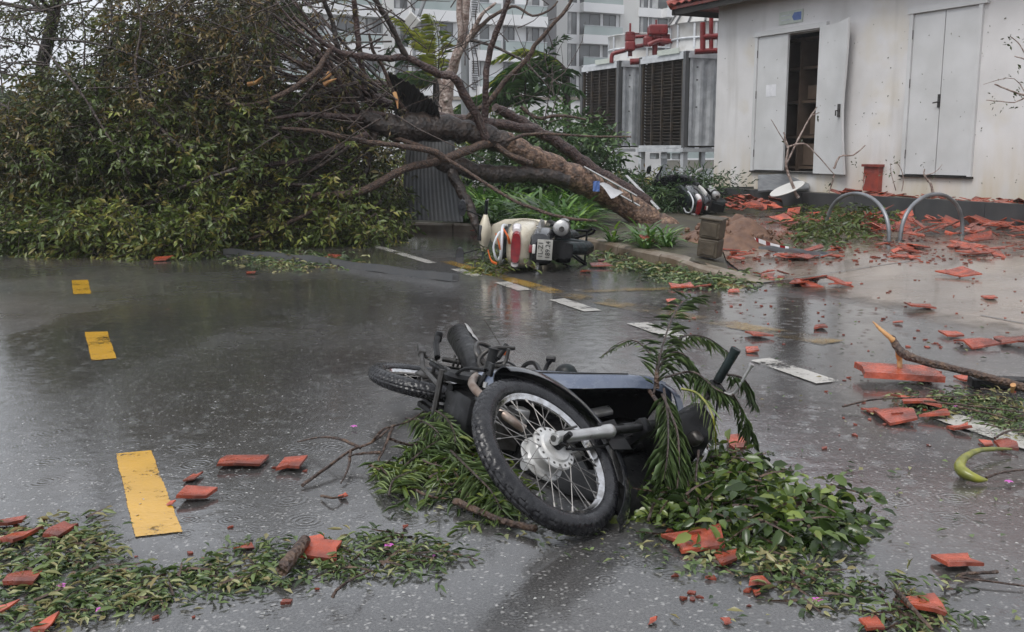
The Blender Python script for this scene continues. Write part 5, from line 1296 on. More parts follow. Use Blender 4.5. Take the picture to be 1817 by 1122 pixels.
# engine
def eng(m):
    m.rbox(BR(.56, -.02, -.01), (.28, .17, .14), .03)
    m.lathe([(.075, .10), (.085, .12), (.07, .135), (0, .14)], 24, M=Matrix(((1, 0, 0, .50), (0, 0, -1, 0), (0, 1, 0, -.05), (0, 0, 0, 1))))
part('engine', M_['black_plastic'], eng)
for i in range(9):
    part('cooling_fin', M_['dull_steel'], lambda m: m.box(BR(.76 + .014 * i, .0, 0), (.006, .14, .11)))
part('carburettor', M_['alloy'], lambda m: (m.rbox(BR(.68, .13, .03), (.07, .06, .07), .01), m.tube([BR(.60, .14, .02), BR(.72, .12, .02)], .024, 12)))
# frame spine and seat
part('frame', M_['black_plastic'], lambda m: (m.tube([BR(.98, .52, 0), BR(.75, .30, 0), BR(.45, .20, 0), BR(.0, .36, 0)], .024, 10), m.tube([BR(.45, .2, .07), BR(.42, .02, .08), BR(.5, -.1, .07)], .014, 8)))
def ring(x, z, hw, hh, tilt=0, n=18, pw=.7):
    out = []
    for i in range(n):
        a = 2 * math.pi * i / n; c, s = math.cos(a), math.sin(a)
        out.append(BR(x + tilt * s * hh, z + math.copysign(abs(s) ** pw, s) * hh, math.copysign(abs(c) ** pw, c) * hw))
    return out
part('seat', M_['rubber'], lambda m: m.loft([ring(.62, .38, .05, .03), ring(.55, .42, .09, .045), ring(.35, .46, .12, .05), ring(.1, .49, .13, .05), ring(-.15, .52, .11, .045), ring(-.24, .53, .07, .03)]))
part('side_cowl', M_['bluegrey'], lambda m: m.loft([ring(.60, .28, .06, .08), ring(.42, .32, .12, .10), ring(.1, .36, .13, .10), ring(-.15, .42, .11, .08), ring(-.33, .47, .06, .045)]))
part('tail_light', M_['red_lens'], lambda m: m.rbox(BR(-.345, .45, 0), (.05, .14, .07), .02))
part('kick_lever', M_['dull_steel'], lambda m: m.tube(smooth_path([BR(.50, -.03, .13), BR(.46, .05, .17), BR(.42, .14, .18), BR(.42, .15, .25)], 3), .008, 8))
part('brake_pedal', M_['black_plastic'], lambda m: (m.tube(smooth_path([BR(.52, -.10, .12), BR(.62, -.10, .17), BR(.74, -.07, .19)], 3), .007, 8), m.rbox(BR(.76, -.06, .20), (.06, .05, .012), .004)))
part('foot_peg', M_['black_plastic'], lambda m: (m.tube([BR(.58, -.02, .10), BR(.56, .02, .17)], .010, 8), m.tube([BR(.56, .02, .16), BR(.55, .03, .25)], .019, 12), m.tube([BR(.55, .03, .25), BR(.55, .03, .256)], .023, 12)))
# leg shield: long blue grey wing, black inner channel, front frame
def wing(side):
    g = []
    # stations from the foot (low) to the head (high): (forward edge x, rear edge x, z, r front, r rear)
    st = [(.60, .42, -.02, .13, .12), (.66, .46, .05, .16, .15), (.74, .52, .13, .185, .175), (.80, .58, .22, .205, .19), (.84, .64, .33, .225, .205), (.87, .69, .44, .245, .22), (.89, .74, .55, .262, .235), (.905, .79, .65, .272, .245), (.91, .83, .72, .262, .24), (.91, .86, .755, .235, .22)]
    for (xf, xr, z, rf_, rr2) in st:
        row = []
        for j in range(10):
            u = j / 9; x = xr + (xf - xr) * u; r = rr2 + (rf_ - rr2) * u + .016 * math.sin(u * math.pi) - .035 * max(0, u - .8) / .2
            row.append(BR(x, z * .82 + .03 * u, r * side))
        g.append(row)
    return g
gw = wing(1); part('leg_shield', M_['bluegrey'], lambda m: m.sheet(gw, .004), 60)
LBi = (MBK).inverted()
def on_ground(p):
    q = MBK @ p
    if q.z < .012: q.z = .012
    return LBi @ q
gl = [[on_ground(Vector((p.x + .10 * (i / 9) * (j / 9), -p.y * .98, p.z))) for j, p in enumerate(r)] for i, r in enumerate(gw)]; part('leg_shield', M_['black_gloss'], lambda m: m.sheet(gl, .004), 60)
# the wing's turned-in front edge and the central channel
def inner(m):
    g = []
    for i, r in enumerate(gw):
        a = r[-1]; row = []
        for j in range(11):
            u = j / 10; lat = (-a.y) * (1 - u) + u * (a.y * .62) * 1
            row.append(BR(a.x - .16 * math.sin(math.pi * u) ** .6 - .01, a.z + .01, lat))
        g.append(row)
    m.sheet(g, .004)
part('inner_shield', M_['black_plastic'], inner, 60)
def yoke(m):
    path = smooth_path([BR(.90, .60, .262), BR(.925, .645, .235), BR(.95, .67, .17), BR(.97, .675, .08), BR(.98, .67, 0), BR(.97, .66, -.08), BR(.94, .64, -.13)], 4)
    m.sheet([[p + BR(-.05, .018, 0) for p in path], [p + BR(-.02, .024, 0) for p in path], [p + BR(.015, .008, 0) for p in path], [p + BR(.02, -.02, 0) for p in path]], .005)
part('shield_yoke', M_['bluegrey'], yoke)
def dash(m):
    g = []
    for i in range(9):
        u = i / 8; r = .235 * math.cos(math.pi * u); g.append([BR(.86 - .02 * k, .62 + .05 * math.sin(math.pi * u) + .025 * k, r * (1 - .06 * k)) for k in range(5)])
    m.sheet(g, .006)
part('dash_panel', M_['black_plastic'], dash)
part('shield_bracket', M_['alloy'], lambda m: m.rbox(BR(.80, .40, .10), (.05, .02, .12), .006, rot=(R(20), 0, R(15))))
part('horn', M_['black_plastic'], lambda m: m.tube([BR(.84, .34, .05), BR(.90, .34, .06)], .04, 16))
for (x, z, r) in ((.48, .06, .13), (.62, .05, .12), (.70, -.04, .12), (.52, -.08, .12), (.40, .02, .13)):
    part('bolt', M_['alloy'], lambda m: m.tube([BR(x, z, r), BR(x, z, r + .02)], .009, 6))
part('battery_cover', M_['black_plastic'], lambda m: m.rbox(BR(.42, .20, .11), (.18, .03, .14), .012))
part('wiring', M_['black_plastic'], lambda m: (m.tube(smooth_path([BR(.44, .14, .14), BR(.52, .10, .18), BR(.62, .16, .15), BR(.70, .24, .10)], 4), .006, 6), m.tube(smooth_path([BR(.30, .12, .15), BR(.38, .18, .19), BR(.50, .20, .16)], 4), .005, 6)))
part('rear_brake_rod', M_['chrome'], lambda m: m.tube([BR(.52, -.08, .13), BR(.02, -.05, .115)], .0045, 6))
part('rear_brake_arm', M_['dull_steel'], lambda m: m.tube([BR(.0, .0, .10), BR(.02, -.07, .12)], .008, 6))
part('grab_rail', M_['black_plastic'], lambda m: m.tube(smooth_path([BR(.05, .50, .12), BR(-.18, .56, .14), BR(-.34, .58, .08), BR(-.36, .58, -.08)], 4), .011, 8))
part('rear_indicator', M_['orange'], lambda m: m.rbox(BR(-.30, .44, .16), (.04, .04, .06), .014))
part('heat_guard_clip', M_['chrome'], lambda m: (m.tube([BR(.10, .145, .10), BR(.10, .145, .224)], .004, 6)))
part('shield_seam', M_['black_plastic'], lambda m: m.tube([p.lerp(q_, .5) + BR(0, 0, .006) for p, q_ in zip([r[6] for r in gw][2:7], [r[7] for r in gw][2:7])], .0028, 6))
def at(px, py, z): return LBi @ G(px, py, z)
part('hook_lever', M_['black_plastic'], lambda m: (m.tube(smooth_path([at(966, 664, .20), at(970, 650, .23), at(979, 638, .26)], 3), .010, 8), m.tube([at(970, 637, .26), at(985, 638, .26)], .012, 8)))
def hump(m):
    a, b = at(985, 662, .17), at(1024, 664, .17); q = [a.lerp(b, i / 6) + Vector((0, 0, 0)) for i in range(7)]; m.tube(q, [.012, .034, .042, .044, .042, .034, .012], 14)
part('seat_edge', M_['rubber'], hump)
def shell(m):
    out = [(830, 742), (870, 705), (920, 690), (1030, 682), (1140, 682), (1178, 730), (1182, 790), (1165, 860), (1140, 905), (1116, 926), (1092, 912), (1060, 895), (1000, 880), (930, 840), (870, 800)]
    n = len(out); vs = []; rings_ = ((1.0, .008), (.97, .035), (.85, .07), (.6, .095), (.3, .10))
    for f_, h_ in rings_:
        for (x, y) in out:
            q = G(1010 + (x - 1010) * f_, 800 + (y - 800) * f_, 0); vs.append(LBi @ Vector((q.x, q.y, h_)))
    q = G(1010, 800, 0); vs.append(LBi @ Vector((q.x, q.y, .10))); fs = []
    for k in range(len(rings_) - 1):
        for i in range(n): j = (i + 1) % n; fs.append((k * n + i, k * n + j, (k + 1) * n + j, (k + 1) * n + i))
    k = len(rings_) - 1
    for i in range(n): fs.append((k * n + i, k * n + (i + 1) % n, len(vs) - 1))
    fs.append(tuple(range(n - 1, -1, -1))); m.add(vs, fs)
part('lower_body_shade', M_['black_plastic'], shell, 50)  # low black shell added for the lower body and the shade under the bike
# handlebar assembly in the steered frame
HC = Vector((x0 - .02, .80, 0))
m = MB(LW); m.tube(smooth_path([HC + Vector((0, .0, -.05)), HC, HC + Vector((-.01, .02, .10)), HC + Vector((-.05, .05, .20)), HC + Vector((-.09, .055, .33))], 4), .011, 12); m.build('handlebar', M_['dull_steel'], bike)
ga, gb = HC + Vector((-.055, .05, .215)), HC + Vector((-.105, .055, .345))
m = MB(LW); q = [ga.lerp(gb, i / 13) for i in range(14)]; m.tube(q, [.0165 if i % 2 else .0175 for i in range(12)] + [.0195, .0185], 16); m.build('grip', M_['rubber'], bike, smooth=50)
m = MB(LW); m.rbox(ga - Vector((-.01, .0, .03)), (.055, .05, .05), .012); m.build('switch_housing', M_['black_plastic'], bike)
lv0 = ga + Vector((.045, -.005, -.01)); m = MB(LW); m.tube(smooth_path([lv0, lv0 + Vector((.03, .0, .03)), lv0 + Vector((.012, .004, .09)), lv0 + Vector((-.01, .006, .15))], 4), [.008] * 5 + [.006] * 7 + [.006], 10); m.tube([lv0 + Vector((-.01, .006, .15)), lv0 + Vector((-.013, .006, .158))], .010, 12); m.build('brake_lever', M_['alloy'], bike, smooth=50)
m = MB(LW); m.rbox(lv0 + Vector((-.012, 0, -.005)), (.05, .04, .035), .01); m.build('master_cylinder', M_['black_plastic'], bike)
def hl(m_, pts, mtl, nm, sm=50):
    m = MB(LW); m.loft(pts); m.build(nm, mtl, bike, smooth=sm)
def ringW(y, cx, hx, hz, n=22, pw=.75, lean=0):
    o_ = []
    for i in range(n):
        a = 2 * math.pi * i / n; c, s = math.cos(a), math.sin(a)
        o_.append(Vector((cx + math.copysign(abs(c) ** pw, c) * hx, y + lean * c, math.copysign(abs(s) ** pw, s) * hz)))
    return o_
hl(None, [ringW(.62, .0, .045, .06), ringW(.66, .02, .075, .11), ringW(.72, .03, .09, .14), ringW(.77, .015, .085, .155), ringW(.82, -.02, .065, .13), ringW(.85, -.04, .04, .08)], M_['black_plastic'], 'headlamp_cowl')
m = MB(LW @ Matrix.Translation((.10, .755, .01)) @ Euler((0, R(90), R(35))).to_matrix().to_4x4()); m.lathe([(0, .035), (.04, .031), (.06, .02), (.068, 0), (.064, -.01)], 28); m.build('headlamp', M_['clear_lens'], bike, smooth=60)
m = MB(LW @ Matrix.Translation((.10, .755, .01)) @ Euler((0, R(90), R(35))).to_matrix().to_4x4()); m.lathe([(.068, -.012), (.076, -.004), (.072, .008), (.066, 0)], 28, closed_prof=True); m.build('headlamp_rim', M_['chrome'], bike, smooth=60)
for sgn in (1, -1):
    m = MB(LW); m.rbox(Vector((.075, .67, .105 * sgn)), (.05, .045, .05), .015); m.build('indicator', M_['dull_steel'], bike, smooth=50)
m = MB(LW)
m.tube(smooth_path([HC + Vector((.02, .02, .12)), HC + Vector((.06, .06, .02)), HC + Vector((.04, -.10, -.02)), HC + Vector((0, -.25, 0))], 5), .004, 8)
m.tube(smooth_path([lv0 + Vector((0, 0, -.02)), HC + Vector((.08, .03, .10)), HC + Vector((.09, -.05, .08)), HC + Vector((.02, -.16, .03))], 5), .004, 8); m.build('control_cable', M_['black_plastic'], bike)
m = MB(LW); m.tube(smooth_path([ga + Vector((0, .02, -.02)), ga + Vector((-.03, .05, -.10)), HC + Vector((-.02, .05, .02))], 5), .0045, 8); m.build('throttle_cable', M_['chrome'], bike)

M_['plate'] = mat('grimy_plate', (.40, .39, .36), .4, var=(.28, .27, .24), nscale=20)
# ================================================================== SCOOTERS
def scooter(name, label, M, body, trim, lamp, plate=True, detail=True):
    O = Vector((M[0][3], M[1][3], 0)); root = empty(name, O); tag(root, label, 'scooter'); T = Matrix.Translation(-O) @ M
    def Q(nm, mtl, fn, smooth=45, parent=root):
        m = MB(T); fn(m); return m.build(nm, mtl, parent, smooth=smooth)
    def P(x, z, r): return Vector((x, -r, z))
    AX = Matrix(((1, 0, 0, 0), (0, 0, -1, 0), (0, 1, 0, 0), (0, 0, 0, 1)))
    def rg(x, z, hw, hh, n=20, pw=.72, zt=0):
        o_ = []
        for i in range(n):
            a = 2 * math.pi * i / n; c, s = math.cos(a), math.sin(a)
            o_.append(P(x + zt * s, z + math.copysign(abs(s) ** pw, s) * hh, math.copysign(abs(c) ** pw, c) * hw))
        return o_
    for nm, x in (('rear_wheel', 0), ('front_wheel', 1.24)):
        TT = T @ Matrix.Translation((x, 0, .245)) @ AX
        m = MB(TT); m.lathe([(.15, .04), (.17, .045), (.165, .03), (.15, .0), (.165, -.03), (.17, -.045), (.15, -.04), (.05, -.03), (.05, .03)], 36, closed_prof=True); w_ = m.build(nm, M_['dull_steel'], root, smooth=40)
        tyre(TT, .245, .062, 'tyre', w_, M_['rubber'], segs=180, blocks=40)
        for i in range(5):
            a = i * 2 * math.pi / 5; m = MB(TT); m.tube([(0, 0, 0), (.155 * math.cos(a), .155 * math.sin(a), 0)], .018, 6); m.build('wheel_arm', M_['dull_steel'], w_)
    # tail and flanks
    Q('rear_body', body, lambda m: m.loft([rg(-.42, .74, .10, .05), rg(-.38, .72, .15, .09), rg(-.28, .70, .185, .125), rg(-.10, .66, .215, .165), rg(.12, .62, .22, .18), rg(.34, .58, .19, .17), rg(.52, .54, .14, .14), rg(.56, .53, .10, .10)]))
    Q('side_trim', trim, lambda m: m.loft([rg(-.20, .53, .225, .02), rg(.05, .50, .235, .022), rg(.30, .46, .21, .02)]))
    Q('seat', M_['rubber'], lambda m: m.loft([rg(.66, .70, .07, .03), rg(.58, .74, .12, .05), rg(.35, .775, .15, .055), rg(.05, .80, .155, .055), rg(-.2, .83, .13, .045), rg(-.30, .84, .07, .02)]))
    Q('grab_rail', M_['galvanised'], lambda m: m.tube(smooth_path([P(-.02, .82, .16), P(-.22, .86, .17), P(-.40, .87, .11), P(-.44, .87, 0), P(-.40, .87, -.11), P(-.22, .86, -.17), P(-.02, .82, -.16)], 4), .014, 10))
    Q('tail_light', lamp, lambda m: m.loft([rg(-.30, .735, .175, .055), rg(-.40, .74, .155, .05), rg(-.455, .745, .13, .042)]))
    for r in (.155, -.155): Q('indicator', M_['clear_lens'], lambda m: m.loft([[p + P(0, 0, r) for p in rg(-.26, .735, .05, .045)], [p + P(0, 0, r * .98) for p in rg(-.36, .74, .045, .04)], [p + P(0, 0, r * .9) for p in rg(-.415, .745, .03, .03)]]))
    Q('under_tail', M_['black_gloss'], lambda m: m.loft([rg(-.36, .56, .06, .05), rg(-.33, .53, .13, .10), rg(-.2, .50, .17, .12), rg(.1, .46, .17, .12), rg(.4, .42, .13, .10)]))
    Q('rear_mudguard', M_['black_plastic'], lambda m: m.sheet([[P(-.16, .50, r) for r in (-.08, 0, .08)], [P(-.33, .44, r * 1.0) for r in (-.08, 0, .08)], [P(-.41, .34, r) for r in (-.075, 0, .075)], [P(-.43, .24, r) for r in (-.06, 0, .06)]], .006))
    Q('reflector', M_['red_lens'], lambda m: m.rbox(P(-.435, .615, 0), (.02, .07, .03), .006))
    Q('plate_lamp', M_['white_plastic'], lambda m: m.rbox(P(-.435, .585, 0), (.025, .08, .028), .006))
    if plate:
        pb = Q('number_plate', M_['plate'], lambda m: m.rbox(P(-.455, .49, .0), (.006, .18, .135), .0025), smooth=30)
        for txt, z in (('1L-Z1', .525), ('189.24', .462)):
            cu = bpy.data.curves.new('plate_text', 'FONT'); cu.body = txt; cu.size = .062; cu.align_x = 'CENTER'; cu.align_y = 'CENTER'; cu.extrude = .0012; cu.materials.append(M_['black_plastic'])
            cu.space_character = 1.0
            tmp = bpy.data.objects.new('tmp_text', cu); COL.objects.link(tmp); bpy.context.view_layer.update()
            tme_ = bpy.data.meshes.new_from_object(tmp.evaluated_get(bpy.context.evaluated_depsgraph_get())); bpy.data.objects.remove(tmp); tme_.name = 'plate_text'
            to = link('plate_text', tme_, pb)
            # text x -> right-hand side, text y -> up, facing the rear
            L_ = Matrix(((0, 0, -1, -.4595), (-1, 0, 0, 0), (0, 1, 0, z), (0, 0, 0, 1))); to.matrix_local = T @ L_
            to.scale = (1.0, 1.0, 1.0)
    # engine, fan case, silencer on the right
    Q('engine_case', M_['black_plastic'], lambda m: (m.rbox(P(.22, .28, -.11), (.52, .10, .16), .04), m.rbox(P(.30, .30, .03), (.24, .24, .2), .04)))
    Q('silencer', M_['black_plastic'], lambda m: m.tube([P(.36, .24, .16), P(.28, .26, .17), P(.22, .27, .17), P(-.16, .33, .18), P(-.22, .34, .18)], [.03, .05, .062, .066, .058], 22))
    Q('silencer_cap', M_['alloy'], lambda m: m.tube([P(-.14, .325, .18), P(-.20, .335, .18), P(-.235, .34, .18), P(-.25, .343, .18)], [.070, .074, .068, .045], 24))
    Q('silencer_tip', M_['dull_steel'], lambda m: m.tube([P(-.24, .335, .175), P(-.28, .335, .175)], [.026, .024], 16))
    Q('heat_shield', M_['alloy'], lambda m: m.sheet([[P(.20, .27, .17) + P(0, math.cos(R(a)) * .072, math.sin(R(a)) * .072) for a in (10, 40, 70, 100, 130)], [P(-.06, .31, .175) + P(0, math.cos(R(a)) * .076, math.sin(R(a)) * .076) for a in (10, 40, 70, 100, 130)]], .004))
    Q('shock_absorber', M_['dull_steel'], lambda m: m.tube([P(-.02, .26, -.11), P(.02, .54, -.11)], .026, 10))
    Q('side_stand', M_['black_plastic'], lambda m: (m.tube([P(.34, .16, -.12), P(.20, .02, -.20)], .012, 8), m.tube([P(.36, .14, .05), P(.18, .0, .12), P(.16, -.02, .16)], .013, 8)))
    Q('kick_lever', M_['chrome'], lambda m: m.tube(smooth_path([P(.14, .26, -.18), P(.06, .16, -.21), P(-.04, .14, -.22), P(-.10, .18, -.21)], 4), .010, 8))
    Q('centre_stand', M_['black_plastic'], lambda m: (m.tube([P(.30, .14, .13), P(.02, .06, .15), P(-.04, .03, .18)], .012, 8), m.tube([P(.30, .14, -.1), P(.02, .06, -.15)], .012, 8), m.tube([P(.05, .07, .15), P(.05, .07, -.15)], .01, 8)))
    # floor, shield, front
    Q('floorboard', M_['black_plastic'], lambda m: m.loft([rg(.52, .34, .16, .07), rg(.75, .32, .17, .05), rg(.98, .34, .17, .06)]))
    Q('leg_shield', body, lambda m: m.loft([rg(.96, .30, .13, .07), rg(1.02, .42, .16, .10), rg(1.04, .60, .165, .12), rg(1.00, .76, .15, .10), rg(.97, .88, .10, .06)]))
    Q('front_mudguard', body, lambda m: m.sheet([[Vector((1.24 + .29 * math.cos(a), .075 * u, .245 + (.29 - .05 * abs(u) ** 3) * math.sin(a))) for u in (-1, -.8, -.4, 0, .4, .8, 1)] for a in [R(20 + 13 * i) for i in range(11)]], .005))
    Q('fork', M_['black_plastic'], lambda m: (m.tube([P(1.24, .245, .08), P(1.08, .62, .07)], .02, 10), m.tube([P(1.24, .245, -.08), P(1.08, .62, -.07)], .02, 10)))
    Q('handlebar_cover', body, lambda m: m.loft([[P(.94, .98, r)] * 1 and [P(.96 + .07 * k * math.cos(a), 1.0 + .05 * k * math.sin(a), r) for a in [i * math.pi / 7 for i in range(14)]] for r, k in ((-.19, .4), (-.14, .75), (-.07, 1.2), (0, 1.35), (.07, 1.2), (.14, .75), (.19, .4))]))
    for sg in (1, -1):
        Q('grip', M_['rubber'], lambda m: m.tube([P(.95, 1.0, .18 * sg), P(.90, 1.0, .33 * sg)], .018, 12)); Q('brake_lever', M_['alloy'], lambda m: m.tube([P(1.0, .99, .20 * sg), P(.96, .985, .34 * sg)], .008, 8))
        Q('mirror_stalk', M_['black_plastic'], lambda m: m.tube([P(.95, 1.03, .16 * sg), P(.96, 1.14, .20 * sg), P(.95, 1.20, .22 * sg)], .007, 8))
        Q('mirror', M_['black_gloss'], lambda m: m.loft([[P(.93 + x, 1.24 + .045 * k * math.sin(a), .24 * sg + .085 * k * math.cos(a)) for a in [i * math.pi / 9 for i in range(18)]] for x, k in ((-.012, .9), (0, 1), (.03, .8), (.045, .4))]))
    Q('instrument_panel', M_['black_gloss'], lambda m: m.rbox(P(.92, 1.04, 0), (.07, .16, .06), .02, rot=(0, R(-30), 0)))
    Q('headlamp', M_['clear_lens'], lambda m: m.loft([rg(1.05, .98, .09, .05), rg(1.08, .97, .06, .035)]))
    if detail:
        Q('orange_strap', M_['orange'], lambda m: m.tube(smooth_path([P(-.30, .92, .10), P(-.44, .90, .05), P(-.44, .88, -.02)], 4), .016, 6, flat=.3))
        Q('orange_strap', M_['orange'], lambda m: m.tube(smooth_path([P(-.30, .86, .15), P(-.46, .82, .10), P(-.40, .80, .03)], 4), .015, 6, flat=.3))
        Q('orange_strap', M_['orange'], lambda m: m.tube(smooth_path([P(-.20, .98, -.06), P(-.38, .95, -.13), P(-.42, .90, -.15)], 4), .014, 6, flat=.3))
        Q('rear_carrier', M_['galvanised'], lambda m: m.tube(smooth_path([P(-.1, .86, .10), P(-.42, .90, .12), P(-.46, .94, .0), P(-.42, .90, -.12), P(-.1, .86, -.10)], 4), .010, 8))
        Q('logo_strip', M_['chrome'], lambda m: m.rbox(P(-.30, .56, .19), (.12, .012, .018), .004))
    return root
# local axes in the world: forward away from the camera, up to the left, right-hand side up
def scoot_M(f, r, p): 
    r = Vector(r).normalized(); f = Vector(f); f = (f - r * f.dot(r)).normalized(); u = r.cross(f)
    return Matrix(((f.x, -r.x, u.x, p[0]), (f.y, -r.y, u.y, p[1]), (f.z, -r.z, u.z, p[2]), (0, 0, 0, 1))) @ Matrix.Scale(1.06, 4)
sp = PY(1054, 440, 9.75)
MS = scoot_M((-.04, 1, -.015), (.06, -.0, .99), (sp.x, sp.y, sp.z))
sc1 = scooter('scooter', 'cream and black scooter fallen on its side beside the kerb, seen from behind', MS, M_['cream'], M_['alloy'], M_['red_lens'])
sp2 = PY(1288, 350, 16.2)
MS2 = scoot_M((-.25, .9, .08), (.15, -.25, .95), (sp2.x, sp2.y, .12 + .18))
MS2 = MS2 @ Matrix.Scale(.82, 4)
sc2 = scooter('scooter', 'small white and black scooter lying in the plants at the corner of the white building', MS2, M_['black_gloss'], M_['white_plastic'], M_['red_lens'], plate=False, detail=False)
for ch in sc2.children:
    if ch.name.split('.')[0] in ('leg_shield', 'handlebar_cover', 'front_mudguard'): 
        pass
# ================================================================== ROOF TILE DEBRIS
M_['hoop_grey'] = mat('dull_hoop_steel', (.24, .25, .265), .4, metal=.4, var=(.15, .155, .165), nscale=5, rvar=.1)

rd = random.Random(2024)
def shard(seed, a, b, th=.014, curl=.02, irregular=.25):
    """broken clay tile: flat pan with a rolled edge, snapped along straight lines"""
    r = random.Random(seed); m = MB(); pts = []
    corners = [(-.5, -.5), (.5, -.5), (.5, .5), (-.5, .5)]
    for k, (x, y) in enumerate(corners):
        nx, ny = corners[(k + 1) % 4]; jx, jy = r.uniform(-irregular, irregular) * .5, r.uniform(-irregular, irregular) * .5
        pts.append(((x + jx * -abs(x) * 1.2), (y - jy * .6)))
        if r.random() < .6: t = r.uniform(.3, .7); c_ = r.uniform(0, irregular * .55); pts.append(((x + (nx - x) * t) * (1 - c_ * abs(ny + y)), (y + (ny - y) * t) * (1 - c_ * abs(nx + x) - c_)))
    if r.random() < .25: pts.pop(r.randrange(len(pts)))
    pts = [(x * a, y * b) for x, y in pts]; n = len(pts)
    kx = r.choice((1, 1, 0)); curl = curl * (1.6 if r.random() < .3 else 1); h = lambda x, y: curl * (.5 + .5 * math.sin((y / b) * 3.4 + seed)) * (1 if kx else .3) + x / a * .006
    c = (sum(p[0] for p in pts) / n, sum(p[1] for p in pts) / n)
    mid = [((p[0] + c[0]) * .5, (p[1] + c[1]) * .5) for p in pts]
    up = [(*p, h(*p) + th) for p in pts] + [(*p, h(*p) + th) for p in mid] + [(*c, h(*c) + th)]
    dn = [(x + r.uniform(-.004, .004), y + r.uniform(-.004, .004), z - th) for (x, y, z) in up]
    vs = up + dn; o = 2 * n + 1; fs = []
    for i in range(n):
        j = (i + 1) % n
        fs += [(i, j, n + j, n + i), (n + i, n + j, 2 * n), (o + j, o + i, o + n + i, o + n + j), (o + n + j, o + n + i, o + 2 * n), (j, i, o + i, o + j)]
    m.add(vs, fs)
    if a > .12 and r.random() < .4:
        for q in range(1):
            yy = r.uniform(-.3, .3) * b; zc = th + h(0, yy) + .003; m.box((c[0], c[1] * .5 + yy * .8, zc), (a * r.uniform(.3, .5), .008, .007), rot=(0, 0, r.uniform(-.04, .04)))
    lo_ = min(v.z for v in m.v)
    m.v = [v - Vector((0, 0, lo_)) for v in m.v]
    return m.mesh('roof_tile_shard', M_['tile'], 25)
def put_tile(name, me, p, rz, label, group=None, tilt=(0, 0), sc=1.0):
    o = link(name, me, None, (p.x, p.y, p.z + .003)); o.rotation_euler = (tilt[0], tilt[1], rz); o.scale = (sc, sc, sc)
    tag(o, label, 'roof tile', group); return o
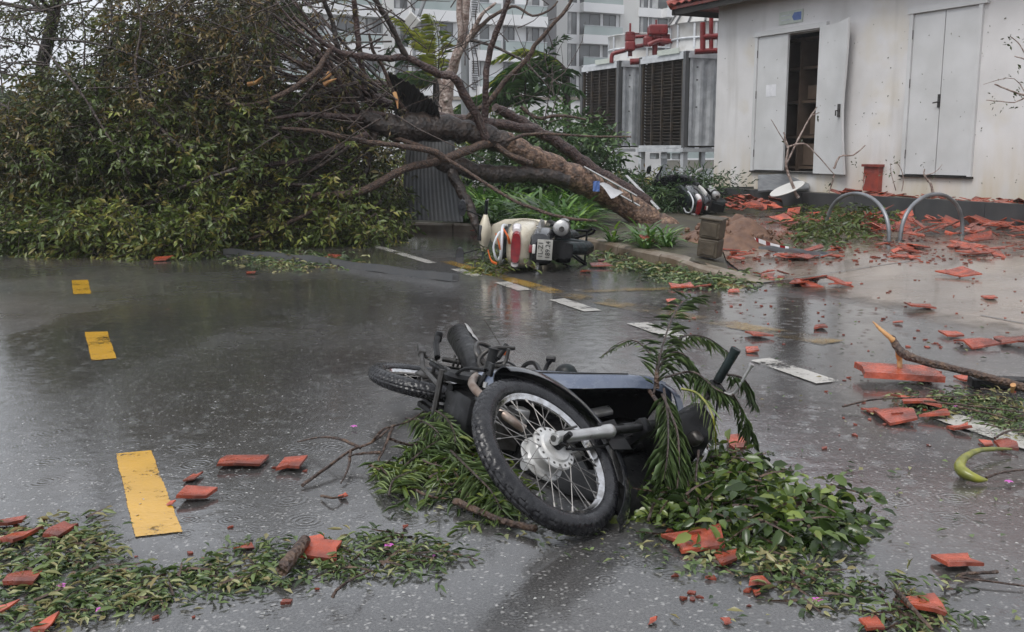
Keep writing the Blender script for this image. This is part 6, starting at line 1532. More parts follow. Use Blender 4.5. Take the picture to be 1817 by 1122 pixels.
single = [  # px, py of the base, width px, depth ratio, label
    (425, 826, 76, .42, 'long wedge of red tile left of the twiggy branch, leaf stuck under it'),
    (518, 829, 50, .7, 'broken red tile with raised ribs, right of the long wedge tile'),
    (343, 851, 21, .8, 'tiny pointed red tile chip between the yellow dash and wedge tile'),
    (350, 885, 52, .45, 'bow shaped red tile piece right of the big yellow dash'),
    (302, 897, 12, .8, 'red crumb lying on the edge of the big yellow dash'),
    (568, 990, 64, .38, 'flat dark edged red tile beside the short cut log'),
    (553, 966, 34, .5, 'small red tile behind the short cut log'),
    (440, 974, 24, .5, 'small red tile chip in muddy froth above the leaf line'),
    (40, 1034, 54, .4, 'ribbed red tile in the leaf line at lower left'),
    (108, 950, 46, .6, 'leaning grooved red tile on the left leaf heap'),
    (30, 962, 44, .7, 'crumpled pair of red tile pieces on the left leaf heap'),
    (18, 932, 56, .5, 'red tile half covered by a dark leaf at the left edge'),
    (75, 1117, 38, .6, 'small red tile alone below the leaf line at lower left'),
    (5, 1090, 26, .7, 'red tile cut by the left edge of the view'),
    (1245, 972, 100, .36, 'largest curved red tile in front of the green leaf heap'),
    (1288, 997, 38, .8, 'folded red tile at the tip of the largest curved tile'),
    (1345, 1040, 40, .5, 'thin red tile below the green leaf heap'),
    (1345, 1056, 15, .8, 'red crumb just below the thin tile by the leaf heap'),
    (1640, 1092, 70, .5, 'red tile with a stick lying across it at lower right'),
    (1695, 1006, 60, .4, 'straight red tile strip on bare asphalt at right'),
    (1550, 1119, 34, .6, 'round red tile scrap at the bottom edge'),
    (1158, 1105, 12, .8, 'tiny red crumb at the bottom edge left of the puddle'),
    (1290, 1107, 14, .8, 'tiny red crumb at the bottom edge beside the puddle'),
    (1308, 794, 34, .8, 'square red tile piece just right of the motorcycle handlebar'),
    (1344, 598, 34, .5, 'red tile above the white dash near the handlebar, larger of two'),
    (1334, 623, 22, .7, 'smaller red tile just above the white dash near the handlebar'),
    (1455, 583, 22, .8, 'lone small red tile in the puddle right of the white dash'),
    (1630, 548, 46, .4, 'ragged flat red tile on the wet apron edge'),
    (1757, 531, 20, .7, 'lone brick red chip near the right edge of the apron'),
    (1703, 491, 46, .7, 'thick clean red tile alone in the middle of the apron'),
    (1735, 450, 20, .7, 'small dark red chip above the thick clean tile'),
    (1595, 676, 122, .30, 'long red ridge tile propping up the broken branch'),
    (1640, 663, 34, .5, 'short red tile resting behind the long ridge tile'),
    (1590, 744, 70, .5, 'triangular red tile below the long ridge tile'),
    (1625, 720, 60, .5, 'red tile touching the twigs right of the triangular tile'),
    (1655, 738, 52, .55, 'bent red tile beside the end of the white dash'),
    (1546, 733, 22, .7, 'small brownish tile left of the triangular tile'),
    (1703, 765, 30, .45, 'small straight red tile on the last white dash'),
    (1712, 676, 22, .6, 'small red tile under the middle of the broken branch'),
    (1750, 790, 20, .8, 'small red tile by the thin twigs above the yellow pod'),
    (1790, 798, 30, .6, 'red tile chip touching the tail of the yellow pod'),
    (1690, 598, 34, .5, 'brick shaped red tile with upright end on the wet apron'),
    (1730, 615, 54, .4, 'long red tile in the row near the right edge'),
    (1773, 603, 18, .6, 'little red tile behind the row near the right edge'),
    (1800, 612, 44, .8, 'tall red tile standing at the right end of the row'),
    (1595, 575, 14, .6, 'red chip right behind the split end of the branch'),
    (445, 487, 14, .7, 'lone red chip on the empty road at upper left'),
    (588, 458, 26, .5, 'red tile chip at the metal channel'), (288, 462, 24, .6, 'red tile chip in front of the low green crown'),
    (1062, 474, 34, .45, 'red tile at the kerb right of the cream scooter'), (1067, 464, 14, .8, 'red crumb behind the tile by the scooter'),
    (1040, 484, 16, .6, 'red chip beside the scooter wheel'), (850, 415, 38, .3, 'long red tile behind the scooter mirror'),
    (608, 884, 14, .6, 'reddish chip by the thin twigs left of the motorcycle'), (720, 938, 10, .8, 'red crumb on asphalt in front of the motorcycle'),
    (1213, 512, 42, .4, 'pale red tile on the worn yellow line'), (1247, 512, 30, .4, 'thin red tile right of the pale one on the worn line'), (1303, 519, 18, .7, 'small tile on the road near the kerb end'),
    (1192, 537, 16, .7, 'small tile by the top of the feathery frond'), (1700, 1290, 40, .5, 'red tile just outside the lower right'),
]
for i, (x, y, w, dr, lab) in enumerate(single):
    if y > 1150: continue
    p = GA(x, y); dist = math.hypot(p.x, p.y); a = w * dist / 1771 * 1.02; b = max(a * dr * 2.0, .03); b = min(b, .28)
    t = (rd.uniform(-.10, .10), rd.uniform(-.14, .14)) if w > 25 else (0, 0)
    a *= .88; p.z += abs(t[1]) * a * .4 + abs(t[0]) * b * .4
    if 'ridge' in lab and w > 100: a *= 1.12
    me = shard(i * 7 + 3, a, b, th=.03 if w > 100 else min(.011, a * .16), curl=min(.022, a * .12), irregular=.3 if w > 110 else .62 if w > 45 else .8)
    put_tile('roof_tile_piece', me, p, rd.uniform(-.25, .25), lab, tilt=t)

shards = [shard(900 + i, rd.uniform(.10, .30), rd.uniform(.07, .20), curl=rd.uniform(.006, .022), irregular=.75, th=.010) for i in range(16)]
small = [shard(950 + i, rd.uniform(.05, .11), rd.uniform(.04, .09), curl=.005, th=.010, irregular=.9) for i in range(8)]
def scatter(x0, x1, y0, y1, n, label, group, sm=.3, pile=0.0, zf=None, maxt=.25, sc=(0.8, 1.15)):
    for i in range(n):
        x, y = rd.uniform(x0, x1), rd.uniform(y0, y1); p = GA(x, y) if zf is None else zf(x, y)
        me = rd.choice(small) if rd.random() < sm else rd.choice(shards)
        if pile: p = p + Vector((0, 0, rd.uniform(0, pile)))
        t = (rd.uniform(-maxt, maxt), rd.uniform(-maxt, maxt)); p.z += (abs(t[0]) + abs(t[1])) * .07
        put_tile('roof_tile_piece', me, p, rd.uniform(0, 6.28), label, group, t, rd.uniform(*sc))
# clusters on the apron, each described by where it lies
scatter(1340, 1390, 488, 496, 5, 'red tile fragment in the small cluster at the kerb end', 'tile cluster at the kerb end')
scatter(1415, 1510, 497, 512, 8, 'red tile fragment in the row on the apron right of the kerb end', 'tile row right of the kerb end', sm=.5)
scatter(1285, 1320, 450, 466, 6, 'red tile fragment heaped beside the block bollard', 'tiles beside the block bollard', pile=.05)
scatter(1370, 1440, 448, 464, 8, 'red tile fragment along the metal strip by the soil mound', 'tiles along the metal strip')
scatter(1440, 1490, 440, 462, 7, 'red tile fragment right of the metal strip', 'tiles right of the metal strip')
scatter(1545, 1635, 437, 462, 13, 'red tile fragment on the apron in front of the two hoops', 'tiles in front of the hoops')
scatter(1685, 1817, 436, 458, 13, 'red tile fragment on the apron right of the hoops', 'tiles right of the hoops')
scatter(1540, 1700, 402, 430, 44, 'broken red tile heaped at the feet of the two metal hoops', 'tile heap at the hoops', sm=.12, pile=.14, maxt=.5)
scatter(1715, 1830, 400, 430, 34, 'broken red tile heaped against the planter at the right edge', 'tile heap at the right edge', sm=.12, pile=.08, maxt=.4)
scatter(1360, 1560, 382, 410, 48, 'broken red tile in the drift between the soil mound and the hoops', 'tile drift behind the hoops', sm=.2, pile=.08, maxt=.4)
scatter(1240, 1300, 392, 404, 6, 'red tile fragment behind the block bollard', 'tiles behind the block bollard')
def zheap(x, y):
    p = G(x, y + 12, .12); u = (x - 1290) / 85; p.z = .16 + .34 * (1 - abs(u - .5) * 1.2) * max(0, min(1, (372 - y) / 40)); q = PY(x, y, p.y); q.z = max(q.z, .12); return q
scatter(1285, 1378, 334, 374, 62, 'broken red tile in the sloping heap below the torn open door', 'sloping tile heap below the open door', sm=.08, zf=zheap, maxt=.5)
def ztop(x, y): p = G(x, y, pz + .0); return p
scatter(1470, 1830, 343, 353, 52, 'red tile fragment strewn on top of the granite planter', 'tiles on the granite planter', sm=.4, zf=lambda x, y: (lambda q: Vector((q.x, q.y, pz - .03)))(WP(x, y, rd.uniform(.1, .85))), maxt=.3)
for (x, y, lab) in ((975, 370, 'red tile lying among the strap leaves behind the scooter'), (1148, 425, 'red tile caught in the strap leaves by the foot of the trunk')):
    p = G(x, y, .2); put_tile('roof_tile_piece', shards[3], p, .6, lab, None, (.5, .3), .8)

# fine crumbs of tile: too small and many to pick apart
cr = MB()
for (x0, x1, y0, y1, n) in ((1290, 1817, 385, 470, 520), (1200, 1817, 470, 620, 130), (1450, 1817, 600, 800, 45), (1180, 1420, 940, 1080, 16), (0, 620, 920, 1100, 18), (380, 560, 810, 850, 5)):
    for i in range(n):
        q = GA(rd.uniform(x0, x1), rd.uniform(y0, y1)); s_ = rd.uniform(.008, .03) * (1 if y1 < 480 else .6); k_ = rd.randint(3, 5)
        poly = [(math.cos(6.28 * j / k_ + rd.uniform(-.4, .4)) * s_, math.sin(6.28 * j / k_ + rd.uniform(-.4, .4)) * s_ * .7) for j in range(k_)]
        cr.prism(poly, s_ * .4, Matrix.Translation(q + Vector((0, 0, .001))) @ Euler((rd.uniform(-.2, .2), rd.uniform(-.2, .2), rd.uniform(0, 6.28))).to_matrix().to_4x4())
tag(cr.build('tile_crumbs', M_['tile']), 'fine crumbs of red tile spread between the larger pieces', 'rubble', kind='stuff')

# ================================================================== SMALL THINGS BY THE BED AND BUILDING
def thing(name, loc, label, cat, group=None): return tag(empty(name, loc), label, cat, group)
# soil mound torn up by the roots
mp_ = GA(1300, 440); mp_.z = .08
m = MB(); NXm = 34; vs = []; fs = []
for j in range(NXm + 1):
    for i in range(NXm + 1):
        x = (i / NXm - .5) * 2; y = (j / NXm - .5) * 2; r = math.hypot(x, y)
        h = .30 * max(0, 1 - r ** 1.7) * (1 + .5 * noise.noise(Vector((x * 2.3, y * 2.3, 5)))) + .07 * noise.noise(Vector((x * 7, y * 7, 2))) * max(0, 1 - r) + .03 * noise.noise(Vector((x * 17, y * 17, 2))) * max(0, 1.1 - r)
        vs.append((x * .72, y * .62, h - .03 * r))
for j in range(NXm):
    for i in range(NXm): a = j * (NXm + 1) + i; fs.append((a, a + 1, a + NXm + 2, a + NXm + 1))
m.add(vs, fs); o = m.build('soil_mound', M_['soil'], None, smooth=60, loc=(mp_.x + .02, mp_.y + .35, .07)); tag(o, 'brown mound of torn up soil behind the block bollard', 'soil', kind='structure')
clod = MB()
for i in range(90):
    a = rd.uniform(0, 6.28); r = rd.uniform(.1, .85); c = Vector((math.cos(a) * r * .75, math.sin(a) * r * .6, max(.0, .28 * (1 - r ** 1.7)))); s = rd.uniform(.012, .04)
    bm = bmesh.new(); bmesh.ops.create_icosphere(bm, subdivisions=1, radius=s)
    for v in bm.verts: v.co *= rd.uniform(.7, 1.2)
    bm.verts.index_update(); clod.add([v.co + c for v in bm.verts], [tuple(v.index for v in f.verts) for f in bm.faces]); bm.free()
tag(clod.build('soil_clods', M_['soil'], None, loc=(mp_.x + .02, mp_.y + .35, .07)), 'clods and crumbs of soil on the mound', 'soil', kind='stuff')
# block bollard: two stacked hollow blocks, tilted
bp = G(1262, 457, KZ); bb = thing('block_bollard', (bp.x, bp.y + .1, KZ - .005), 'mossy brown concrete post of two stacked blocks at the kerb end', 'post'); bb.rotation_euler = (R(2), R(6), R(-28))
for k in range(2):
    m = MB(); m.rbox((0, 0, .095 + .185 * k), (.20, .20, .18), .012); m.rbox((0, -.103, .095 + .185 * k), (.145, .012, .13), .005); m.rbox((-.103, 0, .095 + .185 * k), (.012, .145, .13), .005); m.build('block', M_['brickblock'], bb)
m = MB(); m.rbox((0, 0, .38), (.23, .23, .02), .006); m.build('cap', M_['brickblock'], bb)
# barrier tape
tp = thing('barrier_tape', GA(1330, 440), 'red and white barrier tape lying across the soil mound', 'tape'); to = Vector(tp.location)
P = [GA(x, y) + Vector((0, 0, h)) for x, y, h in ((1290, 432, .06), (1310, 434, .09), (1335, 438, .07), (1352, 441, .05), (1375, 446, .03), (1400, 449, .02))]; Pq = smooth_path(P, 3)
for k in range(len(Pq) - 1):
    m = MB(Matrix.Translation(-to)); a, b = Pq[k], Pq[k + 1]; u = Vector((0, .02, .045)); m.sheet([[a, b], [a + u, b + u]], .001); m.build('tape_band', M_['red_lens'] if k % 3 == 1 else M_['paper'], tp)
# metal strips
def channel(a, b, w, h, label, name, mtl, bent=0, off=0.0):
    A, B = Vector(a), Vector(b); c = (A + B) / 2; t = thing(name, (c.x, c.y, min(A.z, B.z)), label, 'metal strip'); d = (B - A).normalized(); s = d.cross(Vector((0, 0, 1))).normalized(); q = []
    for i in range(25):
        u = i / 24; p = A.lerp(B, u) - Vector(t.location) + s * bent * math.sin(u * 3.1) + Vector((0, 0, .006 * math.sin(u * 15))); q.append(p)
    m = MB(); m.sheet([[p - s * w / 2 + Vector((0, 0, h)) for p in q], [p - s * w / 2 for p in q], [p + s * w / 2 for p in q], [p + s * w / 2 + Vector((0, 0, h)) for p in q]], .004); m.build('channel', mtl, t)
    m = MB()
    for i in range(1, 24, 1):
        m.box(q[i] - s * (w / 2 + .003) * (1 if off >= 0 else -1) + Vector((0, 0, h * .55)), (.012, .006, h * .3), rot=(0, 0, math.atan2(d.y, d.x)))
    m.build('slots', M_['black_plastic'], t)['kind'] = 'stuff'; return t
channel(G(400, 451), G(560, 466), .06, .06, 'left half of the long grey metal channel under the crown edge', 'metal_channel', M_['galv_dark'])
channel(G(555, 466), G(808, 500), .065, .06, 'long grey slotted metal channel lying on the road left of the scooter', 'metal_channel', M_['galv_dark'], bent=.02)
a = GA(1352, 450); b = GA(1462, 458); a.z += .05; b.z += .02; channel(a, b, .12, .03, 'grey metal strip lying at the foot of the soil mound', 'metal_channel', M_['hoop_grey'])
# leaning corrugated sheet pinned under the trunk, and its dark folded upper half
cs_ = thing('corrugated_sheet', G(765, 398, .1), 'tall dark corrugated sheet standing bent under the fallen trunk', 'metal sheet'); co_ = Vector(cs_.location)
def corr(c4, nu, nv, amp, jag=0.0, bow=0.0):
    g = []
    a, b, c, d = [PY(*q) for q in c4]; nn = (b - a).cross(d - a).normalized()
    for j in range(nv + 1):
        r_ = []
        for i in range(nu + 1):
            u = i / nu; v = j / nv; p = (a.lerp(b, u)).lerp(d.lerp(c, u), v); p = p + nn * (amp * (1 if (i // 2) % 2 else -1) + bow * math.sin(math.pi * v))
            if j == nv and jag: p = p + Vector((0, 0, jag * math.sin(i * 1.9)))
            r_.append(p - co_)
        g.append(r_)
    return g
m = MB(); m.sheet(corr([(716, 390, 13.5), (822, 394, 13.3), (806, 245, 13.5), (722, 245, 13.8)], 56, 8, .0025, 0, .06), .004); m.build('lower_sheet', M_['galv_dark'], cs_)
m = MB(); pts = [PY(x, y, Y - .75) - co_ for x, y, Y in ((688, 128, 13.6), (712, 140, 13.6), (735, 152, 13.6), (752, 168, 13.6), (768, 178, 13.65), (778, 195, 13.7), (785, 245, 13.8))]
base_ = [PY(x, y, Y - .75) - co_ for x, y, Y in ((700, 200, 13.9), (705, 215, 13.9), (712, 230, 13.9), (722, 240, 13.9), (738, 246, 13.9), (760, 250, 13.9), (783, 252, 13.9))]
pu, pl2 = smooth_path(pts, 8), smooth_path(base_, 8); g = []
for k in range(8):
    v = k / 7; g.append([p.lerp(q, v) + Vector((0, .012 * (1 if (i // 2) % 2 else -1) + .10 * math.sin(v * 3.14), .016 * math.sin(i * 1.7) * (1 - v))) for i, (p, q) in enumerate(zip(pu, pl2))])
m.sheet(g, .006); m.build('upper_sheet', M_['sheet_black'], cs_)
# ladders
def ladder(A, B, wdt, nr, label, mtl=M_['galvanised'], side_v=None):
    t = thing('ladder', A, label, 'ladder'); d = (B - A); s = (side_v or d.cross(Vector((0, 0, 1)))).normalized() * wdt
    for q in (Vector((0, 0, 0)), s): m = MB(); m.tube([q, q + d], .026, 6, flat=.55); m.build('rail', mtl, t)
    for i in range(nr): m = MB(); f = (i + .5) / nr; m.tube([d * f, d * f + s], .014, 6); m.build('rung', mtl, t)
    return t
ladder(PY(1036, 296, 13.75), PY(1130, 348, 13.6), .30, 4, 'aluminium ladder leaning behind the fallen trunk', M_['alloy'], Vector((.3, 1, -.6)))
ladder(PY(1112, 312, 15.2), PY(1170, 372, 14.3), .22, 4, 'short aluminium ladder half buried in the leaves right of the trunk', M_['alloy'], Vector((-.5, .3, -.8)))
q = PY(1245, 300, 17.5); m = MB(); m.tube([Vector((0, 0, 0)), PY(1200, 330, 17.0) - q], .03, 8); o = m.build('metal_rod', M_['alloy'], loc=q); tag(o, 'thin pale rod leaning at the corner of the white building', 'rod')
# paper and scraps on the trunk
pc = [PY(1062, 328, 13.62), PY(1082, 328, 13.62), PY(1106, 346, 13.66), PY(1084, 352, 13.60)]
m = MB(); o0 = pc[0]; g = [[pc[0].lerp(pc[1], i / 4).lerp(pc[3].lerp(pc[2], i / 4), j / 4) - o0 + Vector((0, -.012, .02 * math.sin(i + j) + .012)) for i in range(5)] for j in range(5)]; m.sheet(g, .002); tag(m.build('paper_sheet', M_['paper'], loc=o0), 'crumpled white paper stuck on the fallen trunk', 'paper')
o0 = PY(1052, 340, 13.55); m = MB(); m.sheet([[Vector((x * .03, -.01 + .008 * math.sin(x * 3 + y), y * .035)) for x in range(4)] for y in range(5)], .002); tag(m.build('blue_wrapper', M_['blue_sign'], loc=o0), 'torn blue wrapper stuck on the side of the fallen trunk', 'wrapper')
# white sign board, ramp plate, cloth, vent pot by the wall
c0 = PY(1397, 336, 16.8)
m = MB(Matrix.Rotation(R(-24), 4, 'Y') @ Matrix.Rotation(R(6), 4, 'X') @ Matrix.Diagonal((.98, 1.0, 1, 1))); m.lathe([(0, .0), (.30, .0), (.305, .012), (.29, .022), (.22, .016), (.15, .024), (.08, .016), (0, .02)], 36)
for v in m.v: v.x *= 1.0
o = m.build('round_board', M_['white_plastic'], smooth=30, loc=c0); tag(o, 'dished round white board lying tilted on the tiles below the door', 'board')
m = MB(); g = [[PY(1345 + 90 * u, 340 - 28 * v - 4 * u, 17.3 + 1.2 * v + .5 * u) - PY(1345, 340, 17.3) for u in (0, .5, 1)] for v in (0, .5, 1)]; m.sheet(g, .03)
o = m.build('ramp_plate', M_['hoop_grey'], loc=PY(1345, 340, 17.3)); tag(o, 'grey ramp plate sloping up to the torn open door', 'ramp')
m = MB(); g = [[Vector((x * .06, y * .05, .05 + .05 * math.sin(x * 1.3 + y) + .04 * math.cos(y * 1.7 + x * .6))) for x in range(8)] for y in range(7)]; m.sheet(g, .004)
q = GA(1452, 372); o = m.build('white_cloth', M_['paper'], smooth=60, loc=(q.x - .1, q.y, .12)); tag(o, 'crumpled white cloth lying in front of the granite planter', 'cloth')
# yellow strap under the crown
yb = G(660, 396, .06); t = thing('plastic_strips', yb, 'bundle of yellow plastic strips under the edge of the crown', 'plastic strips')
for i in range(9):
    a = G(rd.uniform(628, 650), rd.uniform(386, 396), rd.uniform(.05, .12)) - yb; b = G(rd.uniform(680, 716), rd.uniform(384, 396), rd.uniform(.05, .12)) - yb; m = MB(); m.tube([a, a.lerp(b, .5) + Vector((0, 0, rd.uniform(0, .06))), b], .012, 5, flat=.4); m.build('strip', M_['yellow_strap'], t)
# metal hoops
def hoop(pa, pb, top, label):
    A, B = GA(*pa), GA(*pb); t = thing('metal_hoop', A, label, 'bike rack', 'metal hoops on the apron'); d = B - A; w = d.length; h = .52; q = []
    for i in range(25):
        a = math.pi * i / 24; q.append(Vector((d.x * (.5 - .5 * math.cos(a)), d.y * (.5 - .5 * math.cos(a)), h * math.sin(a) ** .8 + 0)))
    m = MB(); m.tube(q, .024, 14); m.build('tube', M_['hoop_grey'], t, smooth=50)
    for e in (Vector((0, 0, 0)), d): m = MB(Matrix.Translation(e)); m.lathe([(0, .012), (.05, .012), (.055, 0)], 16); m.build('foot_plate', M_['dull_steel'], t)
    return t
h1 = hoop((1465, 412), (1577, 430), 355, 'left metal hoop with faded red band, standing among broken tiles')
m = MB(); q = [Vector((.42, 0, 0))]; 
hoop((1597, 428), (1707, 418), 350, 'right metal hoop, plain grey, standing among broken tiles')

# ================================================================== BRANCHES, LEAF HEAPS, LITTER ON THE ROAD
rl = random.Random(313)
def stick(name, pts, r, mtl, label, cat='branch', parent=None, wob=.1, origin=None, n=10):
    P = [Vector(p) for p in pts]; o0 = origin or P[0]; m = MB(Matrix.Translation(-Vector(o0))); branch_tube(m, P, r, None, rl, 5, n, wob) if isinstance(r, list) else branch_tube(m, P, r, r * .6, rl, 5, n, wob)
    o = m.build(name, mtl, parent, smooth=70, loc=None if parent else o0)
    if label: tag(o, label, cat)
    return o
def GZ(x, y, z): return G(x, y, z)
# the broken branch propped on the ridge tile
bo = GZ(1600, 630, .14); br = thing('broken_branch', bo, 'broken branch with pale split end propped on a red ridge tile', 'branch')
stick('stem', [GZ(1582, 598, .21), GZ(1592, 616, .17), GZ(1606, 630, .145), GZ(1640, 642, .135), GZ(1700, 656, .12), GZ(1760, 672, .10), GZ(1830, 692, .07), GZ(1900, 715, .05)], [.016, .020, .022, .019, .0175, .018, .020, .020], M_['stick'], None, parent=br, origin=bo, wob=.06, n=14)
stick('split_end', [GZ(1549, 571, .26), GZ(1560, 582, .245), GZ(1573, 594, .225), GZ(1585, 604, .20)], [.003, .009, .012, .015], M_['wood_raw'], None, parent=br, origin=bo, wob=.12)
stick('peg', [GZ(1594, 622, .15), GZ(1596, 640, .095), GZ(1597, 655, .055)], [.016, .013, .013], M_['wood_raw'], None, parent=br, origin=bo)
stick('snapped_twig', [GZ(1798, 683, .09), GZ(1796, 696, .05)], [.012, .007], M_['wood_raw'], None, parent=br, origin=bo)
m = MB(); m.rbox((0, 0, .03), (.30, .10, .05), .008, rot=(0, 0, R(-10))); o = m.build('black_fitting', M_['black_plastic'], loc=GZ(1778, 690, 0)); tag(o, 'black metal bar lying under the right end of the broken branch', 'bar')
# cut log, brown stick, twigs
a = GZ(500, 1012, .03); b = GZ(542, 958, .05); stick('cut_log', [a, a.lerp(b, .5) + Vector((.004, 0, .004)), b], [.019, .018, .015], M_['stick'], 'short cut piece of brown branch on the leaf line', wob=.05, n=14)
stick('brown_stick', [GZ(808, 889, .03), GZ(850, 908, .03), GZ(900, 927, .02), GZ(950, 938, .025)], [.012, .011, .010, .012], M_['stick'], 'orange brown stick in front of the front wheel')
stick('wet_stick', [GZ(1395, 874, .02), GZ(1440, 876, .025), GZ(1478, 878, .02)], [.005, .006, .005], M_['stick'], 'thin dark stick sticking out behind the leaf heap')
tbo = GZ(690, 800, 0); tb = thing('twiggy_branch', tbo, 'bare forked reddish twig left of the motorcycle', 'branch')
for pts in ([(536, 862, .01), (580, 830, .03), (622, 800, .05), (660, 785, .08), (695, 758, .12), (720, 750, .14), (745, 735, .10)],
            [(660, 785, .08), (680, 762, .13), (695, 758, .13)], [(697, 756, .12), (690, 775, .11), (680, 800, .07), (672, 820, .04), (690, 845, .03), (720, 860, .02)],
            [(640, 795, .06), (605, 780, .08), (570, 776, .06), (528, 784, .02)], [(622, 800, .05), (618, 830, .03), (605, 858, .01)], [(676, 803, .06), (640, 805, .05), (618, 810, .05)],
            [(690, 778, .10), (730, 790, .06), (755, 780, .04)], [(720, 860, .02), (760, 880, .02), (800, 886, .02)]):
    P = [GZ(*q) for q in pts]; stick('twig', P, [.0065 * (1 - .6 * i / (len(P) - 1)) for i in range(len(P))], M_['stick'], None, parent=tb, origin=tbo, n=6)
for (pts, lab) in (([(590, 1060, .02), (600, 1045, .04), (625, 1028, .05), (660, 1013, .03)], 'thin bent twig below the leaf line'),
                   ([(1495, 722, .02), (1545, 710, .04), (1610, 706, .06), (1680, 704, .05), (1755, 700, .03)], 'long thin twig with a pale tip below the ridge tile'),
                   ([(1640, 712, .05), (1700, 718, .05), (1760, 725, .05), (1840, 735, .03)], 'dark twig crossing the leaf litter at the right edge'),
                   ([(1700, 722, .04), (1760, 735, .05), (1800, 748, .05)], 'short forked twig under the dark twig'),
                   ([(1765, 778, .03), (1790, 765, .05), (1830, 762, .04)], 'curved twig above the yellow pod'),
                   ([(1750, 848, .02), (1780, 838, .03), (1840, 832, .02)], 'thin twig tied to the tip of the yellow pod'),
                   ([(1590, 1048, .02), (1620, 1080, .05), (1655, 1118, .03)], 'stick lying across the red tile at lower right'),
                   ([(905, 640, .02), (880, 600, .18), (860, 568, .30)], 'upright hair thin twig behind the exhaust'),
                   ([(1068, 632, .03), (1100, 608, .10), (1135, 600, .14), (1160, 604, .10)], 'hair thin twig arching left of the feathery frond'),
                   ([(570, 880, .01), (590, 884, .02), (612, 880, .01)], 'small black twig beside the bare forked twig'),
                   ([(1770, 1015, .01), (1700, 1022, .015), (1817, 1040, .01)], 'pale thin stem under the straight tile strip')):
    P = [GZ(*q) for q in pts]; r = .0075 if 'stick' in lab else (.0022 if 'hair' in lab else .005); stick('twig', P, [r * (1 - .5 * i / (len(P) - 1)) for i in range(len(P))], M_['stick'], lab, n=6)
# yellow pod
P = [GZ(1795, 797, .02), GZ(1765, 797, .03), GZ(1735, 800, .04), GZ(1712, 812, .045), GZ(1703, 828, .04), GZ(1712, 840, .03), GZ(1735, 850, .02), GZ(1752, 852, .012)]
m = MB(Matrix.Translation(-P[3])); q = smooth_path(P, 5); rs = lerp_list([.004, .008, .010, .014, .020, .021, .014, .003], len(q)); m.tube(q, rs, 14); o = m.build('seed_pod', M_['pod'], smooth=60, loc=P[3]); tag(o, 'curved yellow green pod lying at the right edge', 'seed pod')

L_heap = leaf_mat('fresh_torn_leaves', [(0, (.02, .038, .010)), (1, (.20, .26, .05)), (.5, (.06, .10, .022)), (.75, (.11, .165, .035)), (.9, (.17, .20, .045))], rough=.22)
def leaf_heap(name, label, cat, region, n, mtl, leaf, wid, zmax, shape=LEAF8, spray=True, tones=(0, 1), mask=None, twigs=True, nl=6, L_=.22, droop=.2):
    """a heap of torn branches: sprays with their leaves inside a px region"""
    c = GZ((region[0] + region[1]) / 2, (region[2] + region[3]) / 2, 0); t = thing(name, c, label, cat); lv = Leaves(); tws = MB(Matrix.Translation(-c)); k = 0; tries = 0
    while k < n and tries < n * 30:
        tries += 1; x = rl.uniform(region[0], region[1]); y = rl.uniform(region[2], region[3])
        if mask and not mask(x, y): continue
        if mask: x += rl.gauss(0, 14); y += rl.gauss(0, 7)
        k += 1; p = GZ(x, y, 0); p.z = .008 + rl.random() ** 1.8 * zmax; a = rl.uniform(0, 6.28); d = Vector((math.cos(a), math.sin(a), rl.uniform(-.1, .25)))
        if spray: twig_sprays(lv, tws if twigs and rl.random() < .35 else None, p, d, rl, nl, L_, leaf, wid, droop, tones)
        else: lv.add(p, d, Vector((rl.gauss(0, .3), rl.gauss(0, .3), 1)), leaf * rl.uniform(.3, 1.5), wid * rl.uniform(.4, 1.5), rl.uniform(*tones))
    lv.P = [(a[0], a[1], max(a[2], .006)) for a in lv.P]; lv.D = [(d[0], d[1], max(d[2], -.05) if p[2] < .03 else d[2]) for d, p in zip(lv.D, lv.P)]
    o = lv.build('leaves', mtl, t, shape=shape, origin=c); o['kind'] = 'stuff'
    if tws.v: q_ = tws.build('stalks', M_['stick'], t); q_['kind'] = 'stuff'
    return t
def poly_mask(poly):
    def f(x, y):
        c = False; j = len(poly) - 1
        for i in range(len(poly)):
            if (poly[i][1] > y) != (poly[j][1] > y) and x < (poly[j][0] - poly[i][0]) * (y - poly[i][1]) / (poly[j][1] - poly[i][1]) + poly[i][0]: c = not c
            j = i
        return c
    return f
leaf_heap('leafy_branch', 'heap of torn broad leaved branches right of the front wheel', 'branch', (1150, 1515, 790, 985), 250, L_heap, .055, .030, .085, mask=poly_mask([(1160, 830), (1215, 800), (1300, 820), (1350, 860), (1400, 880), (1490, 895), (1512, 930), (1470, 960), (1380, 975), (1260, 965), (1180, 930)]), nl=6, L_=.15)
leaf_heap('leafy_branch', 'green narrow leaved branches crushed left of the front wheel', 'branch', (665, 960, 740, 940), 120, L_heap, .07, .013, .05, tones=(.25, .95), mask=poly_mask([(670, 850), (700, 820), (760, 800), (790, 740), (830, 760), (860, 820), (900, 880), (950, 930), (900, 925), (840, 890), (760, 875), (690, 890)]), nl=8, L_=.13)
leaf_heap('leaf_litter', 'scattered leaves trailing forward from the broad leaved heap', 'leaves', (1230, 1560, 950, 1085), 90, L_litter, .038, .016, .012, mask=poly_mask([(1240, 960), (1400, 965), (1430, 1010), (1500, 1070), (1440, 1085), (1390, 1040), (1270, 990)]), twigs=True, L_=.08, nl=4)
leaf_heap('leaf_litter', 'band of wet leaves washed along the lower left road', 'leaves', (0, 560, 935, 1100), 165, L_litter, .040, .012, .008, mask=poly_mask([(0, 950), (60, 930), (190, 940), (200, 985), (160, 1005), (250, 1020), (330, 1010), (400, 985), (500, 985), (555, 1010), (480, 1030), (380, 1050), (300, 1065), (200, 1085), (90, 1110), (40, 1090), (90, 1060), (0, 1060)]), nl=5, L_=.09)
